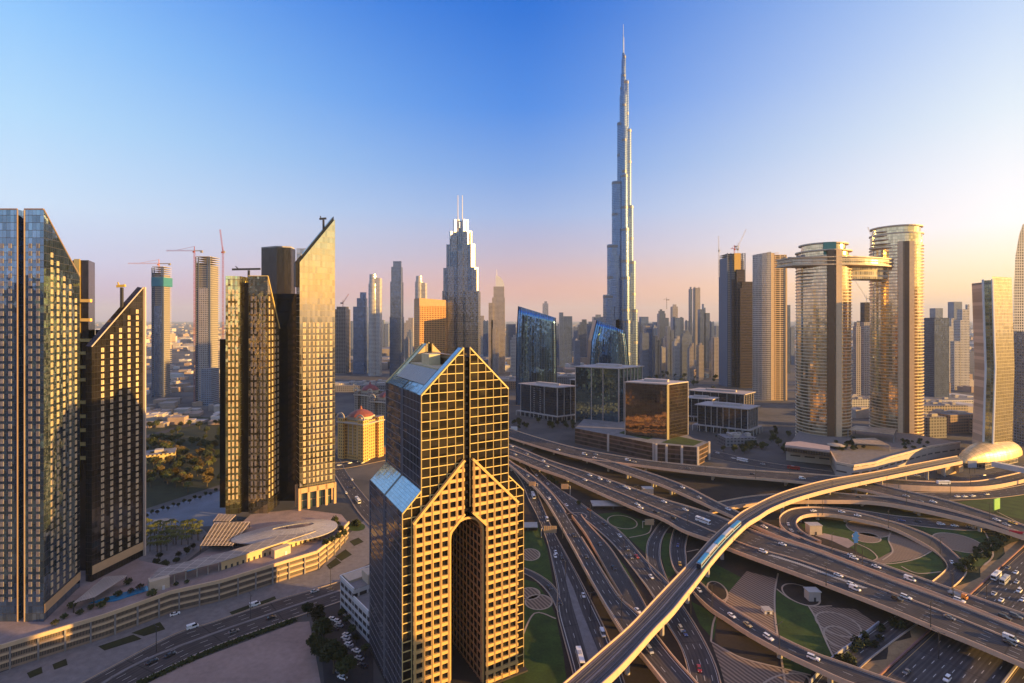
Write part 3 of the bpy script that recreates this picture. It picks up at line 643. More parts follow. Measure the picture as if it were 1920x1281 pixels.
# ================================================================== the tall stepped spire
g_silver = facade('silver_fin_glass', 3.9, 1.5, .30, .26, (.17, .25, .40), .9, .2, (.15, .20, .30), .4, .5, tilt=.03, var=.25)
m_mech = plain('mechanical_band', (.20, .20, .22), .4, metal=.6)
YS = 1160.0; PXS = YS / F; sx = xd(1168.8, YS); SP = thing('stepped_spire_tower', 'immensely tall silver tower stepping up to a needle spire', 'skyscraper', (sx, YS, 0))
def stadium(cx, cy, ang, L, w, n=7):
    d = Vector((sin(ang), cos(ang))); p = Vector((d.y, -d.x)); o = []
    for k in range(n + 1):
        a = -pi / 2 + pi * k / n; o.append(Vector((cx, cy)) + d * (L - w + w * cos(a)) + p * w * sin(a))
    o += [Vector((cx, cy)) + p * w, Vector((cx, cy)) - p * w]
    return [tuple(q) for q in o]
ys = lambda y: zh(y, YS)
tiers = {'left': (radians(-90), [(38, 553), (30.4, 459), (21.5, 341), (11.5, 230), (5.8, 163)]), 'right': (radians(90), [(26.8, 580), (23.2, 490), (18.7, 386), (15, 243), (10, 152), (4.6, 104)]),
         'near': (radians(180), [(34, 600), (27, 520), (21, 430), (16, 330), (11, 262), (7.5, 196), (5, 140)])}
for nm, (ang, ts) in tiers.items():
    mb = MB(); mech = MB()
    for L, y in ts:
        w = 9.5 if L > 20 else 8.0 if L > 12 else 5.6 if L > 7 else 4.2
        mb.prism(stadium(sx, YS, ang, max(L * PXS, w + .5), w), 0, ys(y), 0, smooth=False)
        for q in range(2): # stepped shoulders of each lobe
            mb.prism(stadium(sx, YS, ang, max(L * PXS - 3.4 - 3 * q, w), w + .9 + .6 * q), 0, ys(y) - 26 - 30 * q, 0)
        mech.prism(stadium(sx, YS, ang, max(L * PXS, w + .5) + .35, w + .35), ys(y) - 7, ys(y) - 2, 0)
        mech.prism(stadium(sx, YS, ang, max(L * PXS, w + .5) + .3, w + .3), ys(y) - 78, ys(y) - 72, 0)
    wg = mb.build('%s_wing' % nm, g_silver, SP); mech.build('mechanical_band', m_mech, wg)
mb = MB(); core = [(11, 0), (11, ys(240)), (8.5, ys(240)), (8.5, ys(180)), (6, ys(180)), (6, ys(140)), (4.3, ys(140)), (4.3, ys(112)), (2.9, ys(112)), (2.9, ys(100)), (0, ys(100))]
mb.ring(core, 18, (sx, YS)); mb.build('core', g_silver, SP)
mb = MB(); mb.ring([(2.0, ys(102)), (1.7, ys(95)), (1.5, ys(70)), (.7, ys(68)), (.55, ys(46)), (0, ys(45))], 10, (sx, YS)); mb.build('needle', STEEL, SP)
mb = MB(); mb.box(sx - 60, sx + 45, YS - 55, YS + 40, 0, 24); mb.build('podium', facade('spire_podium', 5, 3, .2, .3, (.2, .2, .22), .6, .2, (.4, .36, .33)), SP)
# ================================================================== generic tower builder: nested blocks given by photo columns
def fitx(pa, pb, Y, dd):
    """front edges and depth of an axis-aligned block whose outline, side wall included, runs from photo column pa to pb"""
    w = xd(pb, Y) - xd(pa, Y); off = max(abs(pa - CX), abs(pb - CX)) / F; dd = min(dd, max(8, .45 * w / max(off, .01)))
    x0, x1 = xd(pa, Y), xd(pb, Y)
    if (pa + pb) / 2 > CX: x0 = min(xd(pa, Y + dd), x1 - .4 * w)
    else: x1 = max(xd(pb, Y + dd), x0 + .4 * w)
    return x0, x1, dd
FAC = {}
def fac(kind):
    if kind not in FAC:
        P = dict(blue=((.20, .28, .42), (.12, .17, .27), 3.8, 3.0, .22, .30), grey=((.22, .26, .33), (.20, .24, .31), 3.6, 3.2, .30, .36), beige=((.19, .19, .20), (.42, .37, .34), 3.6, 3.4, .42, .40), white=((.20, .22, .25), (.58, .54, .50), 3.7, 3.0, .38, .36),  # grey and slate carry the blue of distant haze in their colour
                 brown=((.10, .06, .04), (.58, .30, .11), 3.8, 3.4, .42, .38), conc=((.05, .05, .05), (.36, .31, .28), 4.0, 5.0, .14, .30), slate=((.17, .22, .31), (.09, .12, .18), 3.7, 2.2, .30, .18), glassy=((.40, .44, .50), (.30, .30, .32), 3.9, 1.8, .14, .16), dusk=((.05, .045, .05), (.075, .055, .055), 3.7, 2.6, .16, .40))[kind]
        FAC[kind] = facade('%s_facade' % kind, P[2], P[3], P[4], P[5], P[0], .8, .15, P[1], .7, tilt=.04, var=.4)
    return FAC[kind]
def steps(name, label, Y, blocks, kind, group=None, cat='skyscraper', depth=None, crown=None):
    """blocks: (px left, px right, top row[, setback in depth]) from the lowest and widest to the highest"""
    cxm = xd((blocks[0][0] + blocks[0][1]) / 2, Y); t = thing(name, label, cat, (cxm, Y, 0), 0, group); m = fac(kind) if isinstance(kind, str) else kind
    mb = MB()
    for i, b in enumerate(blocks):
        x0, x1 = xd(b[0], Y), xd(b[1], Y); s = (b[3] if len(b) > 3 else 3.0 * i); dd = max(6, (depth or min(60, max(18, (x1 - x0)))) - s * 2)
        x0, x1, dd = fitx(b[0], b[1], Y + s, dd)
        mb.box(x0, x1, Y + s, Y + s + dd, 0, zh(b[2], Y), 0, 1)
    mb.build('shaft', [m, ROOFG], t)
    if crown:
        mb = MB()
        for c in crown: mb.box(xd(c[0], Y), xd(c[1], Y), Y + 8, Y + 14, zh(c[2], Y), zh(c[3], Y))
        mb.build('roof_block', CONC_D, t)
    return t
def lattice_bar(mb, a, b, w, n, r=.22):
    r *= .62
    """square lattice girder"""
    a, b = Vector(a), Vector(b); d = (b - a).normalized(); up = Vector((0, 0, 1)) if abs(d.z) < .9 else Vector((1, 0, 0)); x = d.cross(up).normalized() * w / 2; y = x.cross(d).normalized() * w / 2
    C = [x + y, x - y, -x - y, -x + y]
    for c in C: mb.bar(a + c, b + c, r * 2)
    for k in range(n):
        p, q = a.lerp(b, k / n), a.lerp(b, (k + 1) / n)
        for i in range(4): mb.bar(p + C[i], q + C[(i + 1) % 4], r)
def crane(label, px, Y, y_base, y_top, jib, luff=None, col=None, group='tower cranes over the city', w=2.2):
    """tower crane: jib (px of the far end, px of the counter-jib end), or luff (px, row) of a raised jib's tip"""
    x = xd(px, Y); z0, z1 = zh(y_base, Y), zh(y_top, Y); t = thing('tower_crane', label, 'crane', (x, Y, z0), 0, group); col = col or plain('crane_red_%d' % px, (.30, .07, .05), .5)
    mb = MB(); lattice_bar(mb, (x, Y, z0), (x, Y, z1), w, max(4, int((z1 - z0) / 8)), .2); mb.build('mast', col, t)
    mb = MB()
    if luff: lattice_bar(mb, (x, Y, z1), (xd(luff[0], Y), Y, zh(luff[1], Y)), w * .8, 12, .18)
    else: lattice_bar(mb, (x, Y, z1 + 1), (xd(jib[0], Y), Y, z1 + 1), w * .8, 12, .18); mb.bar((x, Y, z1 + 9), (xd(jib[0] * .6 + px * .4, Y), Y, z1 + 2), .4)
    mb.build('jib', col, t)
    mb = MB(); cj = jib[1] if jib else px + (px - luff[0]) * .3; mb.bar((x, Y, z1 + .6), (xd(cj, Y), Y, z1 + .6), 1.6); mb.box(xd(cj, Y) - 2, xd(cj, Y) + 2, Y - 1.4, Y + 1.4, z1 - 3, z1 + 1.4); mb.build('counterweight', CONC_D, t)
    mb = MB(); mb.box(x - 1.6, x + 1.6, Y - 3.2, Y - .8, z1 - 3, z1); mb.bar((x, Y, z1), (x, Y, z1 + 9), .9); mb.build('cab', col, t)
    return t
# ---- towers under construction at left
def building_site(name, label, Y, px0, px1, ytop, net=None, kind=None, glassed=.7):
    w = xd(px1, Y) - xd(px0, Y); x0, x1, dd = fitx(px0, px1, Y, w * .8); z1 = zh(ytop, Y); t = thing(name, label, 'skyscraper', ((x0 + x1) / 2, Y, 0)); w = x1 - x0
    mb = MB(); mb.box(x0 + 2, x1 - 2, Y + 2, Y + dd - 2, 0, z1 * .94); mb.build('core', plain(name + '_core', (.20, .19, .20), .8), t)
    mb = MB(); z = 6.0
    while z < z1: mb.box(x0, x1, Y, Y + dd, z - .5, z + .5); z += 4.2
    mb.build('floor_slab', CONC, t)
    mb = MB(); mb.box(x0 + w * .22, x1 - w * .12, Y - .6, Y - .05, 0, z1 * glassed); mb.build('cladding', fac(kind or 'glassy'), t)
    mb = MB()
    for f in (0, .2, .86, 1): mb.box(x0 + w * f - .9, x0 + w * f + .9, Y - .5, Y + .6, 0, z1 - 2)
    mb.box(x0 - .5, x0 + .3, Y, Y + dd, 0, z1 - 12); mb.build('edge_column', plain(name + '_column', (.10, .13, .20), .6), t)
    if net:
        mb = MB(); mb.box(x0 - 1, x1 + 1, Y - 1, Y + dd + 1, zh(net[1], Y), zh(net[0], Y)); mb.build('safety_net', plain('teal_safety_net', (.04, .20, .27), .7), t)
    return t
building_site('unfinished_tower', 'unfinished blue tower wrapped in a teal safety net near the top', 1045, 285, 322, 500, (520, 537), 'slate')
building_site('unfinished_tower', 'taller unfinished tower between two red tower cranes', 978, 367, 412, 480, None, 'beige', .78)
crane('red crane with level jib on top of the teal netted tower', 298, 1055, 520, 495, (240, 318), col=ORANGE)
crane('tall red crane with level jib left of the taller unfinished tower', 364.5, 975, 755, 471, (312, 378))
crane('crane with steep raised jib right of the taller unfinished tower', 418, 978, 690, 472, None, (412.5, 430))
steps('office_block', 'blank grey office block at the foot of the taller unfinished tower', 940, [(377, 411, 692)], 'grey')
# ---- middle distance left of the gabled tower
steps('unfinished_block', 'pink unfinished block with red crane left of the blue stepped tower', 1500, [(628, 657, 580), (631, 654, 575)], 'conc')
crane('small red crane with raised jib above the pink unfinished block', 643, 1515, 580, 568, None, (654, 551))
steps('stepped_blue_tower', 'dark blue tower stepping up to the right in shade', 1480, [(662, 690, 575), (669, 689, 559), (675, 687, 548)], 'blue')
steps('clustered_tower', 'dark tower with pale vertical piers and a notched crown', 1250, [(730.5, 757.5, 594), (731.5, 756.5, 528), (733.5, 755, 500), (737, 753, 489)], 'slate')
t = thing('round_top_tower', 'pale twin tower with a round drum top beside the blue stepped tower', 'skyscraper', (xd(700, 1430), 1430, 0))
mb = MB(); x = xd(697, 1430); mb.ring([(13, 0), (13, zh(532, 1430)), (11, zh(532, 1430)), (10, zh(514, 1430)), (0, zh(513, 1430))], 20, (x, 1445)); mb.box(xd(700, 1430), xd(711, 1430), 1436, 1462, 0, zh(521, 1430)); mb.build('shaft', fac('white'), t)
t = thing('round_top_tower', 'pale round drum topped tower rising behind the brown hotel block', 'skyscraper', (xd(786, 1430), 1430, 0))
mb = MB(); x = xd(784, 1430); mb.ring([(11.5, 0), (11.5, zh(528, 1430)), (9, zh(528, 1430)), (8.5, zh(517, 1430)), (0, zh(516, 1430))], 20, (x, 1445)); mb.box(xd(786, 1430), xd(797, 1430), 1436, 1462, 0, zh(530, 1430)); mb.build('shaft', fac('white'), t)
# brown hotel with raking roof
t = thing('brown_hotel', 'brown gold lit hotel block with a long sloping roof', 'hotel', (xd(805, 990), 990, 0))
YH = 990.0; xa, xb, xc = xd(780, YH + 40), xd(787, YH), xd(836, YH + 30)
mb = MB(); mb.prism([(xb, YH), (xc, YH + 30), (xc - 10, YH + 66), (xa - 4, YH + 40)], 0, lambda x, y: zh(574, YH) if x < xb + 5 else zh(572, YH + 30)); mb.build('shaft', fac('brown'), t)
mb = MB(); mb.prism([(xb - .5, YH - 1), (xc, YH + 29), (xc - 10, YH + 67), (xa - 4, YH + 41)], zh(574, YH), lambda x, y: zh(559, YH) if x < xb + 5 else zh(563, YH + 30)); mb.build('roof', plain('terracotta_crown', (.5, .28, .14), .6), t)
# twin antenna tower
YD = 1072.0
TW = thing('twin_antenna_tower', 'big stepped blue glass tower with two thin antennas', 'skyscraper', (xd(862, YD), YD, 0))
g_tw = facade('twin_tower_glass', 3.8, 2.1, .24, .20, (.15, .19, .25), .9, .10, (.14, .15, .19), .4, .4, tilt=.04, var=.35)
mb = MB()
for (a, b, top, s) in ((828, 897.5, 545, 10), (830.4, 894.4, 502, 7), (835.7, 888, 457, 11), (841.6, 882, 433, 14), (848.5, 875, 411, 17), (839, 851, 500, 1.5), (858, 868, 470, 0), (873, 884, 545, 1), (831, 838, 546, 3), (845, 856, 440, 4), (866, 876, 434, 6), (884, 893, 505, 4)):
    mb.box(xd(a, YD), xd(b, YD), YD + s, YD + 74 - s, 0, zh(top, YD), 0, 1)
mb.build('shaft', [g_tw, ROOFG], TW)
mb = MB()
for (a, b, y0, y1, s_) in ((849, 858, 434, 409, 16), (866, 875.4, 434, 409, 16), (858, 866, 425, 414, 17), (872, 882, 457, 431, 13), (842, 849, 446, 432, 13), (881, 888, 500, 456, 10), (888, 894.6, 545, 501, 6.5)): mb.obox(((xd(a, YD) + xd(b, YD)) / 2, YD + s_ + 3), (sin(radians(52)), cos(radians(52))), (xd(b, YD) - xd(a, YD)) * .60, 3.2, zh(y0, YD), zh(y1, YD))
mb.build('sunlit_crown_boxes', plain('sun_blaze_white', (.86, .85, .82), .3, metal=.1, var=.05), TW)  # white boxes turned sunward, the sun's blaze and lit edges in their colour
for px in (857, 865.5):
    mb = MB(); mb.tube((xd(px, YD), YD + 16, zh(432, YD)), (xd(px, YD), YD + 16, zh(363, YD)), 1.0, .6); mb.build('antenna', WHITE, TW)
mb = MB()
for k in range(17):
    px = 829 + 4.2 * k; top, s_ = (548, 9.5) if not 831 < px < 893.5 else (504, 6.5) if not 836.5 < px < 887 else (459, 10.5) if not 842 < px < 881 else (435, 13.5); x = xd(px, YD); mb.box(x - .45, x + .45, YD + s_ - .8, YD + s_ + 2, 0, zh(top, YD))
mb.build('pier', plain('silver_pier', (.45, .43, .42), .35, metal=.5), TW)
# domed sail topped tower
YE = 1514.0
t = thing('sail_topped_tower', 'cream tower with a curved sail crown and small spire', 'skyscraper', (xd(932, YE), YE, 0))
mb = MB()
for (a, b, top, s) in ((916, 924, 568, 0), (921, 947, 600, 0), (922.5, 946.5, 558, 4), (925, 945.5, 537, 8)): mb.box(xd(a, YE), xd(b, YE), YE + s, YE + 40 - s, 0, zh(top, YE))
mb.build('shaft', fac('beige'), t)
mb = MB(); pr = [(xd(929, YE), zh(537, YE)), (xd(945.5, YE), zh(537, YE))] + [(xd(929 + 16.5 * cos(a), YE), zh(537 - 21 * sin(a), YE)) for a in (radians(q) for q in range(15, 91, 15))]
f_ = [(p[0], YE + 12, p[1]) for p in pr]; b_ = [(p[0], YE + 28, p[1]) for p in pr]; mb.face(f_); mb.face(b_[::-1])
for i in range(len(pr)): j = (i + 1) % len(pr); mb.face([f_[j], f_[i], b_[i], b_[j]])
mb.build('sail_crown', WHITE, t)
mb = MB(); mb.tube((xd(931, YE), YE + 20, zh(520, YE)), (xd(931, YE), YE + 20, zh(504, YE)), 1.2, .4, 6); mb.build('spire', WHITE, t)
# ---- two blue glass towers with raking curved tops
def curved_glass(label, Y, L, R, base, depth, ribs, lean):
    """silhouette L / R: lists of (px, row) going up"""
    t = thing('curved_glass_tower', label, 'office tower', (xd(L[0][0], Y), Y, 0), 0, 'curved blue glass towers')
    g = FAC.setdefault('bp', facade('deep_blue_glass', 4.2, 3.0, .05, .05, (.13, .28, .50), .96, .04, (.04, .06, .09), .3, tilt=.03, var=.2, ripple=.09))
    n = 12; mb = MB()
    def at(S, f):
        zt = f * (len(S) - 1); i = min(int(zt), len(S) - 2); q = zt - i
        return S[i][0] + (S[i + 1][0] - S[i][0]) * q, S[i][1] + (S[i + 1][1] - S[i][1]) * q
    rows = []
    for k in range(n + 1):
        (lx, ly), (rx, ry) = at(L, k / n), at(R, k / n); row = []
        for j in range(9):
            q = j / 8; x = xd(lx + (rx - lx) * q, Y); y = Y - lean * sin(pi * q); row.append((x, y, zh(ly + (ry - ly) * q, Y)))
        rows.append(row)
    W_ = sqrt((rows[0][8][0] - rows[0][0][0]) ** 2)
    for k in range(n):
        for j in range(8):
            P = [rows[k][j], rows[k][j + 1], rows[k + 1][j + 1], rows[k + 1][j]]; mb.face(P, [(W_ * (j + dj) / 8, p[2]) for dj, p in zip((0, 1, 1, 0), P)], 0, True)
            B = [(p[0], Y + depth, p[2]) for p in P][::-1]; mb.face(B, [(W_ * (j + dj) / 8, p[2]) for dj, p in zip((0, 1, 1, 0), B)], 0)
        for j, fl in ((0, 0), (8, 1)):
            a, b = rows[k][j], rows[k + 1][j]; P = [a, b, (b[0], Y + depth, b[2]), (a[0], Y + depth, a[2])]; mb.face(P if fl == 0 else P[::-1], [(0, p[2]) for p in P], 0)
    top = rows[n]; mb.face([*top, (top[8][0], Y + depth, top[8][2]), (top[0][0], Y + depth, top[0][2])], None, 0)
    mb.build('curtain_wall', g, t, weld=True)
    mb = MB()
    for r in range(ribs + 1):
        q = r / ribs * 8; j = min(int(q), 7); w = q - j
        for k in range(n):
            a = Vector(rows[k][j]).lerp(Vector(rows[k][j + 1]), w); b = Vector(rows[k + 1][j]).lerp(Vector(rows[k + 1][j + 1]), w); mb.bar(a - Vector((0, .25, 0)), b - Vector((0, .25, 0)), .45, .5)
    mb.build('fin', plain('blue_steel_fin', (.05, .09, .16), .4), t)
    return t
curved_glass('larger blue curved glass tower with a roof sloping down right', 950, [(967.5, 760), (967.5, 690), (968.5, 630), (971.5, 574)], [(1043.5, 760), (1044, 690), (1043.5, 640), (1042, 596)], 0, 40, 16, 6)
curved_glass('smaller blue curved glass tower bulging below its slanted top', 860, [(1106, 770), (1106, 690), (1109, 640), (1118.5, 600)], [(1180, 770), (1180, 690), (1177, 650), (1172, 622)], 0, 36, 14, 9)
# ---- office quarter in front of them
m_frame = plain('pale_stone_frame', (.46, .40, .37), .6)
g_off = facade('dark_office_glass', 4, 2.5, .04, .10, (.10, .11, .14), .85, .08, (.05, .05, .06), .5, tilt=.03, var=.3)
g_teal = facade('teal_office_glass', 3.8, 2.2, .04, .08, (.10, .19, .26), .9, .06, (.03, .05, .07), .4, tilt=.03, var=.3, ripple=.05)
def office(name, label, corner, wl, wr, al, ar, z0, z1, glass, bl, br, lid=2.0, base=6.0, group='office blocks of the glass quarter', ladder=(), fw=.7):
    """block seen at its near corner: left wall wl long running at azimuth al, right wall wr long at azimuth ar; stone ribs and a flat lid"""
    c = Vector((corner[0], corner[1])); dl, dr = Vector((sin(al), cos(al))), Vector((sin(ar), cos(ar)))
    P = [c, c + dr * wr, c + dr * wr + dl * wl, c + dl * wl]; t = thing(name, label, 'office block', (c.x, c.y, z0), 0, group)
    mb = MB(); mb.prism([tuple(p) for p in P], z0, z1); mb.build('curtain_wall', glass, t)
    mb = MB()
    for d, L, fr, n in ((dl, wl, bl, -dr), (dr, wr, br, -dl)):
        for f in fr:
            p = c + d * (L * f) + n * (fw / 2 + .05); rb_ = MB(); rb_.obox(p, d, fw / 2, fw / 2, z0, z1); rb_.build('stone_rib', m_frame, t)
        for f in ladder:
            if d is dl:
                z = z0 + 3
                while z < z1 - 3: mb.obox(c + d * (L * f) + n * .4, d, 1.3, .3, z, z + .7); z += 3.4
    if mb.v: mb.build('ladder_grille', m_frame, t)
    if lid:
        mb = MB(); q = [c - dl * lid - dr * lid, c + dr * (wr + lid) - dl * lid, c + dr * (wr + lid) + dl * (wl + lid), c + dl * (wl + lid) - dr * lid]; mb.prism([tuple(p) for p in q], z1 + .02, z1 + 1.3, 0, None, True)
        cc = (q[0] + q[2]) / 2; mb.obox(cc, dl, wl * .28, wr * .12, z1 + 1.3, z1 + 4.2); mb.obox(cc + dr * wr * .25, dl, wl * .1, wr * .1, z1 + 1.3, z1 + 3.2); mb.build('roof_lid', m_frame, t)
    if base:
        mb = MB(); q = [c - dl * 5 - dr * 5, c + dr * (wr + 5) - dl * 5, c + dr * (wr + 5) + dl * (wl + 5), c + dl * (wl + 5) - dr * 5]
        mb.prism([tuple(p) for p in q], z0 + base, z0 + base + 1.2, 0, None, True)
        for a, b in ((q[0], q[1]), (q[0], q[3])):
            n = max(3, int((b - a).length / 9))
            for k in range(n + 1): p = a.lerp(b, k / n); mb.obox(p * .999 + (q[2] + q[0]) * .0005, (1, 0), .5, .5, z0, z0 + base)
        mb.build('arcade', m_frame, t)
    return t
def corner_at(px, ybase, z=0): p = gp(px, ybase, z); return (p.x, p.y)
AL, AR = radians(-42), radians(58)
office('office_block', 'low dark office block with flat frame roof below the larger curved tower', corner_at(1045, 790), 75, 36, radians(-48), radians(60), 0, zh(733, 768), g_off, [0, .34, .72, 1], [0, .35, .7, 1], 3, 7, ladder=(.45, .62))
office('office_block', 'low office block half hidden behind the tall teal office tower', corner_at(1112, 780, 0), 45, 30, radians(-48), radians(60), 0, zh(722, 806), g_off, [0, .3, .6, 1], [0, .5, 1], 2, 6, ladder=(.45,))
office('teal_office_tower', 'tall teal glass office tower with pale ribs and a flat white lid', corner_at(1160, 800, 14), 62, 52, radians(-62), radians(50), 14, zh(692, 694), g_teal, [0, .35, .62, 1], [0, .2, .35, .5, .65, .8, 1], 2.2, 0, fw=.8)
office('bronze_office_cube', 'bronze glass office cube with one gold lit corner edge', corner_at(1252, 824, 20), 50, 40, radians(-62), radians(52), 20, zh(722, 595), facade('bronze_cube_glass', 4, 3, .03, .05, (.20, .15, .12), .93, .06, (.06, .05, .04), .4, tilt=.012, var=.18, ripple=.02), [1], [1], .6, 0)
c = corner_at(1252, 824, 20); 
mb = MB(); mb.obox((c[0], c[1] - .9), (1, 0), 1.2, .7, 20, zh(721, 595)); o_ = mb.build('gold_lit_corner', m_gold, [o for o in bpy.data.objects if o.name == 'bronze_office_cube'][0])  # gold bar puts the sunlight on the corner edge into colour
office('ribbed_office_block', 'small dark ribbed office block just right of the bronze cube', corner_at(1335, 793), 40, 24, radians(-60), radians(42), 0, zh(750, 788), g_off, [0, .25, .5, .75, 1], [0, .25, .5, .75, 1], 2, 7)
office('ribbed_office_block', 'ribbed dark office block with lid roof, nearest the grey gold slab', corner_at(1402, 818), 66, 34, radians(-56), radians(46), 0, zh(768, 698), g_off, [0, .12, .24, .36, .48, .6, .72, .84, 1], [0, .2, .4, .6, .8, 1], 3, 8)
office('ribbed_office_block', 'rear ribbed office block with rooftop plant behind its two neighbours', corner_at(1395, 775), 90, 40, radians(-56), radians(46), 0, zh(740, 870), g_off, [0, .15, .3, .45, .6, .75, .9, 1], [0, .25, .5, .75, 1], 3, 7)
# podium of the quarter with roof lawns
pp = [gp(*q, 20) for q in ((1078, 803), (1140, 815), (1230, 833), (1308, 839), (1329, 829), (1300, 822), (1262, 800), (1165, 790), (1100, 780))]
t = thing('shop_podium', 'long low brown podium with pale piers and lawns on its roof', 'podium', (pp[2].x, pp[2].y, 0))
mb = MB(); mb.prism([(p.x, p.y) for p in pp], 0, 20, 0, 1); mb.build('wall', [facade('podium_louvre', 5, 4, .0, .25, (.09, .065, .055), .5, .3, (.18, .11, .09), .6, tilt=.03), ROOFG], t)
mb = MB()
for f, k in ((1.0, 0), (.0, 2), (.25, 2), (.0, 3), (1, 3), (.62, 2), (.95, 1)):
    p = pp[k].lerp(pp[k + 1], f); mb.obox((p.x, p.y - .8), (1, .1), 1.1, .9, 0, 21)
mb.build('stone_pier', m_frame, t)
GRASS = plain('lawn', (.034, .064, .008), .95, var=.5, scale=.12)
for q in (((1160, 812), (1215, 824), (1245, 815), (1190, 800)), ((1240, 830), (1300, 836), (1318, 828), (1270, 818))):
    mb = MB(); mb.sheet([(p.x, p.y) for p in (gp(*a, 20.15) for a in q)], 20.15); mb.build('roof_lawn', GRASS, t)
# ---- dark unfinished towers and the grey gold slab
building_site('unfinished_tower', 'tall dark brown unfinished tower with a gold topmost corner', 1200, 1348, 1397, 473, None, 'dusk', .8)
steps('unfinished_slab', 'dark unfinished slab stuck behind the tall brown unfinished tower', 1185, [(1370, 1414, 540), (1378, 1413, 528), (1378, 1396, 505)], 'dusk')
mb = MB(); mb.box(xd(1376, 1200), xd(1388, 1200), 1197, 1199.3, zh(510, 1200), zh(475, 1200)); tag(mb.build('site_hoarding', plain('orange_formwork', (.7, .42, .10), .6)), 'orange formwork panel hung on the brown unfinished tower', 'formwork')
crane('thin pale crane standing left on the brown unfinished tower', 1348, 1196, 520, 470, None, (1347, 443), WHITE)
crane('small crane on the gold corner of the brown unfinished tower', 1377, 1210, 476, 467, (1370, 1383), None, RED)
crane('pale crane with long raised jib right of the gold corner', 1384, 1230, 500, 462, None, (1399, 430), WHITE)
YG = 1010.0
t = thing('curved_grey_slab', 'grey residential slab with curved top and gold balcony strip', 'skyscraper', (xd(1440, YG), YG, 0))
pts = [(1410.5, 598), (1411, 500), (1412, 480), (1425, 475), (1440, 473), (1447, 474)]
mb = MB(); xl, xm, xr = xd(1411, YG), xd(1443, YG), xd(1473, YG)
arc_ = [(xl + (xm - xl) * f, YG + 10 * f * 0 - 6 * sin(pi * f * .5)) for f in (0, .25, .5, .75, 1)]
mb.prism(arc_ + [(xm, YG + 40), (xd(1413, YG + 40), YG + 40)], 0, lambda x, y: zh(478.5, YG) + 6.0 * (x - xl) / (xm - xl)); mb.build('curved_wing', facade('grey_slab_grid', 3.9, 2.6, .30, .34, (.22, .21, .22), .7, .15, (.46, .42, .38), .6, tilt=.03), t)
mb = MB(); mb.box(xm + .05, xr, YG - 4, YG + 36, 0, zh(478, YG)); mb.build('balcony_wing', facade('gold_balcony_front', 3.9, 9, .18, .42, (.06, .05, .05), .4, .3, (.66, .48, .28), .6, tilt=.03), t)
mb = MB()
for k in range(74): mb.box(xm + 8, xm + 15, YG - 6.2, YG - 4, 4 + 3.9 * k, 4.9 + 3.9 * k)
mb.box(xm + .1, xm + 7, YG - 5.5, YG - 3.9, 0, zh(475, YG)); mb.box(xr - 2.5, xr + .5, YG - 5, YG - 3.9, 0, zh(482, YG)); mb.build('balcony', plain('gold_balcony', (.68, .48, .26), .55), t)
# ================================================================== the linked round towers
g_round = facade('ringed_glass', 4.1, 2.4, .06, .06, (.78, .62, .38), .95, .08, (.20, .15, .10), .4, tilt=.018, var=.22, ripple=.02)
m_ring = plain('balcony_ring', (.60, .48, .34), .5)
def round_tower(label, px0, px1, Y, ytop, fins, drums, zskip=None):
    b0, b1 = atan2(px0 - CX, F), atan2(px1 - CX, F); bm, bh = (b0 + b1) / 2, (b1 - b0) / 2; dd = Y / cos(bm) / (1 - sin(bh)); r = dd * sin(bh) - 1.1; cx, cy = dd * sin(bm), dd * cos(bm); z1 = zh(ytop, Y)
    t = thing('round_glass_tower', label, 'skyscraper', (cx, cy, 0), 0, 'linked round towers')
    mb = MB(); mb.ring([(r, 0), (r, z1), (0, z1)], 56, (cx, cy), 0, 1, 1); mb.build('curtain_wall', g_round, t)
    mb = MB(); z = 5.0
    while z < z1 + 2: mb.ring([(r + .02, z), (r + 1.1, z), (r + 1.1, z + .9), (r + .02, z + .9)], 56, (cx, cy), 0, 1, 1); z += 4.1
    mb.build('balcony_ring', m_ring, t)
    for a0, w, m in fins:
        mb = MB(); a = radians(a0)
        a -= bm; p = Vector((cx + r * sin(a), cy - r * cos(a))); d = Vector((cos(a), sin(a)))
        mb.obox(p, d, w / 2, 2.6, 0, z1 + 6); mb.build('vertical_fin', m, t)
    for (rf, ya, yb, lid) in drums:
        mb = MB(); mb.ring([(r * rf, zh(ya, Y)), (r * rf, zh(yb, Y)), (0, zh(yb, Y))], 40, (cx, cy), 0, 1, 1); dr = mb.build('drum', facade('drum_glass_%d' % ya, 8, 3, .06, .05, (.5, .55, .58), .9, .08) if 0 else g_round, t)
        mb = MB(); mb.ring([(0, zh(yb, Y) + .1), (r * (rf + lid), zh(yb, Y) + .1), (r * (rf + lid), zh(yb, Y) + 1.7), (0, zh(yb, Y) + 1.9)], 40, (cx, cy), 0, 1, 1); mb.build('lid', m_ring, dr)
    return t, cx, cy, r
FIN_D = plain('bronze_fin', (.16, .10, .06), .35, metal=.4); FIN_G = plain('gold_fin', (.66, .48, .30), .4)
R1 = round_tower('left round glass tower with stacked disc crown and dark fin', 1491, 1598, 640, 478, ((15, 8, FIN_D), (31, 7, FIN_G)), ((.93, 478, 470, .12), (.82, 470, 456, .10)))
R2 = round_tower('right round glass tower, taller, with stepped disc crown and sun glint', 1629, 1733, 660, 462, ((10, 6, FIN_G), (20, 7, FIN_D), (32, 6, FIN_G)), ((1.0, 462, 438, .04), (.93, 438, 424, .08)))
YB = 650.0
t = thing('sky_bridge', 'long sky bridge with rooftop pool deck joining the round towers', 'bridge', (xd(1560, YB), YB, zh(500, YB)), 0)
(_, ax1, ay1, ar1), (_, ax2, ay2, ar2) = R1, R2; A1, A2 = Vector((ax1, ay1)), Vector((ax2, ay2)); dv = (A2 - A1).normalized(); nv = Vector((dv.y, -dv.x))
zb0, zb1 = zh(497.5, 640), zh(480, 640)
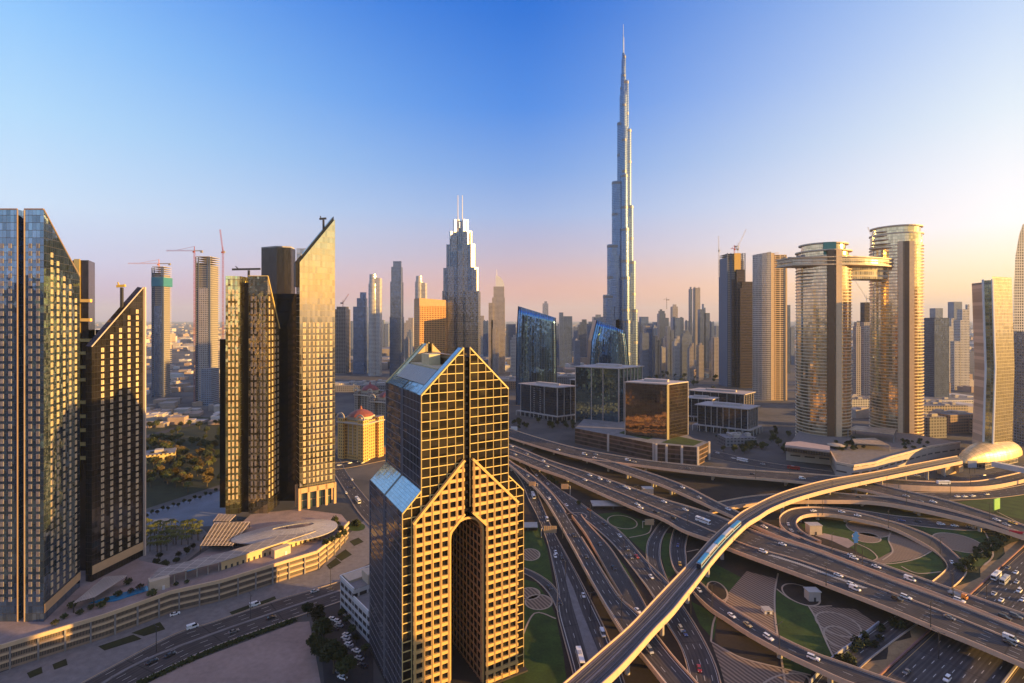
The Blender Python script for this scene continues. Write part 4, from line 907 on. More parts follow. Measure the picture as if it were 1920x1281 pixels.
def deck(s0, s1, w0, w1, bow): # plan outline along the line of the towers
    n = 14; f = [A1 + dv * (s0 + (s1 - s0) * k / n) + nv * (w0 + bow * sin(pi * k / n)) for k in range(n + 1)]; return [tuple(p) for p in f] + [tuple(A1 + dv * s1 - nv * w1), tuple(A1 + dv * s0 - nv * w1)]
Lb = (A2 - A1).length; OUT = deck(-ar1 - 26, Lb - ar2 * .45, ar1 * .5, 16, ar1 * .66)
mb = MB(); mb.prism(OUT, zb0, zb0 + 1.5, 0, None, True); mb.prism(OUT, zb0 + 4.9, zb0 + 5.9, 0, None, True); mb.prism(OUT, zb0 + 9.4, zb1 - 1, 0, None, True); mb.build('deck_band', m_ring, t)
INN = deck(-ar1 - 24, Lb - ar2 * .5, ar1 * .46, 15, ar1 * .64)
mb = MB(); mb.prism(INN, zb0 + 1.5, zb0 + 4.9, 0); mb.prism(INN, zb0 + 5.9, zb0 + 9.4, 0); mb.prism(deck(ar1 * .7, Lb - ar2 * .7, 13, 14, 3), zh(522, 650), zb0 - .05, 0, None, True); mb.build('bridge_glazing', facade('bridge_glass', 6.5, 3, .14, .34, (.4, .36, .3), .8, .15, (.56, .48, .38)), t)
for k in range(5):
    z = zh(512 + 6.5 * k, YB); mb = MB(); mb.ring([(0, z), (12 - k * 1.3, z), (12 - k * 1.3, z + 1), (0, z + 1.1)], 20, tuple(A1 - dv * (ar1 - 2) + nv * 6)); mb.build('stacked_terrace', m_ring, t)
    z = zh(430 + 8 * k, YB); mb = MB(); mb.ring([(0, z), (7 + k * 1.6, z), (7 + k * 1.6, z + 1), (0, z + 1.1)], 20, tuple(A2 - dv * (ar2 - 3) + nv * 4)); mb.build('stacked_terrace', m_ring, t)
    z = zh(526 + 8 * k, YB); mb = MB(); mb.ring([(0, z), (8 - k, z), (8 - k, z + 1), (0, z + 1.1)], 20, tuple(A2 - dv * (ar2 - 2) + nv * 4)); mb.build('stacked_terrace', m_ring, t)
mb = MB()
for k in range(26): p = A1 + dv * (-ar1 - 20 + (Lb + ar1 + 20) * k / 26) + nv * (4 + 9 * sin(k)); mb.obox(tuple(p), dv, 2.2, 1.2, zb1 - .95, zb1 + .4 + (k % 3))
mb.build('deck_planter', CONC_D, t)
mb = MB(); a_ = radians(15) - atan2(1544 - CX, F); p = A1 + Vector((sin(a_), -cos(a_))) * (ar1 * .86); mb.obox(tuple(p), (cos(a_), sin(a_)), 7, 2, zh(478, 640), zh(454, 640)); tag(mb.build('crown_panel', plain('green_crown_panel', (.10, .28, .22), .3)), 'green glass panel in the left round tower crown', 'panel')
# podium below the round towers
pp = [gp(*q, 14) for q in ((1474, 840), (1557, 848), (1568, 868), (1600, 874), (1640, 868), (1668, 858), (1745, 838), (1800, 830), (1735, 818), (1640, 800), (1500, 806))]
t = thing('curved_podium', 'sandy curved podium with roof garden below the round towers', 'podium', (pp[3].x, pp[3].y, 0))
m_pod = facade('sandy_podium_wall', 7, 14, .30, .78, (.07, .06, .06), .3, .3, (.46, .38, .32), .7, tilt=.0)
mb = MB(); mb.prism([(p.x, p.y) for p in pp], 0, 14, 0, 1); mb.build('wall', [m_pod, plain('roof_paving', (.22, .19, .17), .85, var=.3)], t)
mb = MB()
for a, b in zip(pp[1:7], pp[2:8]): mb.bar((a.x, a.y - .2, 14.3), (b.x, b.y - .2, 14.3), 1.2, 2.2)
mb.build('parapet', plain('podium_parapet', (.60, .46, .34), .6), t)
q = [gp(*a, 20) for a in ((1472, 836), (1556, 846), (1556, 838), (1500, 829), (1474, 831))]
mb = MB(); mb.prism([(p.x, p.y) for p in q], 14.02, 19, 0); bl = mb.build('wing_wall', facade('dark_wing_glass', 9, 2.4, .05, .1, (.16, .13, .12), .8, .12, (.3, .22, .18)), t)
mb = MB(); mb.prism([(p.x, p.y) for p in q], 19.05, 21, 0, None, True); mb.build('roof_slab', plain('pink_roof', (.5, .38, .34), .6), bl)
for lab, qd, z in (('wide tiled entrance canopy between the round towers', ((1590, 806), (1676, 815), (1680, 806), (1604, 799)), 24), ('plain tan canopy below the tiled entrance canopy', ((1603, 832), (1668, 836), (1640, 822), (1598, 824)), 20)):
    P = [gp(*a, z) for a in qd]; ct = thing('entrance_canopy', lab, 'canopy', (P[0].x, P[0].y, 14), 0, 'entrance canopies of the round towers'); mb = MB(); mb.prism([(p.x, p.y) for p in P], z, z + .8, 0, None, True); mb.build('roof', facade('canopy_tiles_%d' % z, 4, 4, .15, .12, (.36, .25, .16), .1, .5, (.62, .46, .3), .5, tilt=0), ct)
    mb = MB()
    for p in P: mb.bar((p.x, p.y, 14), (p.x, p.y, z), .8)
    mb.build('post', CONC_D, ct)
for lab, px, py, r in (('small gold round pavilion roof at the left round tower foot', 1568, 834, 9), ):
    p = gp(px, py, 18); ct = thing('round_pavilion', lab, 'pavilion', (p.x, p.y, 14)); mb = MB(); mb.ring([(0, 17), (r * .9, 17), (r, 18), (r * .5, 19), (0, 19.3)], 20, (p.x, p.y)); mb.build('roof', TAN, ct); mb = MB(); mb.ring([(r * .7, 14), (r * .7, 17)], 16, (p.x, p.y)); mb.build('wall', g_off, ct)
# ---- metro station shell
p0 = gp(1864, 858, 10); t = thing('station_shell', 'gold clam shaped metro station shell over the viaduct', 'station', (p0.x, p0.y, 0))
mb = MB(); NU, NV = 30, 14; ax = Vector((sin(radians(66)), cos(radians(66)))); ay = Vector((-ax.y, ax.x)); c0_ = Vector((p0.x + 8, p0.y + 14))
def shell(u, v):
    s = -1 + 2 * u; e = 1.5 if s < 0 else 2.8; hw = 15 * max(0, 1 - abs(s) ** e) ** .6; h = 17.5 * max(0, 1 - abs(s) ** (e + .4)) ** .62
    a = pi * v; p = c0_ + ax * (s * 60) - ay * (hw * cos(a)); return (p.x, p.y, 7 + h * sin(a) ** .8)
for i in range(NU):
    for j in range(NV):
        P = [shell(i / NU, j / NV), shell((i + 1) / NU, j / NV), shell((i + 1) / NU, (j + 1) / NV), shell(i / NU, (j + 1) / NV)]
        mb.face(P, [(i * 3, j * 3), (i * 3 + 3, j * 3), (i * 3 + 3, j * 3 + 3), (i * 3, j * 3 + 3)], 0, True)
mb.build('shell_roof', facade('gold_shell_panels', 4.2, 4.2, .07, .07, (.74, .52, .26), .45, .42, (.40, .27, .13), .6, tilt=.06, var=.14), t, weld=True)
mb = MB(); mb.obox(c0_, ax, 34, 11, 0, 7.5); mb.build('concourse', facade('concourse_glass', 4, 3, .1, .15, (.2, .2, .2), .6, .15, (.5, .4, .3)), t)
mb = MB(); q = gp(1775, 873, 8); mb.obox((q.x, q.y), ax, 9, 4, 0, 9); mb.obox((q.x + 10, q.y - 3), ax, 4, 2, 3, 9); mb.build('entrance_block', plain('orange_entrance', (.62, .38, .18), .5), t)
t = thing('footbridge_tube', 'long white enclosed footbridge leaving the gold station to the right', 'footbridge', (p0.x + 30, p0.y - 6, 8)); mb = MB()
a, b = gp(1862, 868, 12), gp(1960, 888, 12); mb.bar((a.x, a.y, 11), (b.x, b.y, 11), 6, 5); mb.build('tube', plain('bridge_cladding', (.55, .5, .47), .35), t); mb = MB(); mb.bar((b.x, b.y, 0), (b.x, b.y, 9), 1.5); mb.build('pillar', CONC, t)
# ---- bent slab tower at right and the right edge tower
YQ = 565.0; t = thing('bent_slab_tower', 'bent office slab tower with gold right face and green centre stripe', 'skyscraper', (xd(1860, YQ), YQ, 0))
zq, zk = zh(519, YQ), zh(690, YQ); QP = [(xd(1822, YQ + 22), YQ + 22), (xd(1842, YQ + 2), YQ + 2), (xd(1860, YQ - 4), YQ - 4), (xd(1897, YQ + 12), YQ + 12), (xd(1895, YQ + 60), YQ + 60), (xd(1824, YQ + 66), YQ + 66)]
def bent(x0, y0, x1, y1, mat, name, top):
    mb = MB(); k = 3.2
    for za, zb, oa, ob in ((0, zk, 0, k), (zk, top, k, 0)): mb.face([(x0 + oa, y0, za), (x1 + oa, y1, za), (x1 + ob, y1, zb), (x0 + ob, y0, zb)], [(0, za), (x1 - x0, za), (x1 - x0, zb), (0, zb)])
    return mb, name, mat
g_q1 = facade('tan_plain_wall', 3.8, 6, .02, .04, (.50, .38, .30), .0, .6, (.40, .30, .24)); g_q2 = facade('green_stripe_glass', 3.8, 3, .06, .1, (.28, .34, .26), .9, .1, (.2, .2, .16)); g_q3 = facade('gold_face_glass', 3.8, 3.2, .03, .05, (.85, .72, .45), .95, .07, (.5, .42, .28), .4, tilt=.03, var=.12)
for i, (m, n, dz) in enumerate(((g_q1, 'tan_wall', -6), (g_q2, 'green_glazing', -4), (g_q3, 'gold_glazing', 0), (g_q3, 'gold_glazing', 0), (g_q1, 'tan_wall', -5), (g_q1, 'tan_wall', -6))):
    b, n, m = bent(*QP[i], *QP[(i + 1) % 6], m, n, zq + dz); b.build(n, m, t)
mb = MB(); mb.prism(QP, zq - 8, zq - 6.5); mb.build('roof', ROOFG, t)
mb = MB()
for x, y in QP[1:3]: mb.bar((x, y - .4, 0), (x + 3.2, y - .4, zk), 1.4); mb.bar((x + 3.2, y - .4, zk), (x, y - .4, zq - 3), 1.4)
mb.build('edge_fin', WHITE, t)
YR = 700.0; t = thing('curved_edge_tower', 'hazy curved tower cut by the right edge of the view', 'skyscraper', (xd(1925, YR), YR, 0))
mb = MB(); prof = [(1900, 640), (1901, 540), (1904, 480), (1911, 440), (1918, 420)]
P = [(xd(1899, YR), 0)] + [(xd(a, YR), zh(b, YR)) for a, b in prof] + [(xd(1950, YR), zh(420, YR)), (xd(1950, YR), 0)]
f_ = [(p[0], YR, p[1]) for p in P][::-1]; b_ = [(p[0] * (YR + 14) / YR, YR + 14, p[1]) for p in P][::-1]; mb.face(f_[::-1], [(p[0], p[2]) for p in f_[::-1]]); mb.face(b_)
for i in range(len(P)): j = (i + 1) % len(P); mb.face([f_[i], f_[j], b_[j], b_[i]], [(0, f_[i][2]), (0, f_[j][2]), (40, b_[j][2]), (40, b_[i][2])])
mb.build('shaft', fac('white'), t)
steps('office_block', 'grey lower office block in front of the right edge tower', 640, [(1900, 1960, 622)], 'grey')
for lab, pxa, pxb, y0, Y, kind in (('large hazy office slab with dark window bands behind the round towers', 1732, 1780, 596, 950, 'slate'), ('distant pale block with stepped top behind the hazy office slab', 1743, 1768, 578, 1500, 'grey'), ('distant plain pink grey block against the bright sky', 1777, 1804, 566, 1650, 'grey')):
    steps('hazy_tower', lab, Y, [(pxa, pxb, y0)], kind, 'hazy towers right of the round towers')
steps('hazy_tower', 'white stepped apartment tower left of the bent slab', 1150, [(1782, 1800, 640), (1788, 1818, 600), (1794, 1818, 580), (1810, 1818, 571)], 'white', 'hazy towers right of the round towers')
steps('hazy_tower', 'pale thin tower glimpsed right of the hazy office slab', 1300, [(1772, 1790, 612), (1779, 1789, 597)], 'white', 'hazy towers right of the round towers')
steps('apartment_tower', 'beige apartment tower with balconies glimpsed between the round towers', 930, [(1599, 1614, 612), (1601, 1612, 604)], 'beige', 'towers glimpsed between the round towers')
steps('apartment_tower', 'taller beige slab beside the balconied tower between the round towers', 990, [(1612, 1631, 604)], 'beige', 'towers glimpsed between the round towers')
steps('apartment_tower', 'dark unfinished slab under a crane between the round towers', 1250, [(1613, 1632, 567)], 'dusk', 'towers glimpsed between the round towers')
crane('crane with raised jib above the dark slab between the round towers', 1625, 1255, 567, 560, None, (1602, 524), WHITE)
crane('faint crane with raised jib behind the right round tower crown', 1640, 1300, 470, 455, None, (1627, 426), WHITE)
steps('apartment_tower', 'thin dark tower glimpsed right of the grey gold slab', 1500, [(1473, 1482, 572)], 'slate', 'towers glimpsed between the round towers')
# ================================================================== sheets of ground
LAWN = MATS['lawn']
SOIL = plain('dark_soil', (.030, .020, .014), .95, var=.45, scale=.09)
TURF = plain('scrub_turf', (.028, .032, .009), .95, var=.5, scale=.1)
SAND = plain('pale_sand', (.32, .24, .21), .95, var=.25, scale=.06)
PAVE = plain('pale_paving', (.20, .185, .185), .85, var=.25, scale=.3)
PLAZA = plain('blue_grey_paving', (.17, .19, .23), .7, var=.2, scale=.1)
VERGE = plain('tan_verge', (.30, .19, .09), .95, var=.3, scale=.2)
KERB = plain('tan_kerb', (.42, .32, .23), .85)
LINE = plain('road_paint', (.55, .53, .50), .6, var=.15, scale=1.5)
LINEY = plain('yellow_paint', (.50, .33, .12), .6)
m, t, b = newmat('striped_field'); g = NN(t, 'ShaderNodeNewGeometry'); w = NN(t, 'ShaderNodeTexWave', wave_type='BANDS', bands_direction='X'); w.inputs['Scale'].default_value = .15; w.inputs['Distortion'].default_value = 2.2; w.inputs['Detail'].default_value = 3; w.inputs['Detail Scale'].default_value = .6
mp = NN(t, 'ShaderNodeMapping'); mp.inputs['Rotation'].default_value = (0, 0, radians(-28)); t.links.new(g.outputs['Position'], mp.inputs[0]); t.links.new(mp.outputs[0], w.inputs[0])
t.links.new(MIX(t, w.outputs['Fac'] if 'Fac' in w.outputs else w.outputs[1], (.11, .070, .048), (.33, .23, .155)), b.inputs['Base Color']); b.inputs['Roughness'].default_value = .95; FIELD = m
def inset(name, mat, px, z, kind='structure'):
    mb = MB(); P = [gp(x, y, z) for x, y in px]; mb.sheet([(p.x, p.y) for p in P], z); return tag(mb.build(name, mat), kind=kind)
def smooth(pts, n, closed=False):
    """Catmull-Rom through pts, resampled to n + 1 points by arc length"""
    P = [Vector(p) for p in pts]; out = []
    for i in range(len(P) - 1):
        a, b, c, d = P[max(i - 1, 0)], P[i], P[i + 1], P[min(i + 2, len(P) - 1)]
        for k in range(12):
            q = k / 12; out.append(.5 * ((2 * b) + (c - a) * q + (2 * a - 5 * b + 4 * c - d) * q * q + (3 * b - a - 3 * c + d) * q ** 3))
    out.append(P[-1]); L = [0]
    for a, b in zip(out[:-1], out[1:]): L.append(L[-1] + (b - a).length)
    res = []; j = 0
    for k in range(n + 1):
        s = L[-1] * k / n
        while j < len(L) - 2 and L[j + 1] < s: j += 1
        f = (s - L[j]) / max(1e-6, L[j + 1] - L[j]); res.append(out[j].lerp(out[j + 1], min(1, max(0, f))))
    return res
inset('interchange_ground', SOIL, [(900, 1330), (930, 880), (1010, 838), (1200, 868), (1420, 890), (1640, 925), (1960, 905), (2100, 1000), (1660, 1330)], .03)
inset('scrub_ground', TURF, [(1560, 950), (1700, 948), (1960, 930), (2050, 990), (1900, 1040), (1820, 1110), (1700, 1090)], .06)
for q in ([(960, 985), (1008, 982), (1026, 1030), (1034, 1075), (1038, 1105), (1000, 1075), (960, 1060)], [(960, 1080), (1005, 1092), (1030, 1125), (1042, 1155), (1056, 1225), (1068, 1320), (940, 1320)], [(1110, 965), (1160, 960), (1222, 982), (1212, 1040), (1180, 1010), (1130, 975)],
          [(1088, 975), (1122, 1000), (1172, 1062), (1200, 1112), (1160, 1060), (1120, 1010)], [(1245, 1000), (1264, 1000), (1255, 1040), (1266, 1075), (1252, 1085), (1239, 1040)], [(1300, 1060), (1340, 1057), (1390, 1083), (1363, 1118), (1330, 1105)], [(1456, 1105), (1467, 1110), (1486, 1124), (1516, 1136), (1532, 1163), (1563, 1232), (1530, 1230), (1461, 1191), (1454, 1146)],
          [(1460, 1225), (1530, 1256), (1515, 1266), (1471, 1254)], [(1500, 985), (1530, 973), (1585, 977), (1620, 990), (1665, 1010), (1672, 1028), (1660, 1045), (1632, 1050), (1600, 1030), (1560, 1008), (1520, 1000)], [(1716, 986), (1760, 990), (1830, 990), (1850, 1005), (1862, 1045), (1846, 1060), (1815, 1065), (1800, 1040), (1760, 1010)],
          [(1650, 1057), (1700, 1051), (1748, 1035), (1765, 1050), (1772, 1066), (1750, 1080), (1690, 1070)], [(1790, 942), (1930, 925), (1960, 985), (1870, 962)], [(1296, 1128), (1320, 1140), (1345, 1160), (1338, 1200), (1312, 1170)], [(1280, 1062), (1300, 1068), (1330, 1100), (1310, 1108)]):
    inset('lawn', LAWN, q, .10)
for q in ([(1400, 1071), (1455, 1085), (1452, 1112), (1453, 1163), (1456, 1189), (1415, 1168), (1360, 1128), (1362, 1115)], [(1333, 1203), (1390, 1233), (1467, 1253), (1515, 1263), (1490, 1320), (1370, 1320), (1350, 1250)], [(1518, 1136), (1604, 1142), (1645, 1171), (1583, 1216), (1566, 1232), (1534, 1164)], [(1670, 993), (1710, 1003), (1750, 1030), (1715, 1048), (1657, 1057), (1632, 1055), (1672, 1034), (1666, 1012)]):
    inset('striped_field', FIELD, q, .13)
inset('sandy_yard', SAND, [(1528, 1004), (1545, 1000), (1590, 1010), (1604, 1020), (1590, 1028), (1560, 1014)], .13)
def ribbon_line(pts, wd, z, mat, name, close=False):
    P = [gp(x, y, z) for x, y in pts]; S = smooth([(p.x, p.y, z) for p in P], max(8, len(P) * 5)); mb = MB()
    for i in range(len(S) - 1):
        d0 = (S[min(i + 1, len(S) - 1)] - S[max(i - 1, 0)]).normalized(); d1 = (S[min(i + 2, len(S) - 1)] - S[i]).normalized()
        n0, n1 = Vector((-d0.y, d0.x, 0)) * wd / 2, Vector((-d1.y, d1.x, 0)) * wd / 2; mb.face([S[i] - n0, S[i + 1] - n1, S[i + 1] + n1, S[i] + n0])
    return tag(mb.build(name, mat), kind='structure')
def ellipse(cx, cy, rx, ry, rot, fill=None, wd=.9):
    r = radians(rot); P = [(cx + rx * cos(a) * cos(r) - ry * sin(a) * sin(r), cy + rx * cos(a) * sin(r) + ry * sin(a) * cos(r)) for a in (2 * pi * k / 22 for k in range(22))]
    if fill: inset('planting_bed', fill, P, .16)
    ribbon_line(P + [P[0]], wd, .2, KERB, 'kerb_path')
for e in ((1628, 992, 42, 13, 12, FIELD), (1625, 1008, 27, 9, 8, FIELD), (1797, 1018, 50, 15, 14, FIELD), (1572, 1171, 45, 19, 20, None), (1573, 1194, 30, 17, 25, None), (1502, 1115, 38, 16, 22, SOIL), (994, 1040, 18, 11, 0, FIELD), (993, 1113, 19, 11, 0, FIELD), (1010, 1129, 25, 14, 0, FIELD), (1167, 979, 28, 12, 10, None), (1080, 968, 20, 7, 0, None), (1345, 1108, 22, 14, 40, SOIL), (1470, 1290, 50, 25, -15, None)): ellipse(*e)
for q in ([(1459, 1075), (1453, 1108), (1453, 1150), (1458, 1190), (1466, 1240), (1476, 1300)], [(1456, 1104), (1480, 1122), (1516, 1136), (1560, 1136)], [(1516, 1136), (1532, 1163), (1548, 1200), (1566, 1238)], [(1333, 1203), (1390, 1233), (1467, 1253), (1520, 1266)], [(1749, 1032), (1720, 1047), (1680, 1056), (1640, 1058)], [(1835, 985), (1850, 1004), (1862, 1040), (1845, 1060)], [(1365, 1120), (1340, 1160), (1333, 1203)], [(1604, 1018), (1630, 1030), (1645, 1045), (1635, 1052)], [(1672, 995), (1666, 1012), (1674, 1034), (1655, 1050)], [(975, 1205), (1002, 1150), (1042, 1160)], [(1180, 1008), (1215, 1000), (1222, 985)], [(1287, 1035), (1310, 1030)], [(1870, 960), (1900, 975), (1930, 990)], [(1690, 1062), (1720, 1075), (1765, 1072)]): ribbon_line(q, .9, .22, KERB, 'kerb_path')
# left side sheets
inset('pavement', PAVE, [(-160, 1330), (-60, 1290), (0, 1262), (260, 1163), (600, 1068), (650, 1005), (700, 960), (720, 1040), (637, 1089), (400, 1165), (156, 1278), (60, 1330)], .04)
inset('sand_lot', SAND, [(190, 1330), (330, 1252), (557, 1167), (580, 1165), (592, 1230), (610, 1330)], .05)
inset('car_park', ASPH, [(596, 1145), (640, 1122), (700, 1190), (700, 1330), (612, 1330)], .06)
inset('plaza', PLAZA, [(240, 1010), (262, 965), (415, 920), (450, 945), (410, 985), (330, 992), (265, 1045)], .06)
inset('grove_paving', PAVE, [(255, 1060), (262, 995), (372, 983), (400, 1012), (330, 1068)], .09)
inset('park_ground', TURF, [(255, 960), (255, 800), (300, 775), (420, 785), (425, 905)], .05)
for q in ([(184, 1212), (250, 1190), (266, 1198), (196, 1220)], [(246, 1187), (300, 1166), (310, 1180), (270, 1193)], [(98, 1246), (124, 1235), (127, 1247), (102, 1256)], [(50, 1262), (78, 1250), (80, 1262), (56, 1272)], [(280, 1065), (312, 1048), (316, 1062), (290, 1080)], [(628, 1044), (648, 1030), (660, 1040), (640, 1052)], [(612, 1060), (630, 1046), (640, 1055), (618, 1068)], [(655, 1015), (672, 1008), (682, 1016), (664, 1024)], [(430, 1148), (470, 1133), (474, 1138), (436, 1154)], [(478, 1132), (515, 1118), (518, 1123), (484, 1138)]): inset('lawn', TURF, q, .10)
P = [(668 + 17 * cos(a), 988 + 8 * sin(a)) for a in (2 * pi * k / 20 for k in range(20))]; inset('lawn', LAWN, P, .12)
inset('canal_water', plain('teal_water', (.02, .09, .10), .08, spec=.6), [(684, 850), (690, 822), (740, 812), (740, 846)], .08)
ribbon_line([(230, 832), (340, 801), (430, 781), (520, 770)], 15, .10, ASPH, 'far_road')
ribbon_line([(600, 700), (640, 722), (700, 762), (760, 800)], 16, .10, ASPH, 'far_road')
ribbon_line([(560, 672), (700, 668), (960, 690), (1200, 720)], 18, .10, ASPH, 'far_road')
inset('far_lake', plain('lake_water', (.05, .08, .11), .12, spec=.6), [(250, 640), (320, 634), (420, 632), (425, 650), (320, 655)], .1)
inset('far_lake', MATS['lake_water'], [(1195, 700), (1290, 690), (1340, 705), (1290, 720), (1200, 716)], .1)
# ================================================================== roads
ROADS = {}
PARA = plain('road_parapet', (.66, .45, .30), .7, var=.12, scale=.4)
def zf(zs):
    def f(q):
        for (a, za), (b, zb) in zip(zs[:-1], zs[1:]):
            if q <= b: return za + (zb - za) * max(0, (q - a)) / max(1e-6, b - a)
        return zs[-1][1]
    return f
def edge3(px, zs):
    L = [0]
    for a, b in zip(px[:-1], px[1:]): L.append(L[-1] + sqrt((b[0] - a[0]) ** 2 + (b[1] - a[1]) ** 2))
    f = zf(zs); return [gp(x, y, f(l / L[-1])) for (x, y), l in zip(px, L)]
def road(key, name, label, Lp, Rp, zs, lanes=2, para=(1, 1), thick=1.5, piers=(), n=None, mat=None, ph=1.0, dash=True, kind='structure', cat=None, edge_lines=True, pier_r=1.2, pw=.4, skip=()):
    Lw, Rw = edge3(Lp, zs), edge3(Rp, zs)
    ln = max(sum((b - a).length for a, b in zip(Lw[:-1], Lw[1:])), 1); n = n or int(min(90, max(14, ln / 6)))
    A, B = smooth(Lw, n), smooth(Rw, n); elev = max(z for _, z in zs) > 1
    mb = MB(); run = 0
    for i in range(n):
        a, b, c, d = A[i], B[i], B[i + 1], A[i + 1]; w0, w1 = (b - a).length, (c - d).length; st = (a.lerp(b, .5) - d.lerp(c, .5)).length
        mb.face([a, b, c, d], [(0, run), (w0, run), (w1, run + st), (0, run + st)], 0); run += st
        if elev:
            k = Vector((0, 0, thick)); ka = min(thick, max(.05, a.z)); kd = min(thick, max(.05, d.z)); kb = min(thick, max(.05, b.z)); kc = min(thick, max(.05, c.z))
            a2, b2, c2, d2 = a - Vector((0, 0, ka)), b - Vector((0, 0, kb)), c - Vector((0, 0, kc)), d - Vector((0, 0, kd))
            ia, ib, ic, id_ = a2.lerp(b2, .22), a2.lerp(b2, .78), d2.lerp(c2, .78), d2.lerp(c2, .22)
            mb.face([a, d, d2, a2], None, 1); mb.face([b, b2, c2, c], None, 1); mb.face([a2, d2, c2, b2], None, 2)
    o = mb.build(name, [mat or ROADM, PARA, CONC_D])
    if kind == 'structure': tag(o, label, None, None, 'structure')
    else: tag(o, label, cat)
    for side, (E, O, on) in enumerate(((A, B, para[0]), (B, A, para[1]))):
        if not on: continue
        mb = MB()
        for i in range(n):
            if any(a <= i / n < b for s_, a, b in skip if s_ == side): continue
            u0, u1 = (O[i] - E[i]), (O[i + 1] - E[i + 1]); u0.z = u1.z = 0; u0.normalize(); u1.normalize(); h = Vector((0, 0, ph))
            p0, p1, q0, q1 = E[i] - u0 * .06, E[i + 1] - u1 * .06, E[i] + u0 * pw, E[i + 1] + u1 * pw; lo = Vector((0, 0, min(.9, max(.0, E[i].z - .1)))) if elev else Vector()
            F_ = [[p0 - lo, p1 - lo, p1 + h, p0 + h], [p0 + h, p1 + h, q1 + h, q0 + h], [q0 + h, q1 + h, q1, q0]]
            for f in F_: mb.face(f if side == 1 else f[::-1])
        if mb.v: mb.build('parapet' if elev else 'kerb', PARA if elev else KERB, o)
    mb = MB(); any_ = False
    def strip(f0, f1, i0, i1, mi=0, lift=.05):
        for i in range(i0, i1):
            a, b, c, d = A[i].lerp(B[i], f0), A[i].lerp(B[i], f1), A[i + 1].lerp(B[i + 1], f1), A[i + 1].lerp(B[i + 1], f0); k = Vector((0, 0, lift)); mb.face([a + k, b + k, c + k, d + k], None, mi)
    wd = [(B[i] - A[i]).length for i in range(n + 1)]; wm = sum(wd) / len(wd)
    if edge_lines: strip(.9 / wm, 1.12 / wm, 0, n); strip(1 - 1.12 / wm, 1 - .9 / wm, 0, n); any_ = True
    if dash and lanes > 1:
        tot = sum((A[i + 1].lerp(B[i + 1], .5) - A[i].lerp(B[i], .5)).length for i in range(n)); s = 0
        def at(q):
            x = min(n - 1e-4, q / tot * n); i = int(x); f = x - i; return A[i].lerp(A[i + 1], f), B[i].lerp(B[i + 1], f)
        while s < tot - 4:
            (a0, b0), (a1, b1) = at(s), at(s + 3.6)
            for k in range(1, lanes):
                f = k / lanes; w0 = .11 / max(3, (b0 - a0).length); u = Vector((0, 0, .055))
                mb.face([a0.lerp(b0, f - w0) + u, a0.lerp(b0, f + w0) + u, a1.lerp(b1, f + w0) + u, a1.lerp(b1, f - w0) + u])
            s += 11
        any_ = True
    if any_: mb.build('lane_marking', [LINE, LINEY], o)
    for q in piers:
        x = q * n; i = min(n - 1, int(x)); c = A[i].lerp(B[i], .5); d = (B[i] - A[i]); w_ = d.length; d.z = 0; d.normalize(); tp = c.z - thick - .02
        if tp < 1.5: continue
        pm = MB(); pm.obox((c.x, c.y), d, w_ * .26, 1.1, tp - 1.5, tp, 0, None, True); pm.obox((c.x, c.y), d, w_ * .14, 1.0, tp - 2.6, tp - 1.5, 0, None, True)
        if w_ > 17:
            for s_ in (-1, 1): e = Vector((c.x, c.y)) + Vector((d.x, d.y)) * s_ * w_ * .1; pm.tube((e.x, e.y, 0), (e.x, e.y, tp - 2.6), pier_r, n=10)
        else: pm.tube((c.x, c.y, 0), (c.x, c.y, tp - 2.6), pier_r, n=12)
        pm.build('pier', CONC, o)
    ROADS[key] = ([A[i].lerp(B[i], .5) for i in range(n + 1)], A, B); return o
# broad flyover crossing the whole interchange: far carriageway and near carriageway with median
MHf = [(880, 812), (956, 834), (1031, 864), (1106, 888), (1200, 921), (1242, 936), (1305, 955), (1353, 971), (1400, 991), (1465, 1015), (1530, 1035), (1660, 1085), (1780, 1129), (1920, 1184), (2040, 1231)]
MHn = [(850, 818), (955, 856), (1005, 877), (1059, 896), (1106, 917), (1153, 938), (1200, 958), (1242, 974), (1282, 996), (1333, 1014), (1362, 1028), (1440, 1057), (1549, 1097), (1660, 1140), (1745, 1175), (1815, 1203), (1920, 1248), (2020, 1293)]
MH = road('MH', 'broad_flyover', 'broad many laned flyover crossing the interchange from the gabled tower to the right', MHf, MHn, [(0, 8), (1, 8)], 8, piers=(.10, .17, .24, .31, .38, .46, .53, .61, .69, .77, .85, .93), n=90)
md = edge3([(870, 814), (955, 843), (1028, 871), (1098, 899), (1180, 932), (1289, 977), (1400, 1023), (1500, 1052), (1660, 1108), (1790, 1157), (1920, 1210), (2020, 1252)], [(0, 8.02), (1, 8.02)]); S = smooth(md, 70); mb = MB()
for a, b in zip(S[:-1], S[1:]): mb.bar(a + Vector((0, 0, .35)), b + Vector((0, 0, .35)), .55, .75)
mb.build('median_barrier', PARA, MH)
mb = MB(); h = edge3([(1445, 1041), (1500, 1058), (1560, 1080), (1625, 1104)], [(0, 8.08), (1, 8.08)]); S = smooth(h, 44)
for i in range(0, 44): a = S[i]; d = (S[min(44, i + 1)] - S[max(0, i - 1)]).normalized(); nn_ = Vector((-d.y, d.x, 0)); q = a + nn_ * 1.3 + d * .9; r_ = a - nn_ * 1.3 - d * .9; e = d * .35; mb.face([r_ - e, r_ + e, q + e, q - e])
mb.build('hatching', LINE, MH)
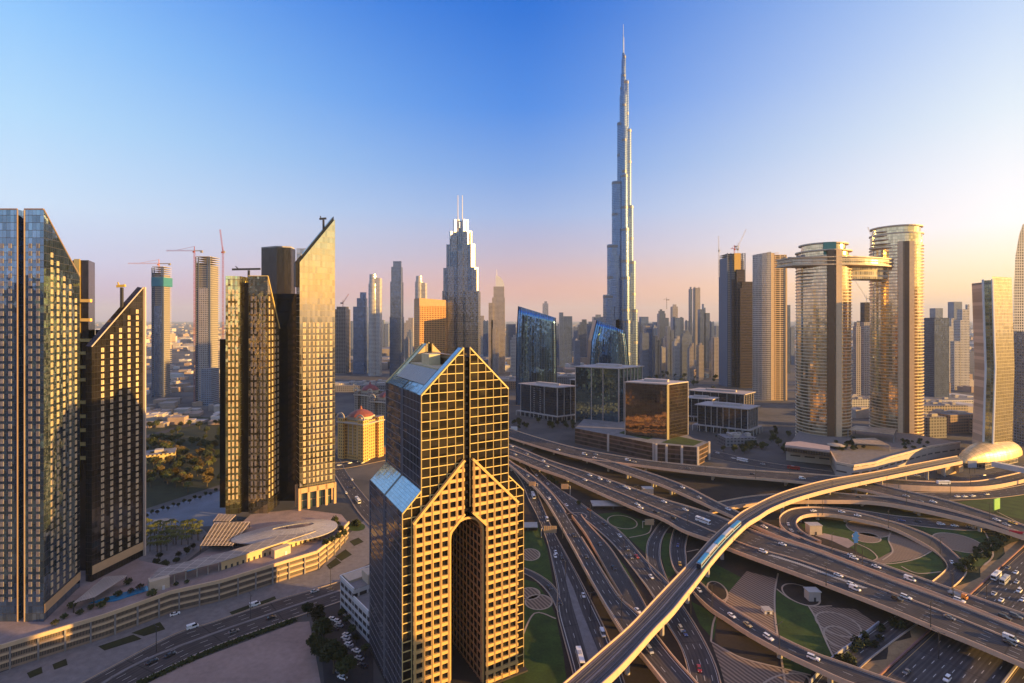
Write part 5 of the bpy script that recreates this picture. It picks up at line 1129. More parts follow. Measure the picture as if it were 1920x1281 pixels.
# upper ramp that splits, long upper flyover and the ramp joining the right carriageway
road('UR', 'upper_flyover', 'long upper flyover curving along the far side of the interchange', [(880, 778), (964, 807), (1044, 831.5), (1106, 846), (1200, 862), (1258, 869), (1336, 877), (1430, 884), (1510, 889), (1595, 896), (1640, 907), (1698, 921), (1779, 940), (1860, 966), (1920, 986), (2000, 1012)],
     [(870, 790), (955, 820.6), (1000, 835), (1059, 852), (1105, 862), (1180, 871), (1289, 885), (1375, 894), (1430, 898), (1527, 907), (1603, 916), (1687, 935), (1770, 954), (1840, 974), (1909, 998), (1985, 1025)], [(0, 8), (1, 8)], 3, piers=(.08, .16, .24, .33, .41, .50, .6, .70, .8, .9), n=80)
road('R4', 'middle_ramp', 'ramp dipping from the upper flyover to the outer right carriageway', [(1112, 859.5), (1130, 861.5), (1200, 882), (1242, 895.6), (1289, 914), (1336, 938), (1386, 962), (1419, 976), (1478, 999), (1530, 1020), (1595, 1041), (1640, 1055), (1780, 1104), (1920, 1153), (2030, 1192)],
     [(1092, 861), (1112, 866), (1153, 880), (1200, 896), (1242, 911), (1297, 935), (1336, 953), (1375, 970), (1408, 985), (1465, 1009), (1530, 1031), (1640, 1072), (1780, 1124), (1920, 1180), (2020, 1219)], [(0, 8), (.2, 7.6), (1, 8)], 3, piers=(.08, .16, .24, .3, .62, .72, .82, .92), n=80)
road('R5', 'inner_ramp', 'low inner ramp with a gold lit wall passing behind the loop', [(1340, 944), (1400, 932.6), (1470, 926), (1543, 924), (1600, 928), (1687, 936), (1770, 955), (1840, 975), (1905, 999)], [(1330, 960), (1400, 946), (1470, 941), (1543, 940), (1635, 942), (1725, 956), (1833, 981), (1909, 1004), (1985, 1031)], [(0, 5), (.5, 6.5), (1, 7.9)], 2, piers=(.1, .25, .4, .55, .7, .85), thick=2.2)
road('LP', 'loop_ramp', 'tight loop ramp curving round the green circle', [(1500, 1010), (1481, 1002), (1465, 988), (1461, 973), (1470, 962), (1489, 954.5), (1522, 952), (1562, 955), (1611, 963.4), (1660, 976), (1692, 985), (1745, 1006), (1772, 1024), (1804, 1053), (1813, 1070), (1807, 1084), (1780, 1108), (1740, 1135)],
     [(1540, 1016), (1527, 1010.5), (1505.6, 999), (1494, 986), (1496, 975), (1510, 967.5), (1538, 965), (1579, 969), (1627, 979), (1660, 987), (1693, 1000), (1745, 1028.5), (1769, 1050), (1776, 1064), (1769, 1074), (1750, 1090), (1720, 1112), (1690, 1130)], [(0, 8), (.2, 7), (.42, 5.5), (.62, 2), (.75, .15), (1, .15)], 1, piers=(.1, .17, .24, .31, .38), n=80, thick=1.6)
# fan of roads beside the gabled tower
road('LF', 'left_flyover', 'flyover with glowing parapets running down beside the gabled tower', [(900, 832), (955, 872), (981, 895.6), (1012.5, 925), (1040, 967), (1076, 1031), (1108, 1089), (1161, 1179), (1199, 1225), (1236, 1271), (1262, 1305), (1290, 1345)], [(920, 830), (955, 863.6), (997, 891), (1030, 920.6), (1053, 949), (1066, 970), (1105, 1031), (1139, 1086.5), (1165, 1124), (1205, 1160), (1262, 1232), (1306, 1281), (1330, 1310), (1356, 1345)], [(0, 7), (.5, 6), (1, 6)], 3, piers=(.12, .22, .32, .42, .52, .62, .72, .84, .93), n=60, skip=((1, .52, .62),))
road('RB', 'right_branch', 'branch road merging into the glowing flyover at a pointed nose', [(1072, 968), (1096, 1000), (1117.5, 1035.5), (1140, 1075), (1166, 1119)], [(1090, 966), (1102, 982), (1144, 1028), (1173, 1074), (1203, 1122), (1231, 1181)], [(0, 2), (.5, 5), (1, 6)], 2, n=30, piers=(.6, .8))
road('RC', 'ground_road', 'wide dark road sweeping from under the flyover to the bottom right', [(975, 850), (1003, 890), (1040, 928), (1070, 962), (1096, 975), (1130, 1003), (1156, 1029), (1185, 1066), (1204, 1091), (1224, 1120), (1245.5, 1164), (1277, 1217.6), (1294, 1281), (1302, 1340)], [(985, 845), (1012, 885), (1047, 915), (1080, 937), (1108, 957), (1140, 980), (1168, 1001.6), (1211.5, 1051), (1250, 1089), (1277, 1130), (1311, 1183.6), (1338, 1237), (1352, 1281), (1360, 1340)], [(0, .15), (1, .15)], 4, (1, 1), ph=.55, n=70)
road('RS', 'slip_road', 'curved slip road coming out from under the broad flyover', [(1262, 962), (1238, 980), (1225, 997), (1214, 1016), (1211.5, 1043), (1221, 1070), (1240, 1090)], [(1285, 962), (1260, 985), (1248, 999), (1240, 1018.5), (1239, 1048), (1250, 1083), (1264, 1108)], [(0, .18), (1, .18)], 2, (1, 1), ph=.4, n=30)
road('R8', 'lower_flyover', 'lower right flyover with a gold parapet crossing the brown fields', [(1280, 970), (1265, 990), (1256, 1023), (1258, 1052.5), (1268, 1074), (1290, 1086), (1311, 1092), (1340, 1118), (1374, 1142), (1430, 1176), (1461, 1195), (1522, 1224), (1583, 1246), (1660, 1273), (1760, 1306), (1860, 1340)], [(1312, 970), (1294, 996), (1286, 1026), (1287, 1046), (1290, 1062), (1284, 1088), (1296.5, 1108), (1325.6, 1137.5), (1362, 1162), (1400, 1187), (1461, 1221), (1522, 1250), (1575, 1275), (1660, 1306), (1790, 1356)][0:4] + [(1288, 1068), (1292, 1100), (1325.6, 1137.5), (1362, 1162), (1400, 1187), (1461, 1221), (1522, 1250), (1575, 1275), (1660, 1308), (1790, 1360)], [(0, .2), (.2, .5), (.36, 4), (.5, 7), (1, 8)], 2, piers=(.5, .58, .66, .74, .82, .9), n=70)
road('RE', 'ground_road', 'straight grey road just right of the gabled tower', [(960, 880), (978, 905), (990, 935), (1008, 970), (1025, 1014), (1035, 1055), (1044.6, 1106), (1058, 1150), (1078, 1210), (1100, 1281), (1112, 1330)][0:7] + [(1044, 1145), (1054, 1188), (1069, 1244), (1080, 1290), (1090, 1335)], [(985, 878), (1000, 905), (1018, 950), (1037, 994), (1064, 1043), (1095.6, 1101), (1132, 1174), (1144, 1203), (1165, 1260), (1180, 1310)], [(0, .16), (1, .16)], 4, (1, 1), ph=.5, n=50)
inset('gore_island', PAVE, [(1052, 1055), (1062, 1075), (1076, 1105), (1092, 1150), (1122, 1222), (1104, 1240), (1088, 1185), (1074, 1138)], .26)
road('RL', 'ground_road', 'small ramp curving out from behind the gabled tower to the grey road', [(900, 1052), (945, 1055), (981.5, 1064.6), (1013, 1079), (1040, 1101), (1056, 1135)], [(900, 1062), (945, 1066), (981.5, 1075.5), (1010.7, 1094), (1032.5, 1120.5), (1046, 1150)], [(0, .2), (1, .2)], 1, (1, 1), ph=.4, n=24)
# roads on the right
road('R9', 'terraced_road', 'road above a long tan retaining wall near the gold station', [(1560, 893), (1640, 897), (1690, 901), (1757, 904), (1830, 903), (1890, 892), (1940, 880)], [(1560, 903), (1640, 907), (1690, 911), (1757, 914), (1840, 914), (1905, 904), (1960, 888)], [(0, 5), (.5, 4), (1, 2)], 2, thick=4.8, n=30)
road('RF', 'ground_road', 'hazy grey road below the tan retaining wall', [(1600, 912), (1660, 920), (1740, 924), (1840, 922), (1925, 908), (1990, 895)], [(1640, 925), (1720, 937), (1800, 938), (1880, 933), (1945, 924), (2000, 915)], [(0, .2), (1, .2)], 4, (1, 1), ph=.4, n=30)
road('RG', 'ground_road', 'ground road between the loop lawns and the upper flyover', [(1500, 945), (1600, 955), (1680, 967), (1760, 974), (1860, 981), (1960, 985)], [(1500, 950), (1600, 966), (1700, 984), (1790, 994), (1870, 996), (1970, 1000)], [(0, .2), (1, .2)], 3, (1, 1), ph=.3, n=30)
road('RH', 'ground_road', 'curving hazy approach road in front of the gold station', [(1620, 880), (1700, 892), (1790, 895), (1870, 884), (1930, 868)], [(1620, 886), (1700, 899), (1790, 902), (1880, 892), (1945, 876)], [(0, .2), (1, .2)], 2, (0, 0), n=24)
road('RI', 'ground_road', 'dim street in front of the ribbed office blocks', [(1340, 845), (1400, 860), (1470, 872), (1560, 884)], [(1330, 858), (1400, 872), (1470, 882), (1560, 892)], [(0, .15), (1, .15)], 2, (1, 1), ph=.3, n=20)
a0, a1 = gp(1657, 1267, 0), gp(1920, 1028, 0); dS = (a1 - a0).normalized(); nS = Vector((dS.y, -dS.x, 0))
def SZ(s, o, z=.12): p = a0 + dS * s + nS * o; return Vector((p.x, p.y, z))
mb = MB()
A = [SZ(-90 + 8 * i, 0) for i in range(60)]; B = [SZ(-90 + 8 * i, 66) for i in range(60)]
for i in range(59): mb.face([A[i], B[i], B[i + 1], A[i + 1]], [(0, 8 * i), (66, 8 * i), (66, 8 * i + 8), (0, 8 * i + 8)])
sz = tag(mb.build('main_highway', ROADM), 'very wide multi lane highway at the bottom right', None, None, 'structure'); ROADS['SZ'] = ([SZ(-90 + 8 * i, 30) for i in range(60)], A, B)
mb = MB()
for k in range(1, 17):
    if k == 8: continue
    for i in range(0, 44): p0, p1 = SZ(-88 + 10.5 * i, 1.5 + 3.75 * k - .12, .17), SZ(-84.5 + 10.5 * i, 1.5 + 3.75 * k + .12, .17); q = nS * .24; mb.face([p0, p0 + q, p1, p1 - q])
for o_ in (1.2, 30.6, 32.2): mb.face([SZ(-90, o_, .17), SZ(-90, o_ + .25, .17), SZ(380, o_ + .25, .17), SZ(380, o_, .17)], None, 1)
mb.build('lane_marking', [LINE, LINEY], sz)
mb = MB(); mb.bar(SZ(-90, -.8, .5), SZ(380, -.8, .5), .6, 1.0); mb.build('kerb', plain('red_white_kerb', (.24, .12, .11), .8), sz)
mb = MB(); mb.bar(SZ(-90, 31.5, .5), SZ(380, 31.5, .5), .7, 1.0); mb.build('median_barrier', CONC, sz)
for s0, s1 in ((-60, 58), (110, 330)):
    mb = MB(); n_ = 16
    for i in range(n_): f0, f1 = s0 + (s1 - s0) * i / n_, s0 + (s1 - s0) * (i + 1) / n_; w0, w1 = 5 + 2.5 * sin(i * 1.7), 5 + 2.5 * sin((i + 1) * 1.7); mb.face([SZ(f0, -1.3, .15), SZ(f1, -1.3, .15), SZ(f1, -1.3 - w1, .15), SZ(f0, -1.3 - w0, .15)])
    tag(mb.build('sand_verge', VERGE), kind='structure')
road('RJ', 'ground_road', 'dim road with a pale wall passing below the broad flyover', [(1490, 1330), (1561, 1240), (1647, 1174), (1700, 1138)], [(1570, 1330), (1604, 1264), (1665, 1212), (1730, 1165)], [(0, .18), (1, .18)], 2, (0, 1), ph=.4, n=20)
mb = MB(); S = smooth([gp(1520, 1282, 0), gp(1561, 1238, 0), gp(1605, 1205, 0), gp(1648, 1171, 0)], 16)
for a, b in zip(S[:-1], S[1:]): mb.bar(a + Vector((0, 0, .9)), b + Vector((0, 0, .9)), .5, 1.8)
tag(mb.build('retaining_wall', plain('pale_blue_wall', (.34, .34, .38), .6)), 'pale retaining wall along the dim road below the broad flyover', 'wall')
# left boulevard
road('BV', 'boulevard', 'boulevard running below the terrace podium', [(60, 1330), (156, 1279), (320, 1192), (400, 1166), (520, 1125), (637, 1090), (720, 1055)], [(150, 1345), (215, 1302), (330, 1246), (430, 1203), (557, 1157), (640, 1128), (730, 1095)], [(0, .2), (1, .2)], 6, (1, 1), ph=.25, n=40)
mb = MB(); S = smooth([p for p in edge3([(120, 1330), (250, 1248), (400, 1188), (540, 1140), (690, 1090)], [(0, .3), (1, .3)])], 30)
for a, b in zip(S[:-1], S[1:]): mb.bar(a, b, 1.6, .3)
mb.build('median', PAVE, tag(bpy.data.objects['boulevard'], kind='structure'))
road('BW', 'side_street', 'street with a red and white bus between the pointed slab and the gabled tower', [(608, 845), (622, 880), (645, 918), (672, 962), (716, 1010)], [(632, 850), (650, 885), (680, 925), (715, 962), (760, 1000)], [(0, .2), (1, .2)], 3, (1, 1), ph=.25, n=24)
road('BX', 'side_street', 'street lined with cars in front of the yellow hotel', [(600, 870), (650, 866), (700, 856), (750, 845)], [(600, 882), (650, 878), (700, 868), (750, 858)], [(0, .16), (1, .16)], 2, (1, 1), ph=.25, n=16)
# ---- metro viaduct with the train
VU = [(950, 1372), (1000, 1333), (1061, 1281), (1121, 1228), (1180, 1176), (1228, 1125), (1265, 1086), (1301, 1048), (1335, 1010), (1374, 975), (1400, 956), (1457, 928), (1514, 910), (1562, 899), (1640, 886), (1710, 872), (1795, 856)]
VL = [(1040, 1370), (1085, 1325), (1149, 1268), (1193, 1222), (1228, 1182), (1262, 1147), (1285, 1118), (1309, 1088), (1337, 1051), (1366, 1018), (1400, 984.5), (1423, 970), (1449, 954), (1497, 935), (1562, 917), (1640, 900), (1727, 882), (1805, 866)]
VD = road('VD', 'metro_viaduct', 'metro viaduct sweeping diagonally over the roads up to the gold station', VU, VL, [(0, 13.5), (1, 13.5)], 1, dash=False, edge_lines=False, thick=2.3, mat=plain('track_slab', (.12, .105, .10), .85, var=.25, scale=.3), ph=1.05, n=80, kind='thing', cat='viaduct', piers=(.06, .12, .18, .24, .30, .36, .42, .48, .54, .6, .66, .72, .78, .84, .9, .96), pier_r=1.25, pw=.45)
_, VA, VB = ROADS['VD']; mb = MB()
for f in (.10, .18, .27, .42, .52, .60, .74, .84, .91):
    for i in range(80): mb.bar(VA[i].lerp(VB[i], f) + Vector((0, 0, .2)), VA[i + 1].lerp(VB[i + 1], f) + Vector((0, 0, .2)), .20 if f not in (.10, .52, .91) else .8, .3)
mb.build('rail', plain('rail_steel', (.22, .20, .20), .4, metal=.6), VD)
def vpos(px, py):
    p = gp(px, py, 14); best = min(range(80), key=lambda i: (VA[i].lerp(VB[i], .7) - p).length); return best
i0 = min(range(80), key=lambda i: (VA[i].lerp(VB[i], .72) - gp(1312, 1066, 14)).length); L_ = 0
tr = thing('metro_train', 'blue and silver metro train of five cars on the viaduct', 'train', tuple(VA[i0].lerp(VB[i0], .66)))
S = [VA[i].lerp(VB[i], .66) for i in range(i0, 80)]; S = smooth(S, (80 - i0) * 4); cum = [0]
for a, b in zip(S[:-1], S[1:]): cum.append(cum[-1] + (b - a).length)
def sp(s):
    for i in range(len(cum) - 1):
        if cum[i + 1] >= s: return S[i].lerp(S[i + 1], (s - cum[i]) / (cum[i + 1] - cum[i]))
    return S[-1]
m_tb = plain('train_blue', (.05, .28, .58), .3, var=.05); m_ts = plain('train_silver', (.62, .62, .62), .3, metal=.5, var=.05); m_tw = plain('train_window', (.02, .03, .05), .1)
tot_ = (gp(1386, 984, 14) - gp(1312, 1066, 14)).length; cl = tot_ / 5
for k in range(5):
    a, b = sp(k * cl + .3), sp((k + 1) * cl - .3); d = (b - a); d.z = 0; hl = d.length / 2; d.normalize(); c = (a + b) / 2; z0 = 13.9
    mb = MB(); mb.obox((c.x, c.y), d, hl, 1.45, z0, z0 + 3.0, 0); mb.obox((c.x, c.y), d, hl - .3, 1.1, z0 + 3.0, z0 + 3.5, 1)
    body = mb.build('carriage', [m_ts, m_tb if k % 2 == 0 else m_ts], tr); mb = MB(); mb.obox((c.x, c.y), d, hl - .6, 1.5, z0 + 1.35, z0 + 2.3); mb.build('window_band', m_tw, body)
    mb = MB(); mb.obox((c.x, c.y), d, hl - .1, 1.52, z0 + .2, z0 + .75); mb.build('blue_stripe', m_tb, body)
    if k == 0: mb = MB(); e = a - d * .35; mb.obox((e.x, e.y), d, .35, 1.2, z0 + .3, z0 + 2.6); mb.build('windscreen', m_tw, body)
# ================================================================== vehicles
m_tyre = plain('tyre', (.02, .02, .02), .8); m_glass = plain('car_glass', (.015, .018, .025), .06, spec=.8); m_lampw = plain('head_lamp', (.75, .75, .72), .2); m_lampr = plain('tail_lamp', (.4, .02, .02), .25)
PAINT = {k: plain('%s_car_paint' % k, c, .28, spec=.6, var=.03) for k, c in dict(white=(.80, .80, .80), silver=(.42, .43, .45), black=(.025, .025, .03), grey=(.14, .145, .155), red=(.35, .025, .02), blue=(.04, .09, .28), gold=(.45, .36, .18), yellow=(.70, .42, .04), orange=(.65, .22, .04), cream=(.62, .56, .46)).items()}
def loft(mb, prof, mi=0):
    """prof: list of (y, z_low, z_high, half width low, half width high) stations from tail to nose"""
    S = []
    for y, zl, zh_, wl, wh in prof: S.append([(-wl, y, zl), (wl, y, zl), (wl * 1.02, y, zl + (zh_ - zl) * .55), (wh, y, zh_), (-wh, y, zh_), (-wl * 1.02, y, zl + (zh_ - zl) * .55)])
    for a, b in zip(S[:-1], S[1:]):
        for i in range(6): j = (i + 1) % 6; mb.face([a[j], a[i], b[i], b[j]], None, mi, False)
    mb.face(S[0], None, mi); mb.face(S[-1][::-1], None, mi)
PROTO = {}
SHAPES = {
    'saloon_car': (4.7, [(-2.35, .42, .88, .78, .70), (-2.2, .25, 1.0, .86, .78), (-1.2, .22, 1.02, .9, .82), (.9, .22, .98, .9, .82), (2.0, .25, .84, .86, .74), (2.35, .36, .68, .74, .62)], [(-1.75, .98, 1.02, .72, .70), (-1.05, .98, 1.44, .80, .60), (.25, .98, 1.46, .80, .61), (1.05, .94, .99, .74, .70)], (1.45, -1.4)),
    'off_road_car': (4.9, [(-2.45, .45, 1.15, .88, .84), (-2.35, .35, 1.22, .95, .9), (1.0, .33, 1.2, .96, .9), (2.2, .36, 1.1, .93, .84), (2.45, .5, .95, .85, .76)], [(-2.38, 1.2, 1.7, .84, .68), (-2.2, 1.2, 1.86, .88, .74), (.3, 1.2, 1.88, .88, .74), (1.1, 1.16, 1.22, .82, .76)], (1.5, -1.5)),
    'van': (5.4, [(-2.7, .4, 1.25, .93, .92), (-2.6, .32, 1.3, .97, .95), (1.7, .32, 1.25, .97, .95), (2.5, .35, 1.05, .95, .85), (2.7, .45, .8, .88, .8)], [(-2.68, 1.28, 2.2, .94, .84), (-2.5, 1.28, 2.3, .95, .86), (1.1, 1.25, 2.28, .95, .85), (2.1, 1.15, 1.25, .88, .84)], (1.75, -1.6)),
    'pickup_truck': (5.3, [(-2.65, .5, 1.1, .9, .88), (-.3, .4, 1.12, .93, .9), (1.2, .4, 1.12, .93, .88), (2.4, .42, 1.0, .9, .8), (2.65, .5, .85, .82, .74)], [(-.45, 1.1, 1.6, .84, .7), (-.2, 1.1, 1.78, .86, .7), (.7, 1.1, 1.78, .86, .7), (1.4, 1.06, 1.12, .8, .74)], (1.65, -1.6)),
    'bus': (11.5, [(-5.75, .4, 3.1, 1.22, 1.14), (-5.6, .35, 3.25, 1.26, 1.16), (5.55, .35, 3.25, 1.26, 1.16), (5.75, .45, 3.0, 1.2, 1.08)], None, (3.6, -3.2)),
    'lorry': (8.0, [(1.7, .5, 2.7, 1.15, 1.05), (1.8, .45, 2.8, 1.2, 1.1), (3.5, .45, 2.75, 1.2, 1.1), (4.0, .5, 1.5, 1.15, 1.1)], None, (2.9, -2.4))}
def proto(kind, col):
    if (kind, col) in PROTO: return PROTO[(kind, col)]
    L, body, cabin, axles = SHAPES[kind]; r = thing(kind, None, {'saloon_car': 'car', 'off_road_car': 'car', 'van': 'van', 'pickup_truck': 'truck', 'bus': 'bus', 'lorry': 'truck'}[kind], (0, 0, -500)); ks = []
    def add(mb, name, mats): o = mb.build(name, mats, None, (0, 0, 0)); o.parent = r; ks.append(o); return o
    mb = MB(); loft(mb, body); add(mb, 'body', PAINT[col])
    if cabin:
        mb = MB(); loft(mb, [(y, zl, zh_ - .06 if zh_ > 1.3 else zh_, wl, wh + .02) for y, zl, zh_, wl, wh in cabin]); add(mb, 'window_band', m_glass)
        t = [c for c in cabin if c[2] - c[1] > .3]; mb = MB(); mb.box(-t[0][4] * .98, t[0][4] * .98, t[0][0] + .12, t[-1][0] + .05, t[0][2] - .05 if kind != 'saloon_car' else t[0][2] - .04, t[-1][2] + .03); add(mb, 'roof', PAINT[col])
        if kind == 'van': mb = MB(); mb.box(-.965, .965, -2.66, -.3, 1.2, 2.24); add(mb, 'cargo_side', PAINT[col])
    if kind == 'bus':
        mb = MB(); mb.box(-1.275, 1.275, -5.4, 5.3, 1.45, 2.6); mb.box(-1.1, 1.1, 5.4, 5.78, 1.3, 2.8); add(mb, 'window_band', m_glass); mb = MB(); mb.box(-.8, .8, -2.2, .6, 3.24, 3.5); add(mb, 'roof_unit', PAINT['silver'])
    if kind == 'lorry':
        mb = MB(); mb.box(-1.22, 1.22, -4, 1.5, .9, 1.25); mb.box(-1.22, -1.1, -4, 1.5, 1.25, 1.9); mb.box(1.1, 1.22, -4, 1.5, 1.25, 1.9); add(mb, 'flatbed', PAINT['silver']); mb = MB(); mb.box(-1.0, 1.0, 3.3, 3.9, 1.7, 2.5); add(mb, 'windscreen', m_glass)
    wr = .48 if kind in ('bus', 'lorry') else .34; hw = body[len(body) // 2][3]
    for y in axles:
        for s in (-1, 1): mb = MB(); mb.tube((s * (hw - .18), y, wr), (s * (hw + .03), y, wr), wr, n=10); add(mb, 'wheel', m_tyre)
    for s in (-1, 1):
        y = body[-1][0]; mb = MB(); mb.box(s * hw * .78 - .16, s * hw * .78 + .16, y - .22, y + .03, .62, .80); add(mb, 'headlight', m_lampw)
        y = body[0][0] if kind != 'lorry' else -4; mb = MB(); mb.box(s * hw * .78 - .14, s * hw * .78 + .14, y - .03, y + .1, .75, .95); add(mb, 'tail_light', m_lampr)
    kid(r, *ks); PROTO[(kind, col)] = r; USED[r.name] = False; return r
USED = {}
RNAME = dict(MH='the broad flyover', UR='the upper flyover', R4='the outer right ramp', R5='the gold walled ramp', LP='the tight loop ramp', LF='the glowing left flyover', RB='the pointed nose branch', RC='the dark ground road', RS='the curved slip road', R8='the lower right flyover', RE='the straight grey road',
             RL='the little curving ramp', R9='the tan walled road', RF='the hazy station road', RG='the lawn side road', SZ='the main highway', BV='the terrace boulevard', BW='the pointed slab street', BX='the hotel street', RI='the dim office street', RH='the station approach')
CK = {'s': 'saloon_car', 'o': 'off_road_car', 'v': 'van', 'p': 'pickup_truck', 'b': 'bus', 'l': 'lorry'}
CARS = dict(
    UR=[(1047, 844, 's', 'white'), (1096, 853, 'v', 'white'), (1115, 859, 's', 'white'), (1117, 853, 's', 'silver'), (1177, 864, 'v', 'white'), (1189, 867, 's', 'cream'), (1290, 879, 's', 'grey'), (1410, 890, 's', 'black'), (1504, 898, 'v', 'white'), (1619, 910, 's', 'white'), (1750, 942, 's', 'white'), (1699, 931, 's', 'silver'), (1869, 976, 's', 'white'), (1887, 985, 's', 'silver'), (1899, 982, 'p', 'yellow'), (1725, 941, 's', 'grey')],
    MH=[(960, 838, 's', 'white'), (988, 852, 's', 'silver'), (1019, 865, 's', 'white'), (1106, 892, 's', 'white'), (1125, 899, 'o', 'white'), (1141, 904, 's', 'silver'), (1172, 914, 's', 'white'), (1178, 917, 's', 'white'), (966, 853, 's', 'cream'), (1026, 875, 's', 'white'), (1097, 901, 's', 'white'), (1245, 942, 's', 'white'), (1285, 957, 's', 'white'), (1195, 947, 's', 'white'), (1201, 953, 's', 'white'), (1230, 961, 's', 'black'), (1264, 973, 'o', 'black'), (1318, 980, 'b', 'white'), (1431, 1036, 'o', 'white'), (1467, 1022, 's', 'white'), (1572, 1080, 's', 'white'), (1598, 1099, 'o', 'white'), (1603, 1106, 'v', 'white'), (1682, 1125, 'o', 'black'), (1699, 1122, 'o', 'white'), (1895, 1200, 'v', 'white'), (1893, 1208, 's', 'black'), (1780, 1160, 's', 'grey'), (1360, 1003, 's', 'grey')],
    R4=[(1280, 915, 's', 'white'), (1311, 934, 's', 'silver'), (1365, 956, 's', 'white'), (1433, 989, 's', 'white'), (1601, 1048, 's', 'white'), (1597, 1043, 's', 'white'), (1643, 1064, 's', 'white'), (1706, 1088, 'v', 'white'), (1796, 1119, 'l', 'orange'), (1799, 1128, 'o', 'white'), (1884, 1160, 'o', 'black'), (1905, 1158, 'o', 'grey')],
    R5=[(1519, 932, 's', 'white'), (1608, 933, 's', 'black'), (1450, 938, 's', 'silver')], LP=[(1525, 959, 's', 'white'), (1578, 961, 's', 'white'), (1608, 968, 's', 'white'), (1478, 984, 's', 'white'), (1484, 996, 's', 'silver'), (1500, 1000, 's', 'black'), (1785, 1056, 's', 'white')],
    LF=[(1030, 936, 's', 'white'), (1076, 1005, 's', 'black'), (1099, 1045, 's', 'black'), (1196, 1147, 's', 'white'), (1217, 1221, 'v', 'silver'), (990, 893, 's', 'silver')], RB=[(1151, 1066, 's', 'black'), (1125, 1022, 's', 'grey')],
    RC=[(1006, 892, 's', 'white'), (1027, 908, 's', 'silver'), (1062, 948, 's', 'white'), (1105, 957, 's', 'orange'), (1162, 1006, 's', 'white'), (1133, 984, 's', 'black'), (1194, 1045, 's', 'red'), (1183, 1046, 's', 'grey'), (1221, 1083, 's', 'white'), (1277, 1182, 'o', 'silver'), (1284, 1189, 's', 'blue'), (1311, 1256, 's', 'red'), (1176, 1030, 's', 'grey')],
    RS=[], R8=[(1271, 1024, 's', 'blue'), (1275, 1059, 'p', 'yellow'), (1311, 1108, 's', 'white'), (1372, 1156, 's', 'white'), (1402, 1173, 's', 'gold'), (1441, 1198, 'o', 'white'), (1525, 1236, 'o', 'white')],
    RE=[(1000, 932, 'b', 'white'), (1026, 976, 'v', 'white'), (1042, 1037, 's', 'white'), (1041, 1044, 's', 'white'), (1054, 1046, 's', 'black'), (1094, 1118, 's', 'white'), (1130, 1190, 'v', 'white'), (1088, 1239, 'b', 'white'), (1049, 1130, 's', 'black')], RL=[(1030, 1103, 's', 'black')],
    R9=[(1769, 908, 'b', 'white')], RF=[(1795, 932, 's', 'white'), (1809, 932, 's', 'white'), (1824, 931, 's', 'white'), (1850, 928, 's', 'silver'), (1700, 929, 's', 'grey')], RG=[(1691, 977, 's', 'blue'), (1764, 984, 'o', 'white'), (1790, 987, 's', 'white'), (1818, 989, 's', 'silver'), (1845, 990, 's', 'grey'), (1720, 979, 's', 'black')],
    SZ=[(1868, 1084, 'b', 'white'), (1884, 1092, 'b', 'silver'), (1906, 1093, 's', 'silver'), (1864, 1115, 's', 'silver'), (1877, 1127, 's', 'white'), (1911, 1110, 'o', 'white'), (1917, 1126, 's', 'white'), (1776, 1276, 'o', 'white'), (1890, 1066, 's', 'grey'), (1905, 1075, 's', 'white'), (1700, 1262, 's', 'grey')],
    BV=[(478, 1136, 'v', 'white'), (361, 1178, 'v', 'white'), (319, 1230, 's', 'black'), (285, 1243, 's', 'black'), (508, 1160, 's', 'black'), (438, 1186, 's', 'grey'), (590, 1110, 's', 'silver'), (655, 1092, 's', 'grey')],
    BW=[(671, 941, 'b', 'white'), (660, 900, 's', 'white'), (626, 872, 's', 'silver'), (649, 925, 's', 'white'), (663, 915, 's', 'grey')], BX=[(636, 873, 's', 'white'), (656, 869, 's', 'white'), (673, 866, 's', 'silver'), (690, 863, 's', 'white'), (680, 869, 's', 'grey')], RI=[(1345, 850, 's', 'white'), (1375, 860, 's', 'white'), (1392, 865, 'b', 'white'), (1488, 880, 'b', 'red'), (1430, 871, 's', 'silver')], RH=[(1720, 893, 's', 'white'), (1845, 892, 's', 'silver')])
def place_vehicle(px, py, kind, col, z, heading, label, group):
    r = proto(CK[kind], col); p = gp(px, py, z)
    if not USED[r.name]: USED[r.name] = True; r.location = p; r.rotation_euler = (0, 0, heading); o = r
    else: o = copy_tree(r, tuple(p), heading)
    o['label'] = label; o['group'] = group; o.scale = (1.02,) * 3; return o
WORD = {'s': 'saloon car', 'o': 'off-road car', 'v': 'van', 'p': 'pickup truck', 'b': 'bus', 'l': 'flatbed lorry'}
for key, cars in CARS.items():
    line = ROADS[key][0]; info = []
    for px, py, k, c in cars:
        z = .2
        for _ in range(3):
            p = gp(px, py, z); i = min(range(len(line) - 1), key=lambda q: (Vector((line[q].x, line[q].y)) - Vector((p.x, p.y))).length); z = line[i].z + .03
        d = line[i + 1] - line[i]; info.append((i, px, py, k, c, z, atan2(-d.x, d.y)))
    cnt = {}
    for q in info: cnt.setdefault((q[3], q[4]), []).append(q)
    for (k, c), L in cnt.items():
        L.sort(key=lambda q: q[0])
        for n_, (i, px, py, _, _, z, hd) in enumerate(L):
            lab = '%s %s on %s' % (c, WORD[k], RNAME[key]) if len(L) == 1 else '%s %s on %s, %s of %d from the left' % (c, WORD[k], RNAME[key], ordinal(n_), len(L))
            if key in ('SZ', 'BW', 'RE', 'RC', 'LF', 'RB', 'R8', 'BX', 'BV') and len(L) > 1:
                L2 = sorted(L, key=lambda q: q[2]); n2 = L2.index((i, px, py, k, c, z, hd)); lab = '%s %s on %s, %s of %d from the farthest' % (c, WORD[k], RNAME[key], ordinal(n2), len(L))
            place_vehicle(px, py, k, c, z, hd if (key != 'SZ') else hd + pi, lab, 'vehicles on ' + RNAME[key])
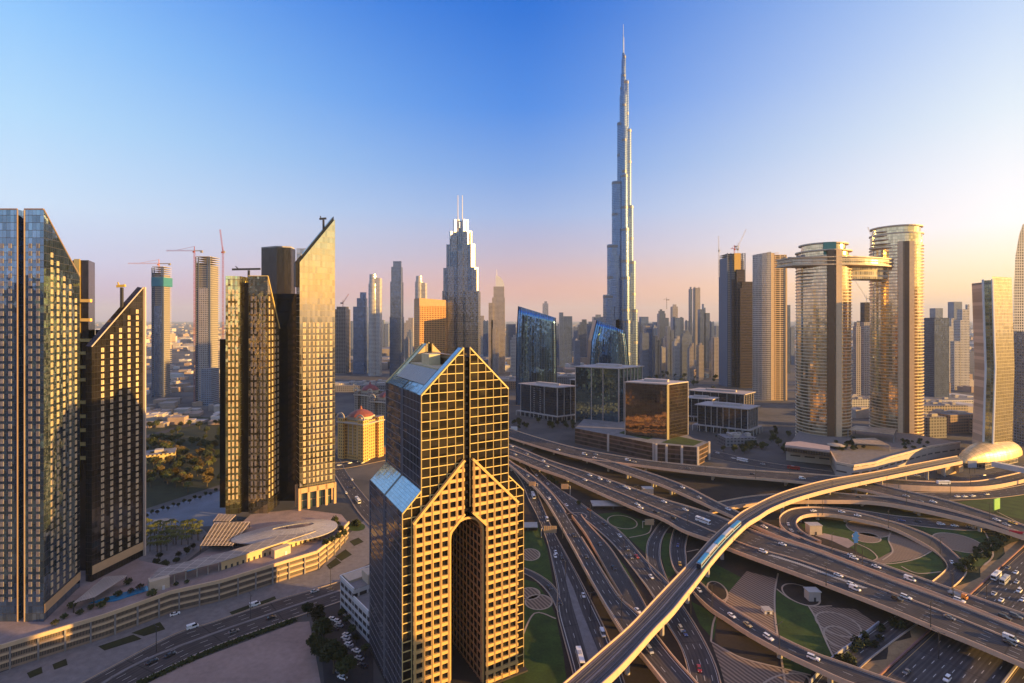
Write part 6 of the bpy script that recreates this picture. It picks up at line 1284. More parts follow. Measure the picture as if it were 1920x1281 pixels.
# parked cars beside the boulevard
pk = [(623, 1162, 's', 'white'), (632, 1166, 's', 'white'), (636, 1174, 's', 'silver'), (628, 1180, 's', 'black'), (650, 1192, 's', 'white'), (648, 1198, 's', 'white'), (652, 1204, 's', 'silver'), (654, 1210, 's', 'white'), (668, 1222, 's', 'white'), (674, 1236, 's', 'silver'), (642, 1272, 's', 'white'), (636, 1262, 's', 'grey'), (680, 1250, 's', 'black'), (660, 1216, 's', 'grey')]
for n_, (px, py, k, c) in enumerate(pk): place_vehicle(px, py, k, c, .1, radians(62 + (n_ % 3) * 2), '%s saloon car in the car park by the white building, %s from the boulevard' % (c, ordinal(n_)), 'cars in the car park')
place_vehicle(328, 1153, 's', 'white', .1, radians(-50), 'white saloon car waiting in the bay under the terrace podium wall', 'cars below the terrace')
# ================================================================== lamps, gantries, boards
def lamp_mesh(h, arms, r=.16):
    a = MB(); a.tube((0, 0, 0), (0, 0, h), r, r * .6, 8); b = MB()
    for s in arms: b.bar((0, 0, h - .1), (s, 0, h + .35), .12); b.box(min(s, s + .9 * (1 if s > 0 else -1)), max(s, s + .9 * (1 if s > 0 else -1)), -.18, .18, h + .28, h + .46)
    return a.data('pole', DARK), b.data('lamp_head', DARK)
LM = lamp_mesh(12.5, (1.6, -1.6), .22); proto_l = thing('street_lamp', None, 'street lamp', (0, 0, 0), 0, 'tall lamps along the roads'); kl = []
for n_, m in zip(('pole', 'lamp_head'), LM): o = bpy.data.objects.new(n_, m); COL.objects.link(o); o.parent = proto_l; kl.append(o)
kid(proto_l, *kl); first = True
LAMPS = dict(MH=[(1549, 1098), (1745, 1176), (1289, 984), (1095, 905), (1193, 940)], R4=[(1461, 1006), (1560, 1038), (1787, 1118), (1785, 1112), (1617, 1062)], R8=[(1461, 1221), (1335, 1140)], UR=[(1481, 892), (1417, 898), (1322, 888), (1240, 872), (1663, 921), (1856, 975)], RF=[(1685, 928), (1782, 934), (1820, 916)], LP=[(1542, 966), (1666, 990), (1763, 1043)], RE=[(1014, 1012), (1107, 1155), (1060, 1090)], RC=[(1107, 975), (1170, 1046), (1295, 1158)], BV=[(293, 1223), (470, 1160), (620, 1105)], LF=[(1055, 1010), (1165, 1165)], R5=[(1560, 930), (1700, 950)], SZ=[(1760, 1235), (1850, 1130)])
for key, pts in LAMPS.items():
    line = ROADS[key][0]
    for n_, (px, py) in enumerate(pts):
        z = .2
        for _ in range(3): p = gp(px, py, z); i = min(range(len(line) - 1), key=lambda q: (Vector((line[q].x, line[q].y)) - Vector((p.x, p.y))).length); z = line[i].z
        d = line[i + 1] - line[i]; hd = atan2(d.y, d.x) + pi / 2
        lab = 'tall dark street lamp on %s, %s of %d from far end' % (RNAME[key], ordinal(n_), len(pts))
        if first: first = False; proto_l.location = p; proto_l.rotation_euler = (0, 0, hd); proto_l['label'] = lab
        else: copy_tree(proto_l, tuple(p), hd, label=lab)
def gantry_sign(label, px, py, z, w, h, up, side):
    p = gp(px, py, z); t = thing('road_sign_gantry', label, 'road sign', tuple(p), 0, 'back lit gantry signs'); mb = MB(); mb.tube((p.x, p.y, z), (p.x, p.y, z + up), .3); mb.bar((p.x, p.y, z + up), (p.x + side * (w + 2), p.y, z + up), .4); mb.build('post', CONC, t)
    mb = MB(); c = p.x + side * (w * .5 + 1.6); mb.box(c - w / 2, c + w / 2, p.y - .25, p.y - .1, z + up - h * .6, z + up + h * .4)
    for k in range(7): x = c - w / 2 + w * (k + .5) / 7; mb.box(x - .09, x + .09, p.y - .45, p.y - .25, z + up - h * .6, z + up + h * .4)
    mb.build('sign_panel', plain('sign_back', (.55, .38, .22), .6), t)
gantry_sign('brown sign panel on a bent post nearest the gabled tower', 1008, 925, .2, 6.5, 4.2, 9, -1)
gantry_sign('brown sign panel on a bent post under the broad flyover', 1069, 930, .2, 6.5, 4.6, 9, -1)
gantry_sign('grey brown sign panel spanning the straight grey road', 1015, 1008, .2, 9.5, 5, 6.5, 1)
gantry_sign('brown panel sign among dark lawn under the broad flyover', 1205, 990, .2, 7, 4.5, 5, 1)
def board(label, px, py, z, w, h, up, mat, name='billboard', rz=0):
    p = gp(px, py, z); t = thing(name, label, 'billboard', tuple(p), rz, 'roadside boards'); mb = MB(); mb.box(-w / 2, w / 2, -.3, .3, up, up + h); o = mb.build('panel', mat, None, (0, 0, 0)); o.parent = t
    mb = MB(); mb.tube((-w * .3, .0, 0), (-w * .3, 0, up), .25); mb.tube((w * .3, 0, 0), (w * .3, 0, up), .25); o = mb.build('post', DARK, None, (0, 0, 0)); o.parent = t; return t
board('bright green billboard on the lawn at right', 1869, 962, .2, 9, 9, 3, plain('board_green', (.22, .50, .12), .5), rz=radians(25))
board('small white billboard beside the road right of the gabled tower', 964, 812, .2, 9, 5, 4, WHITE)
board('grey billboard in front of the gold station entrance', 1823, 888, .2, 9, 7, 6, plain('board_grey', (.30, .33, .40), .4))
t = board('blue tree shaped sign on two tall thin posts beside the loop', 1604, 1046, 8, 1.6, 3.0, 11.5, plain('board_blue', (.03, .16, .50), .5), 'blue_sign')
mb = MB(); sh_ = [(-1.2, 9.5), (1.4, 9.8), (1.0, 11.2), (2.2, 12), (1.2, 13), (2.4, 14.2), (1.2, 15), (1.0, 16.6), (-.6, 16.9), (-1.0, 15.6), (-2.2, 15.2), (-1.6, 13.6), (-2.4, 12.4), (-1.3, 11.4)]
f_ = [(x, -.5, z) for x, z in sh_]; b_ = [(x, -.31, z) for x, z in sh_]; mb.face(f_); mb.face(b_[::-1])
for i in range(len(sh_)): j = (i + 1) % len(sh_); mb.face([f_[j], f_[i], b_[i], b_[j]])
o = mb.build('cut_out_board', MATS['board_blue'], None, (0, 0, 0)); o.parent = t
p = gp(1915, 1000, 8); mb = MB(); mb.obox((p.x, p.y - .9), (1, -.55), 7, .12, 7.6, 9.4); tag(mb.build('red_banner', plain('banner_red', (.5, .02, .04), .6)), 'red banner hung on the gold edge of the upper flyover', 'banner')
def hut(label, px, py, w, d, h, mat=STONE, z=.2):
    p = gp(px, py, z); t = thing('utility_cabin', label, 'cabin', tuple(p), 0, 'small utility cabins'); mb = MB(); mb.box(p.x - w / 2, p.x + w / 2, p.y, p.y + d, z, z + h); mb.build('wall', mat, t); mb = MB(); mb.box(p.x - w / 2 - .4, p.x + w / 2 + .4, p.y - .4, p.y + d + .4, z + h, z + h + .5); mb.build('roof', CONC, t)
    mb = MB(); mb.box(p.x - .6, p.x + .6, p.y - .12, p.y - .02, z, z + 2.2); mb.build('door', DARK, t)
hut('gold lit cabin inside the loop circle', 1530, 1003, 9, 6, 6.5); hut('grey cabin beside the dark planting ellipse', 1528, 1128, 6.5, 5, 5, CONC); hut('low gold cabin under the upper flyover', 1216, 928, 9, 7, 5, TAN); hut('small white cabin on the striped field', 1441, 1152, 4, 4, 1.6, WHITE)
hut('brown underpass box with pink rim right of the gabled tower', 990, 995, 14, 9, 2.2, SOIL); hut('brown underpass box with pale rim under the broad flyover', 1150, 955, 34, 12, 2.6, SOIL)
# ================================================================== trees
def leafmat(name, c, var=.5):
    m, t, b = newmat(name); oi = NN(t, 'ShaderNodeObjectInfo'); g = NN(t, 'ShaderNodeNewGeometry'); n = NN(t, 'ShaderNodeTexNoise'); n.inputs['Scale'].default_value = .6; n.inputs['Detail'].default_value = 3; t.links.new(g.outputs['Position'], n.inputs['Vector'])
    f = MATH(t, 'MULTIPLY', MATH(t, 'ADD', n.outputs[0], oi.outputs['Random']), .5)
    t.links.new(MIX(t, f, tuple(x * (1 - var) for x in c), tuple(x * (1 + var) for x in c)), b.inputs['Base Color']); b.inputs['Roughness'].default_value = .7; b.inputs['Specular IOR Level'].default_value = .2; return m
LEAF = leafmat('dark_leaf', (.045, .055, .018)); LEAFO = leafmat('sunlit_leaf', (.12, .085, .025)); PALMF = leafmat('palm_frond', (.105, .115, .025)); BARK = plain('bark', (.10, .075, .05), .9)  # second leaf colour has low orange sunlight put into it
def tree_data(h, r, n, seed, leaf=.8):
    rd_ = random.Random(seed); a = MB(); a.tube((0, 0, 0), (0, 0, h * .55), r * .09, r * .05, 7); cl = []
    for k in range(7):
        an = 2 * pi * k / 7 + rd_.random(); q = (cos(an) * r * .55 * rd_.uniform(.6, 1.1), sin(an) * r * .55 * rd_.uniform(.6, 1.1), h * rd_.uniform(.5, .85)); a.tube((0, 0, h * .38), q, r * .04, r * .015, 5, cap=False); cl.append((q, r * rd_.uniform(.38, .55)))
    cl.append(((0, 0, h * .85), r * .5)); b = MB()
    for k in range(n):
        c, cr = cl[rd_.randrange(len(cl))]; d = Vector((rd_.gauss(0, 1), rd_.gauss(0, 1), rd_.gauss(0, .8))).normalized() * cr * rd_.uniform(.55, 1.08); p = Vector(c) + d
        x = Vector((rd_.gauss(0, 1), rd_.gauss(0, 1), rd_.gauss(0, .6))).normalized() * leaf * rd_.uniform(.6, 1.2); y = x.orthogonal().normalized() * leaf * rd_.uniform(.4, .8); b.face([p - x - y * .4, p + x * .2 - y, p + x + y * .3, p - x * .1 + y])
    return a.data('trunk', BARK), b
def palm_data(h, seed):
    rd_ = random.Random(seed); a = MB(); a.tube((0, 0, 0), (.15, .1, h), .26, .17, 7); b = MB()
    for k in range(24):
        an = 2 * pi * k / 24 + rd_.uniform(-.15, .15); L = rd_.uniform(2.3, 3.1); up = rd_.uniform(.15, 1.0); prev = Vector((.15, .1, h)); s = Vector((-sin(an), cos(an), 0))
        for j in range(1, 5):
            f = j / 4; q = Vector((.15 + cos(an) * L * f, .1 + sin(an) * L * f, h + up * 1.8 * f - 2.6 * f * f)); w0, w1 = .42 * (1 - (f - .25) * .7), .42 * (1 - f * .75)
            dz = Vector((0, 0, .22)); b.face([prev - s * w0 - dz, q - s * w1 - dz, q, prev]); b.face([prev, q, q + s * w1 - dz, prev + s * w0 - dz]); prev = q
    return a.data('trunk', BARK), b
KIND = {}
def tproto(name, td, leafm, cat='tree', part='crown'):
    tr_, cb = td; t = thing(name, None, cat, (0, 0, -500)); o1 = bpy.data.objects.new('trunk', tr_); o2 = bpy.data.objects.new(part, cb.data(part, leafm))
    for o in (o1, o2): COL.objects.link(o); o.parent = t
    kid(t, o1, o2); KIND[t.name] = False; return t
bigs = [tproto('leafy_tree', tree_data(11, 5.2, 1500, 3 + k, .62), LEAF) for k in range(2)]
mids = [tproto('leafy_tree', tree_data(8, 3.8, 420, 13 + k, .75), LEAF) for k in range(2)]; sunlit_mids = [tproto('leafy_tree', tree_data(8.5, 4.2, 420, 23 + k, .78), LEAFO) for k in range(2)]
palms = [tproto('palm_tree', palm_data(6.5, 33 + k), PALMF, 'palm') for k in range(2)]
shr = [tproto('shrub', tree_data(2.4, 2.0, 160, 43 + k, .5), LEAF, 'shrub', 'foliage') for k in range(2)]
def plant(set_, px, py, z, sc, label, group):
    t = set_[random.randrange(len(set_))]; p = gp(px, py, z); rz = random.uniform(0, 6.28)
    if not KIND[t.name]: KIND[t.name] = True; t.location = p; t.rotation_euler = (0, 0, rz); t.scale = (sc,) * 3; o = t
    else: o = copy_tree(t, tuple(p), rz, scale=sc)
    o['label'] = label; o['group'] = group; return o
R_ = random.uniform
for n_, (px, py, s) in enumerate(((577, 1156, .62), (596, 1176, .95), (606, 1206, 1.05), (600, 1240, .9), (626, 1262, 1.25), (648, 1276, .9), (588, 1222, .7))): plant(bigs, px, py, .1, s, 'big dark leafy tree between sand lot and car park, %s from the boulevard' % ordinal(n_), 'big trees beside the sand lot')
for n_, (px, py, s) in enumerate(((640, 1158, .55), (650, 1172, .6), (660, 1190, .6), (668, 1206, .55), (684, 1228, .6), (655, 1245, .5))): plant(mids, px, py, .1, s, 'small dark tree along the white building wall, %s from the boulevard' % ordinal(n_), 'small trees along the white building')
for px, py in [(x + R_(-3, 3), y + R_(-2, 2)) for y in (993, 1002, 1012, 1022, 1034) for x in range(272, 378, 10) if (x - 270) * .35 + (y - 990) < 62]: plant(palms, px, py, .1, R_(.95, 1.2), 'small green palm in the paved grove below the blue plaza', 'palms of the paved grove')
for n_ in range(14): f = n_ / 13; plant(mids, 275 + 130 * f, 972 - 45 * f - 4 * (n_ % 2), .1, .45, 'round street tree in the row beside the blue plaza, %s from the left' % ordinal(n_), 'trees in the plaza row')
random.seed(5)
for k in range(85): plant(mids, R_(268, 418), R_(798, 905), .1, R_(.8, 1.35), 'dark tree in the park between the black towers', 'dark trees of the park')
for k in range(36): plant(sunlit_mids, R_(272, 418), R_(838, 915), .1, R_(.8, 1.3), 'park tree with low orange sun put into its leaf colour', 'sunlit trees of the park')
for px, py in ((302, 880), (314, 908), (330, 916), (342, 905), (370, 893), (392, 882), (352, 925), (283, 915)): plant(palms, px, py, .1, 1.5, 'tall palm at the lower edge of the park', 'tall park palms')
for k in range(26): px = R_(962, 1082); plant(mids, px, 798 + (px - 960) * .02 + R_(-8, 9), .1, R_(.7, 1.1), 'dark tree in front of the low office block beside the flyover', 'trees of the office forecourt')
for k in range(44): px = R_(1345, 1480); plant(mids, px, R_(808, 852), .1, R_(.7, 1.15), 'dark tree around the ribbed office blocks', 'trees of the office gardens')
for k in range(16): plant(shr, R_(1566, 1625), R_(826, 846), 14.1, R_(1.2, 2.0), 'shrub in the roof garden below the left round tower', 'roof garden shrubs')
for k in range(14): plant(shr, R_(1690, 1740), R_(826, 842), 14.1, R_(.9, 1.4), 'shrub on the podium roof below the right round tower', 'podium roof shrubs')
for k in range(24): s = R_(-20, 50); p = SZ(s, -9 - R_(0, 9)); q = CX + p.x / p.y * F, HY + F * H / p.y; plant(shr, q[0], q[1], .1, R_(.8, 1.5), 'dark shrub on the verge of the main highway under the broad flyover', 'verge shrubs under the flyover')
for k in range(46): s = R_(150, 270); p = SZ(s, -9.5 - R_(0, 7)); q = CX + p.x / p.y * F, HY + F * H / p.y; plant(shr, q[0], q[1], .1, R_(.8, 1.6), 'dark shrub on the verge of the main highway beyond the flyover', 'verge shrubs beyond the flyover')
for n_, (px, py) in enumerate(((200, 1128), (222, 1118), (245, 1112), (262, 1105), (240, 1096), (190, 1139), (150, 1152), (285, 1118), (330, 1098), (350, 1094), (120, 1160), (103, 1172), (135, 1140), (170, 1143))): plant(shr, px, py, DECK + .1, R_(.7, 1.3), 'green terrace shrub near the blue pool, %s from the right black tower' % ordinal(n_), 'terrace shrubs')
for n_, (px, py) in enumerate(((632, 988), (640, 996), (645, 1004), (634, 1010), (622, 1016), (610, 1022), (628, 978))): plant(shr, px, py, DECK + .1, 1.4, 'dark shrub in the planter round the oval canopy, %s from the back' % ordinal(n_), 'planter shrubs by the oval canopy')
for n_, (px, py) in enumerate(((300, 1050), (292, 1062), (310, 1066), (335, 1048), (350, 1040), (362, 1032), (386, 1018), (402, 1008), (330, 1060))): plant(mids, px, py, .1, .6, 'green tree along the lane between grove and terrace, %s from the left' % ordinal(n_), 'trees of the grove lane')
for px, py in ((668, 984), (664, 986), (671, 987)): plant(shr, px, py, .1, 1.5, 'shrub in the round lawn beside the terrace corner', 'shrubs of the round lawn')
for k in range(26): px = R_(622, 720); plant(mids, px, R_(776, 806) + 0, .1, R_(.6, .9), 'dark tree around the ornate hotel buildings', 'trees near the ornate hotels')
for k in range(30): plant(mids, R_(1210, 1345), R_(700, 735), .1, R_(.9, 1.6), 'distant dark tree in the park beyond the bronze cube', 'trees of the distant park')
for k in range(12): px = R_(1000, 1090); plant(shr, px, 905 + (px - 1000) * .9 - R_(30, 40), .1, 1.2, 'shrub between the broad flyover and the dark ground road', 'shrubs between the roads')
mb = MB(); S = smooth(edge3([(170, 1324), (215, 1303), (330, 1248), (430, 1205), (557, 1159)], [(0, 0), (1, 0)]), 60); rr = random.Random(9)
for i in range(60):
    a, b = S[i], S[i + 1]
    for k in range(46):
        p = a.lerp(b, rr.random()) + Vector((rr.uniform(-1.3, 1.3), rr.uniform(-1.3, 1.3) - 2.6, rr.uniform(.15, 1.5))); x = Vector((rr.gauss(0, 1), rr.gauss(0, 1), rr.gauss(0, .6))).normalized() * .38; y = x.orthogonal().normalized() * .28; mb.face([p - x - y, p + x - y, p + x + y, p - x + y])
tag(mb.build('hedge', LEAF), 'long dark hedge between the boulevard and the sand lot', 'hedge')
# ================================================================== low buildings
def block(name, label, cat, px, py, w, d, h, rz, mat, group, extra=(), z=0, roofm=None):
    p = gp(px, py, z); t = thing(name, label, cat, tuple(p), rz, group); mb = MB(); mb.box(-w / 2, w / 2, 0, d, 0, h, 0, 1); o = mb.build('wall', [mat, roofm or ROOFG], None, (0, 0, 0)); o.parent = t
    if extra:
        mb = MB()
        for x, y, ew, ed, eh in extra: mb.box(x * w - ew / 2, x * w + ew / 2, y * d - ed / 2, y * d + ed / 2, h, h + eh)
        o = mb.build('roof_plant', CONC, None, (0, 0, 0)); o.parent = t
    return t
# white building half hidden by the gabled tower
wb = [gp(638, 1147, 0), gp(686, 1200, 0)]
t = thing('white_building', 'white stepped low building tucked against the gabled tower', 'building', tuple(wb[0])); d = Vector((wb[1].x - wb[0].x, wb[1].y - wb[0].y)); L = d.length; d.normalize(); n = Vector((-d.y, d.x)); a = Vector((wb[0].x, wb[0].y))
m_wb = facade('white_banded_wall', 4.2, 5, .2, .5, (.04, .035, .035), .3, .3, (.60, .58, .58), .6, tilt=0)
def quad(s0, s1, o0, o1): return [tuple(a + d * s + n * o) for s, o in ((s0, o0), (s1, o0), (s1, o1), (s0, o1))]
mb = MB(); mb.prism(quad(0, L * .55, 0, 22), 0, 19, 0, 1); mb.prism(quad(L * .55, L * 1.1, 0, 22), 0, 15, 0, 1); mb.build('wall', [m_wb, ROOFG], t)
mb = MB(); mb.prism(quad(1, L * .3, 1, 14), 19, 20.2); mb.prism(quad(L * .3, L * .55, 8, 20), 19, 24); mb.build('roof_block', TAN, t)
mb = MB()
for q in (quad(-.2, L * .55 + .2, -.3, .3), quad(-.3, .3, 0, 22)): mb.prism(q, 18.6, 20)
mb.prism(quad(L * .55, L * 1.1, -.3, .3), 14.6, 16); mb.build('parapet', WHITE, t)
# yellow hotel with red dome and its ornate neighbours
def ornate(label, px0, pxm, px1, yb, ytop, wallm, domec, Yoff=0):
    p = gp(pxm, yb, 0); Y = p.y; s = Y / F; w = (px1 - px0) * s * 1.0; t = thing('ornate_hotel', label, 'hotel', tuple(p), radians(-28), 'ornate hotels'); h = zh(ytop, Y)
    mb = MB(); g = w * .36
    mb.box(-g, g, 0, g * 1.6, 0, h * .80, 0, 1)
    for sx_ in (-1, 1):
        for sy_ in (0, 1): mb.box(sx_ * g - g * .28, sx_ * g + g * .28, sy_ * g * 1.6 - g * .28, sy_ * g * 1.6 + g * .28, 0, h * .84, 0, 1)
    o = mb.build('wall', [wallm, ROOFG], None, (0, 0, 0)); o.parent = t
    mb = MB(); mb.box(-g * 1.34, g * 1.34, -g * .36, g * 1.96, h * .745, h * .765); mb.box(-g * .75, g * .75, g * .1, g * 1.5, h * .80, h * .87)
    for k in range(5): mb.bar((-g * .9 + k * g * .45, -.25, h * .1), (-g * .9 + k * g * .45, -.25, h * .74), g * .06)
    o = mb.build('cornice', MATS['sand_stone'], None, (0, 0, 0)); o.parent = t
    mb = MB(); mb.ring([(g * .95, h * .87), (g * .8, h * .92), (g * .45, h * .97), (g * .12, h * 1.0), (g * .05, h * 1.06), (0, h * 1.07)], 14, (0, g * .8)); o = mb.build('dome', plain(label.split()[0] + '_dome', domec, .5), None, (0, 0, 0)); o.parent = t
    for sx_ in (-1, 1):
        mb = MB(); n_ = 9; R0, R1 = g * .42, g * .3
        for k in range(n_):
            a0, a1 = pi * k / n_, pi * (k + 1) / n_; f = [(sx_ * g + R1 * cos(a0), -g * .3, h * .84 + R1 * sin(a0)), (sx_ * g + R0 * cos(a0), -g * .3, h * .84 + R0 * sin(a0)), (sx_ * g + R0 * cos(a1), -g * .3, h * .84 + R0 * sin(a1)), (sx_ * g + R1 * cos(a1), -g * .3, h * .84 + R1 * sin(a1))]
            mb.face(f); mb.face([(x, y + .8, z) for x, y, z in f][::-1]); mb.face([f[1], (f[1][0], f[1][1] + .8, f[1][2]), (f[2][0], f[2][1] + .8, f[2][2]), f[2]])
        o = mb.build('roof_arch', MATS['sand_stone'], None, (0, 0, 0)); o.parent = t
    return t
m_yh = facade('yellow_hotel_wall', 3.5, 3.2, .55, .5, (.10, .07, .03), .3, .3, (.62, .38, .12), .7, tilt=0); m_bh = facade('beige_hotel_wall', 3.5, 3.2, .5, .5, (.06, .05, .05), .3, .3, (.30, .24, .20), .7, tilt=0)
ornate('yellow ornate hotel with a red dome roof and white arches', 626, 662, 696, 862, 770, m_yh, (.24, .07, .04))
ornate('beige ornate hotel with dark red roof behind the yellow one', 664, 684, 712, 800, 722, m_bh, (.22, .05, .05)); ornate('brown ornate hotel half hidden by the gabled tower', 690, 716, 742, 812, 735, m_bh, (.16, .05, .05))
block('arcade_shop', 'low orange lit arcade shop beside the yellow hotel', 'shop', 706, 852, 30, 10, 8, 0, facade('arcade_wall', 8, 4, .4, .4, (.1, .05, .03), .2, .4, (.6, .3, .14)), None)
block('park_villa', 'long yellow villa roof at the edge of the dark park', 'villa', 288, 868, 40, 26, 9, radians(30), facade('villa_wall', 5, 4, .5, .5, (.1, .08, .03), .2, .4, (.62, .46, .18)), None, ((.1, .5, 8, 8, 3),))
# malls and low blocks in the middle distance
random.seed(21); cwalls = [facade('low_block_%s' % k, 4, 4.5, .4, .45, (.06, .06, .07), .4, .3, c, .75, tilt=.02) for k, c in (('cream', (.40, .34, .28)), ('white', (.52, .50, .48)), ('brown', (.30, .19, .13)), ('grey', (.22, .21, .22)))]
for n_, (lab, px, py, w, d, h, mi) in enumerate((('vast flat mall roof left of the twin antenna tower', 720, 690, 420, 160, 26, 3), ('long mall wing behind the rippled roofs', 700, 668, 460, 120, 30, 0), ('curved pale hall roof behind the gabled tower', 760, 672, 120, 60, 40, 1), ('mall wing under the sail topped tower', 930, 690, 260, 120, 26, 3), ('long low mall block right of the gabled tower', 905, 730, 200, 100, 18, 2), ('dark low block behind the larger curved tower', 1070, 728, 90, 60, 26, 3), ('low flat block right of the tall pointed slab', 660, 735, 150, 60, 14, 3), ('pale flat block below the larger curved tower', 1120, 745, 120, 40, 20, 3))):
    block('mall_block', lab, 'mall', px, py, w, d, h, radians(R_(-8, 12)), cwalls[mi], 'low mall blocks', [(R_(-.45, .45), R_(.1, .9), R_(5, 26), R_(5, 20), R_(2, 6)) for _ in range(22)])
for n_, (lab, px, py, w, d, h, mi) in enumerate((('tan car park block behind the right round tower', 1770, 790, 80, 50, 24, 0), ('brown block with cross braces left of the bent slab', 1806, 812, 46, 30, 26, 2), ('grey banded block right of the right round tower', 1752, 822, 40, 30, 28, 3), ('orange lit low block in the hazy distance', 1760, 742, 60, 40, 26, 2), ('long pale roofs behind the bent slab', 1800, 765, 120, 60, 14, 1), ('striped low car park at the right edge', 1905, 822, 70, 40, 20, 0), ('pale block between the round towers', 1615, 770, 60, 40, 20, 1), ('low rotunda like block among the office gardens', 1390, 838, 40, 24, 11, 3))):
    block('low_block', lab, 'building', px, py, w, d, h, radians(R_(-6, 20)), cwalls[mi], 'low blocks near the round towers', [(R_(-.4, .4), R_(.1, .9), R_(3, 9), R_(3, 9), R_(1.5, 4)) for _ in range(9)])
# far towers right of the spire and elsewhere along the skyline
FT = [(1198, 1216, 594, 1900, 'blue'), (1200, 1217, 623, 1450, 'grey'), (1216, 1232, 604, 1700, 'blue'), (1232, 1248, 580, 2100, 'slate'), (1248, 1264, 612, 1500, 'grey'), (1257, 1271, 571, 2200, 'beige'), (1273, 1292, 620, 1450, 'grey'), (1258, 1282, 594, 1900, 'blue'), (1291, 1298, 538, 1800, 'slate'), (1299, 1313, 538, 1820, 'beige'), (1308, 1331, 580, 1650, 'slate'), (1316, 1323, 570, 1660, 'blue'), (1330, 1339, 602, 1750, 'blue'), (1339, 1349, 611, 1900, 'grey'), (1186, 1198, 604, 1900, 'slate'), (1225, 1240, 630, 1400, 'slate'), (1242, 1254, 596, 2300, 'slate'), (1284, 1296, 600, 2100, 'grey'),
      (1017, 1028, 565, 1900, 'glassy'), (1048, 1063, 586, 1700, 'blue'), (1062, 1073, 593, 1750, 'blue'), (1083, 1100, 599, 1800, 'slate'), (1098, 1115, 603, 1900, 'blue'), (1110, 1131, 590, 2300, 'grey'), (949, 967, 608, 1800, 'slate'), (899, 908, 592, 2300, 'beige'), (906, 916, 600, 1900, 'blue'), (1124, 1136, 606, 1800, 'slate'), (1074, 1086, 612, 2400, 'grey'), (712, 730, 600, 2600, 'grey'), (757, 776, 596, 2700, 'beige'), (655, 664, 602, 2200, 'grey'), (1478, 1490, 612, 1800, 'grey'), (1600, 1630, 640, 1100, 'grey'), (1733, 1745, 630, 1200, 'white'), (1700, 1735, 640, 1700, 'grey')]
rf = random.Random(77)
for lo_, hi_, n0, ya, yb in ((1192, 1345, 24, 606, 650), (1040, 1130, 9, 606, 640), (640, 780, 8, 606, 640), (1600, 1800, 12, 600, 650), (900, 966, 6, 604, 636)):
    for k in range(n0): a = rf.uniform(lo_, hi_); FT.append((a, a + rf.uniform(8, 17), rf.uniform(ya, yb), rf.uniform(1300, 2400), rf.choice(('blue', 'grey', 'slate', 'beige', 'white', 'grey'))))
for n_, (a, b, y, Y, k) in enumerate(sorted(FT)):
    w = b - a; v = rf.randrange(6); nm = 'hazy %s tower of the far skyline, %s from the left' % (k, ordinal(n_))
    bl = [[(a, b, y)], [(a, b, y + 4), (a + w * .3, b - w * .2, y)], [(a, a + w * .55, y), (a + w * .5, b, y + 7, 2)], [(a, b, y + 8), (a + w * .15, b - w * .1, y + 3), (a + w * .3, b - w * .4, y)], [(a, b, y + 2), (a + w * .1, a + w * .35, y), (b - w * .3, b - w * .1, y + .6)], [(a, b, y + 10), (a + w * .2, b, y + 5, 1), (a + w * .45, b, y, 2)]][v]
    steps('far_tower', nm, Y, bl, k, 'far skyline towers')
crane('tiny crane on the far beige tower right of the spire', 1250, 2150, 580, 562, (1244, 1254), None, DARK)
# villas, sheds and small blocks scattered to the horizon
LOWM = [plain('far_wall_%d' % i, c, .85, var=.2, scale=.05) for i, c in enumerate(((.44, .38, .33), (.52, .49, .46), (.30, .25, .22), (.36, .26, .20)))]
BX_ = [MB().box(-.5, .5, -.5, .5, 0, 1).data('low_house', m) for m in LOWM]
mb = MB(); mb.box(-.5, .5, -.5, .5, 0, .8); mb.box(-.5, -.1, -.5, .1, .8, 1); BX_ += [mb.data('low_house', m) for m in LOWM]
def scatter(n, pa, pb, ya, yb, w, h, label, group, seed):
    r = random.Random(seed)
    for k in range(n):
        u = r.random(); px = r.uniform(pa, pb); py = ya + (yb - ya) * u; p = gp(px, py, 0); sc = r.uniform(.7, 1.4)
        o = bpy.data.objects.new('low_house', BX_[r.randrange(len(BX_))]); COL.objects.link(o); o.location = p; o.rotation_euler = (0, 0, r.choice((.2, .35, 1.77, .1)))
        o.scale = (w * sc * r.uniform(.7, 1.5), w * sc * r.uniform(.7, 1.5), h * r.uniform(.5, 1.6)); tag(o, label, 'house', group)
scatter(110, 265, 425, 640, 800, 16, 7, 'small pale low house of the quarter below the unfinished towers', 'low houses below the unfinished towers', 1)
scatter(60, 600, 960, 622, 700, 42, 16, 'low flat roofed building of the hazy district left of the spire', 'low buildings left of the spire', 2)
scatter(70, 1040, 1420, 622, 700, 34, 18, 'low block of the hazy district right of the spire', 'low buildings right of the spire', 3)
scatter(50, 1600, 1830, 640, 790, 24, 14, 'low block of the hazy district behind the round towers', 'low buildings behind the round towers', 4)
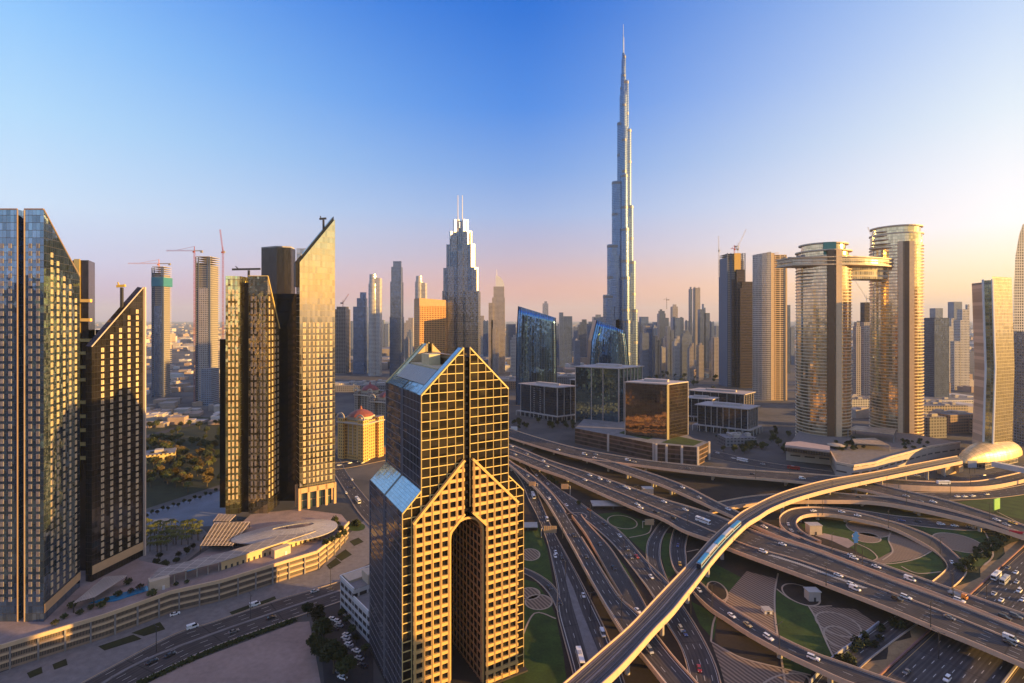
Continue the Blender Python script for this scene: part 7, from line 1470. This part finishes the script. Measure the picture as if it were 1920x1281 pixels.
def mass(name, label, n, pa, pb, ya, yb, w, h, seed):
    r = random.Random(seed); b = MB()
    for k in range(n):
        u = r.random() ** 1.4; p = gp(r.uniform(pa, pb), ya + (yb - ya) * u, 0); s = r.uniform(.6, 1.6) * w; s2 = r.uniform(.6, 1.6) * w; b.obox((p.x, p.y), (1, r.uniform(-.4, .4)), s / 2, s2 / 2, 0, h * r.uniform(.4, 1.9) * (3 if r.random() < .06 else 1), r.randrange(4), None, False)
    tag(b.build(name, LOWM), label, None, None, 'stuff')
mass('distant_city', 'pale city of small buildings fading to the horizon', 2600, -150, 2070, 604.5, 660, 45, 14, 6)
# unseen towers added for the glass to mirror, the last to shade the podium
for n_, (x, y, w, d, h, k) in enumerate(((-455, 10, 60, 40, 196, 'slate'), (-520, -60, 70, 44, 188, 'beige'), (-600, 20, 60, 50, 205, 'dusk'), (-400, -90, 46, 40, 178, 'brown'), (-330, -140, 40, 40, 190, 'beige'), (-250, -230, 44, 40, 230, 'dusk'), (-140, -260, 50, 40, 170, 'brown'), (-40, -300, 40, 40, 210, 'slate'), (90, -260, 50, 44, 170, 'beige'), (230, -200, 46, 40, 140, 'dusk'), (330, -330, 60, 40, 220, 'brown'), (320, 66, 50, 96, 104, 'beige'))):
    t = thing('unseen_tower', 'unseen tower of a set added for glass reflections and podium shade', 'skyscraper', (x, y, 0), 0, 'unseen towers added for reflections and shade'); mb = MB(); mb.box(x - w / 2, x + w / 2, y - d / 2, y + d / 2, 0, h * .85, 0, 1); mb.box(x - w * .35, x + w * .35, y - d * .35, y + d * .35, h * .85, h, 0, 1); mb.build('shaft', [fac(k), ROOFG], t)
# ================================================================== air
mb = MB(); B_ = 30500
mb.box(-B_, B_, -B_, B_, -1, 860); hz = mb.build('haze', None or plain('haze_air', (1, 1, 1)))
tag(hz, 'pale warm haze lying over the whole city', 'haze', kind='stuff')
m = MATS['haze_air']; t = m.node_tree; t.nodes.clear()
o = NN(t, 'ShaderNodeOutputMaterial'); v = NN(t, 'ShaderNodeVolumePrincipled')
v.inputs['Color'].default_value = (.62, .76, 1.0, 1); v.inputs['Density'].default_value = 0.42e-4; v.inputs['Anisotropy'].default_value = .0
t.links.new(v.outputs[0], o.inputs['Volume'])
SC.cycles.volume_bounces = 0
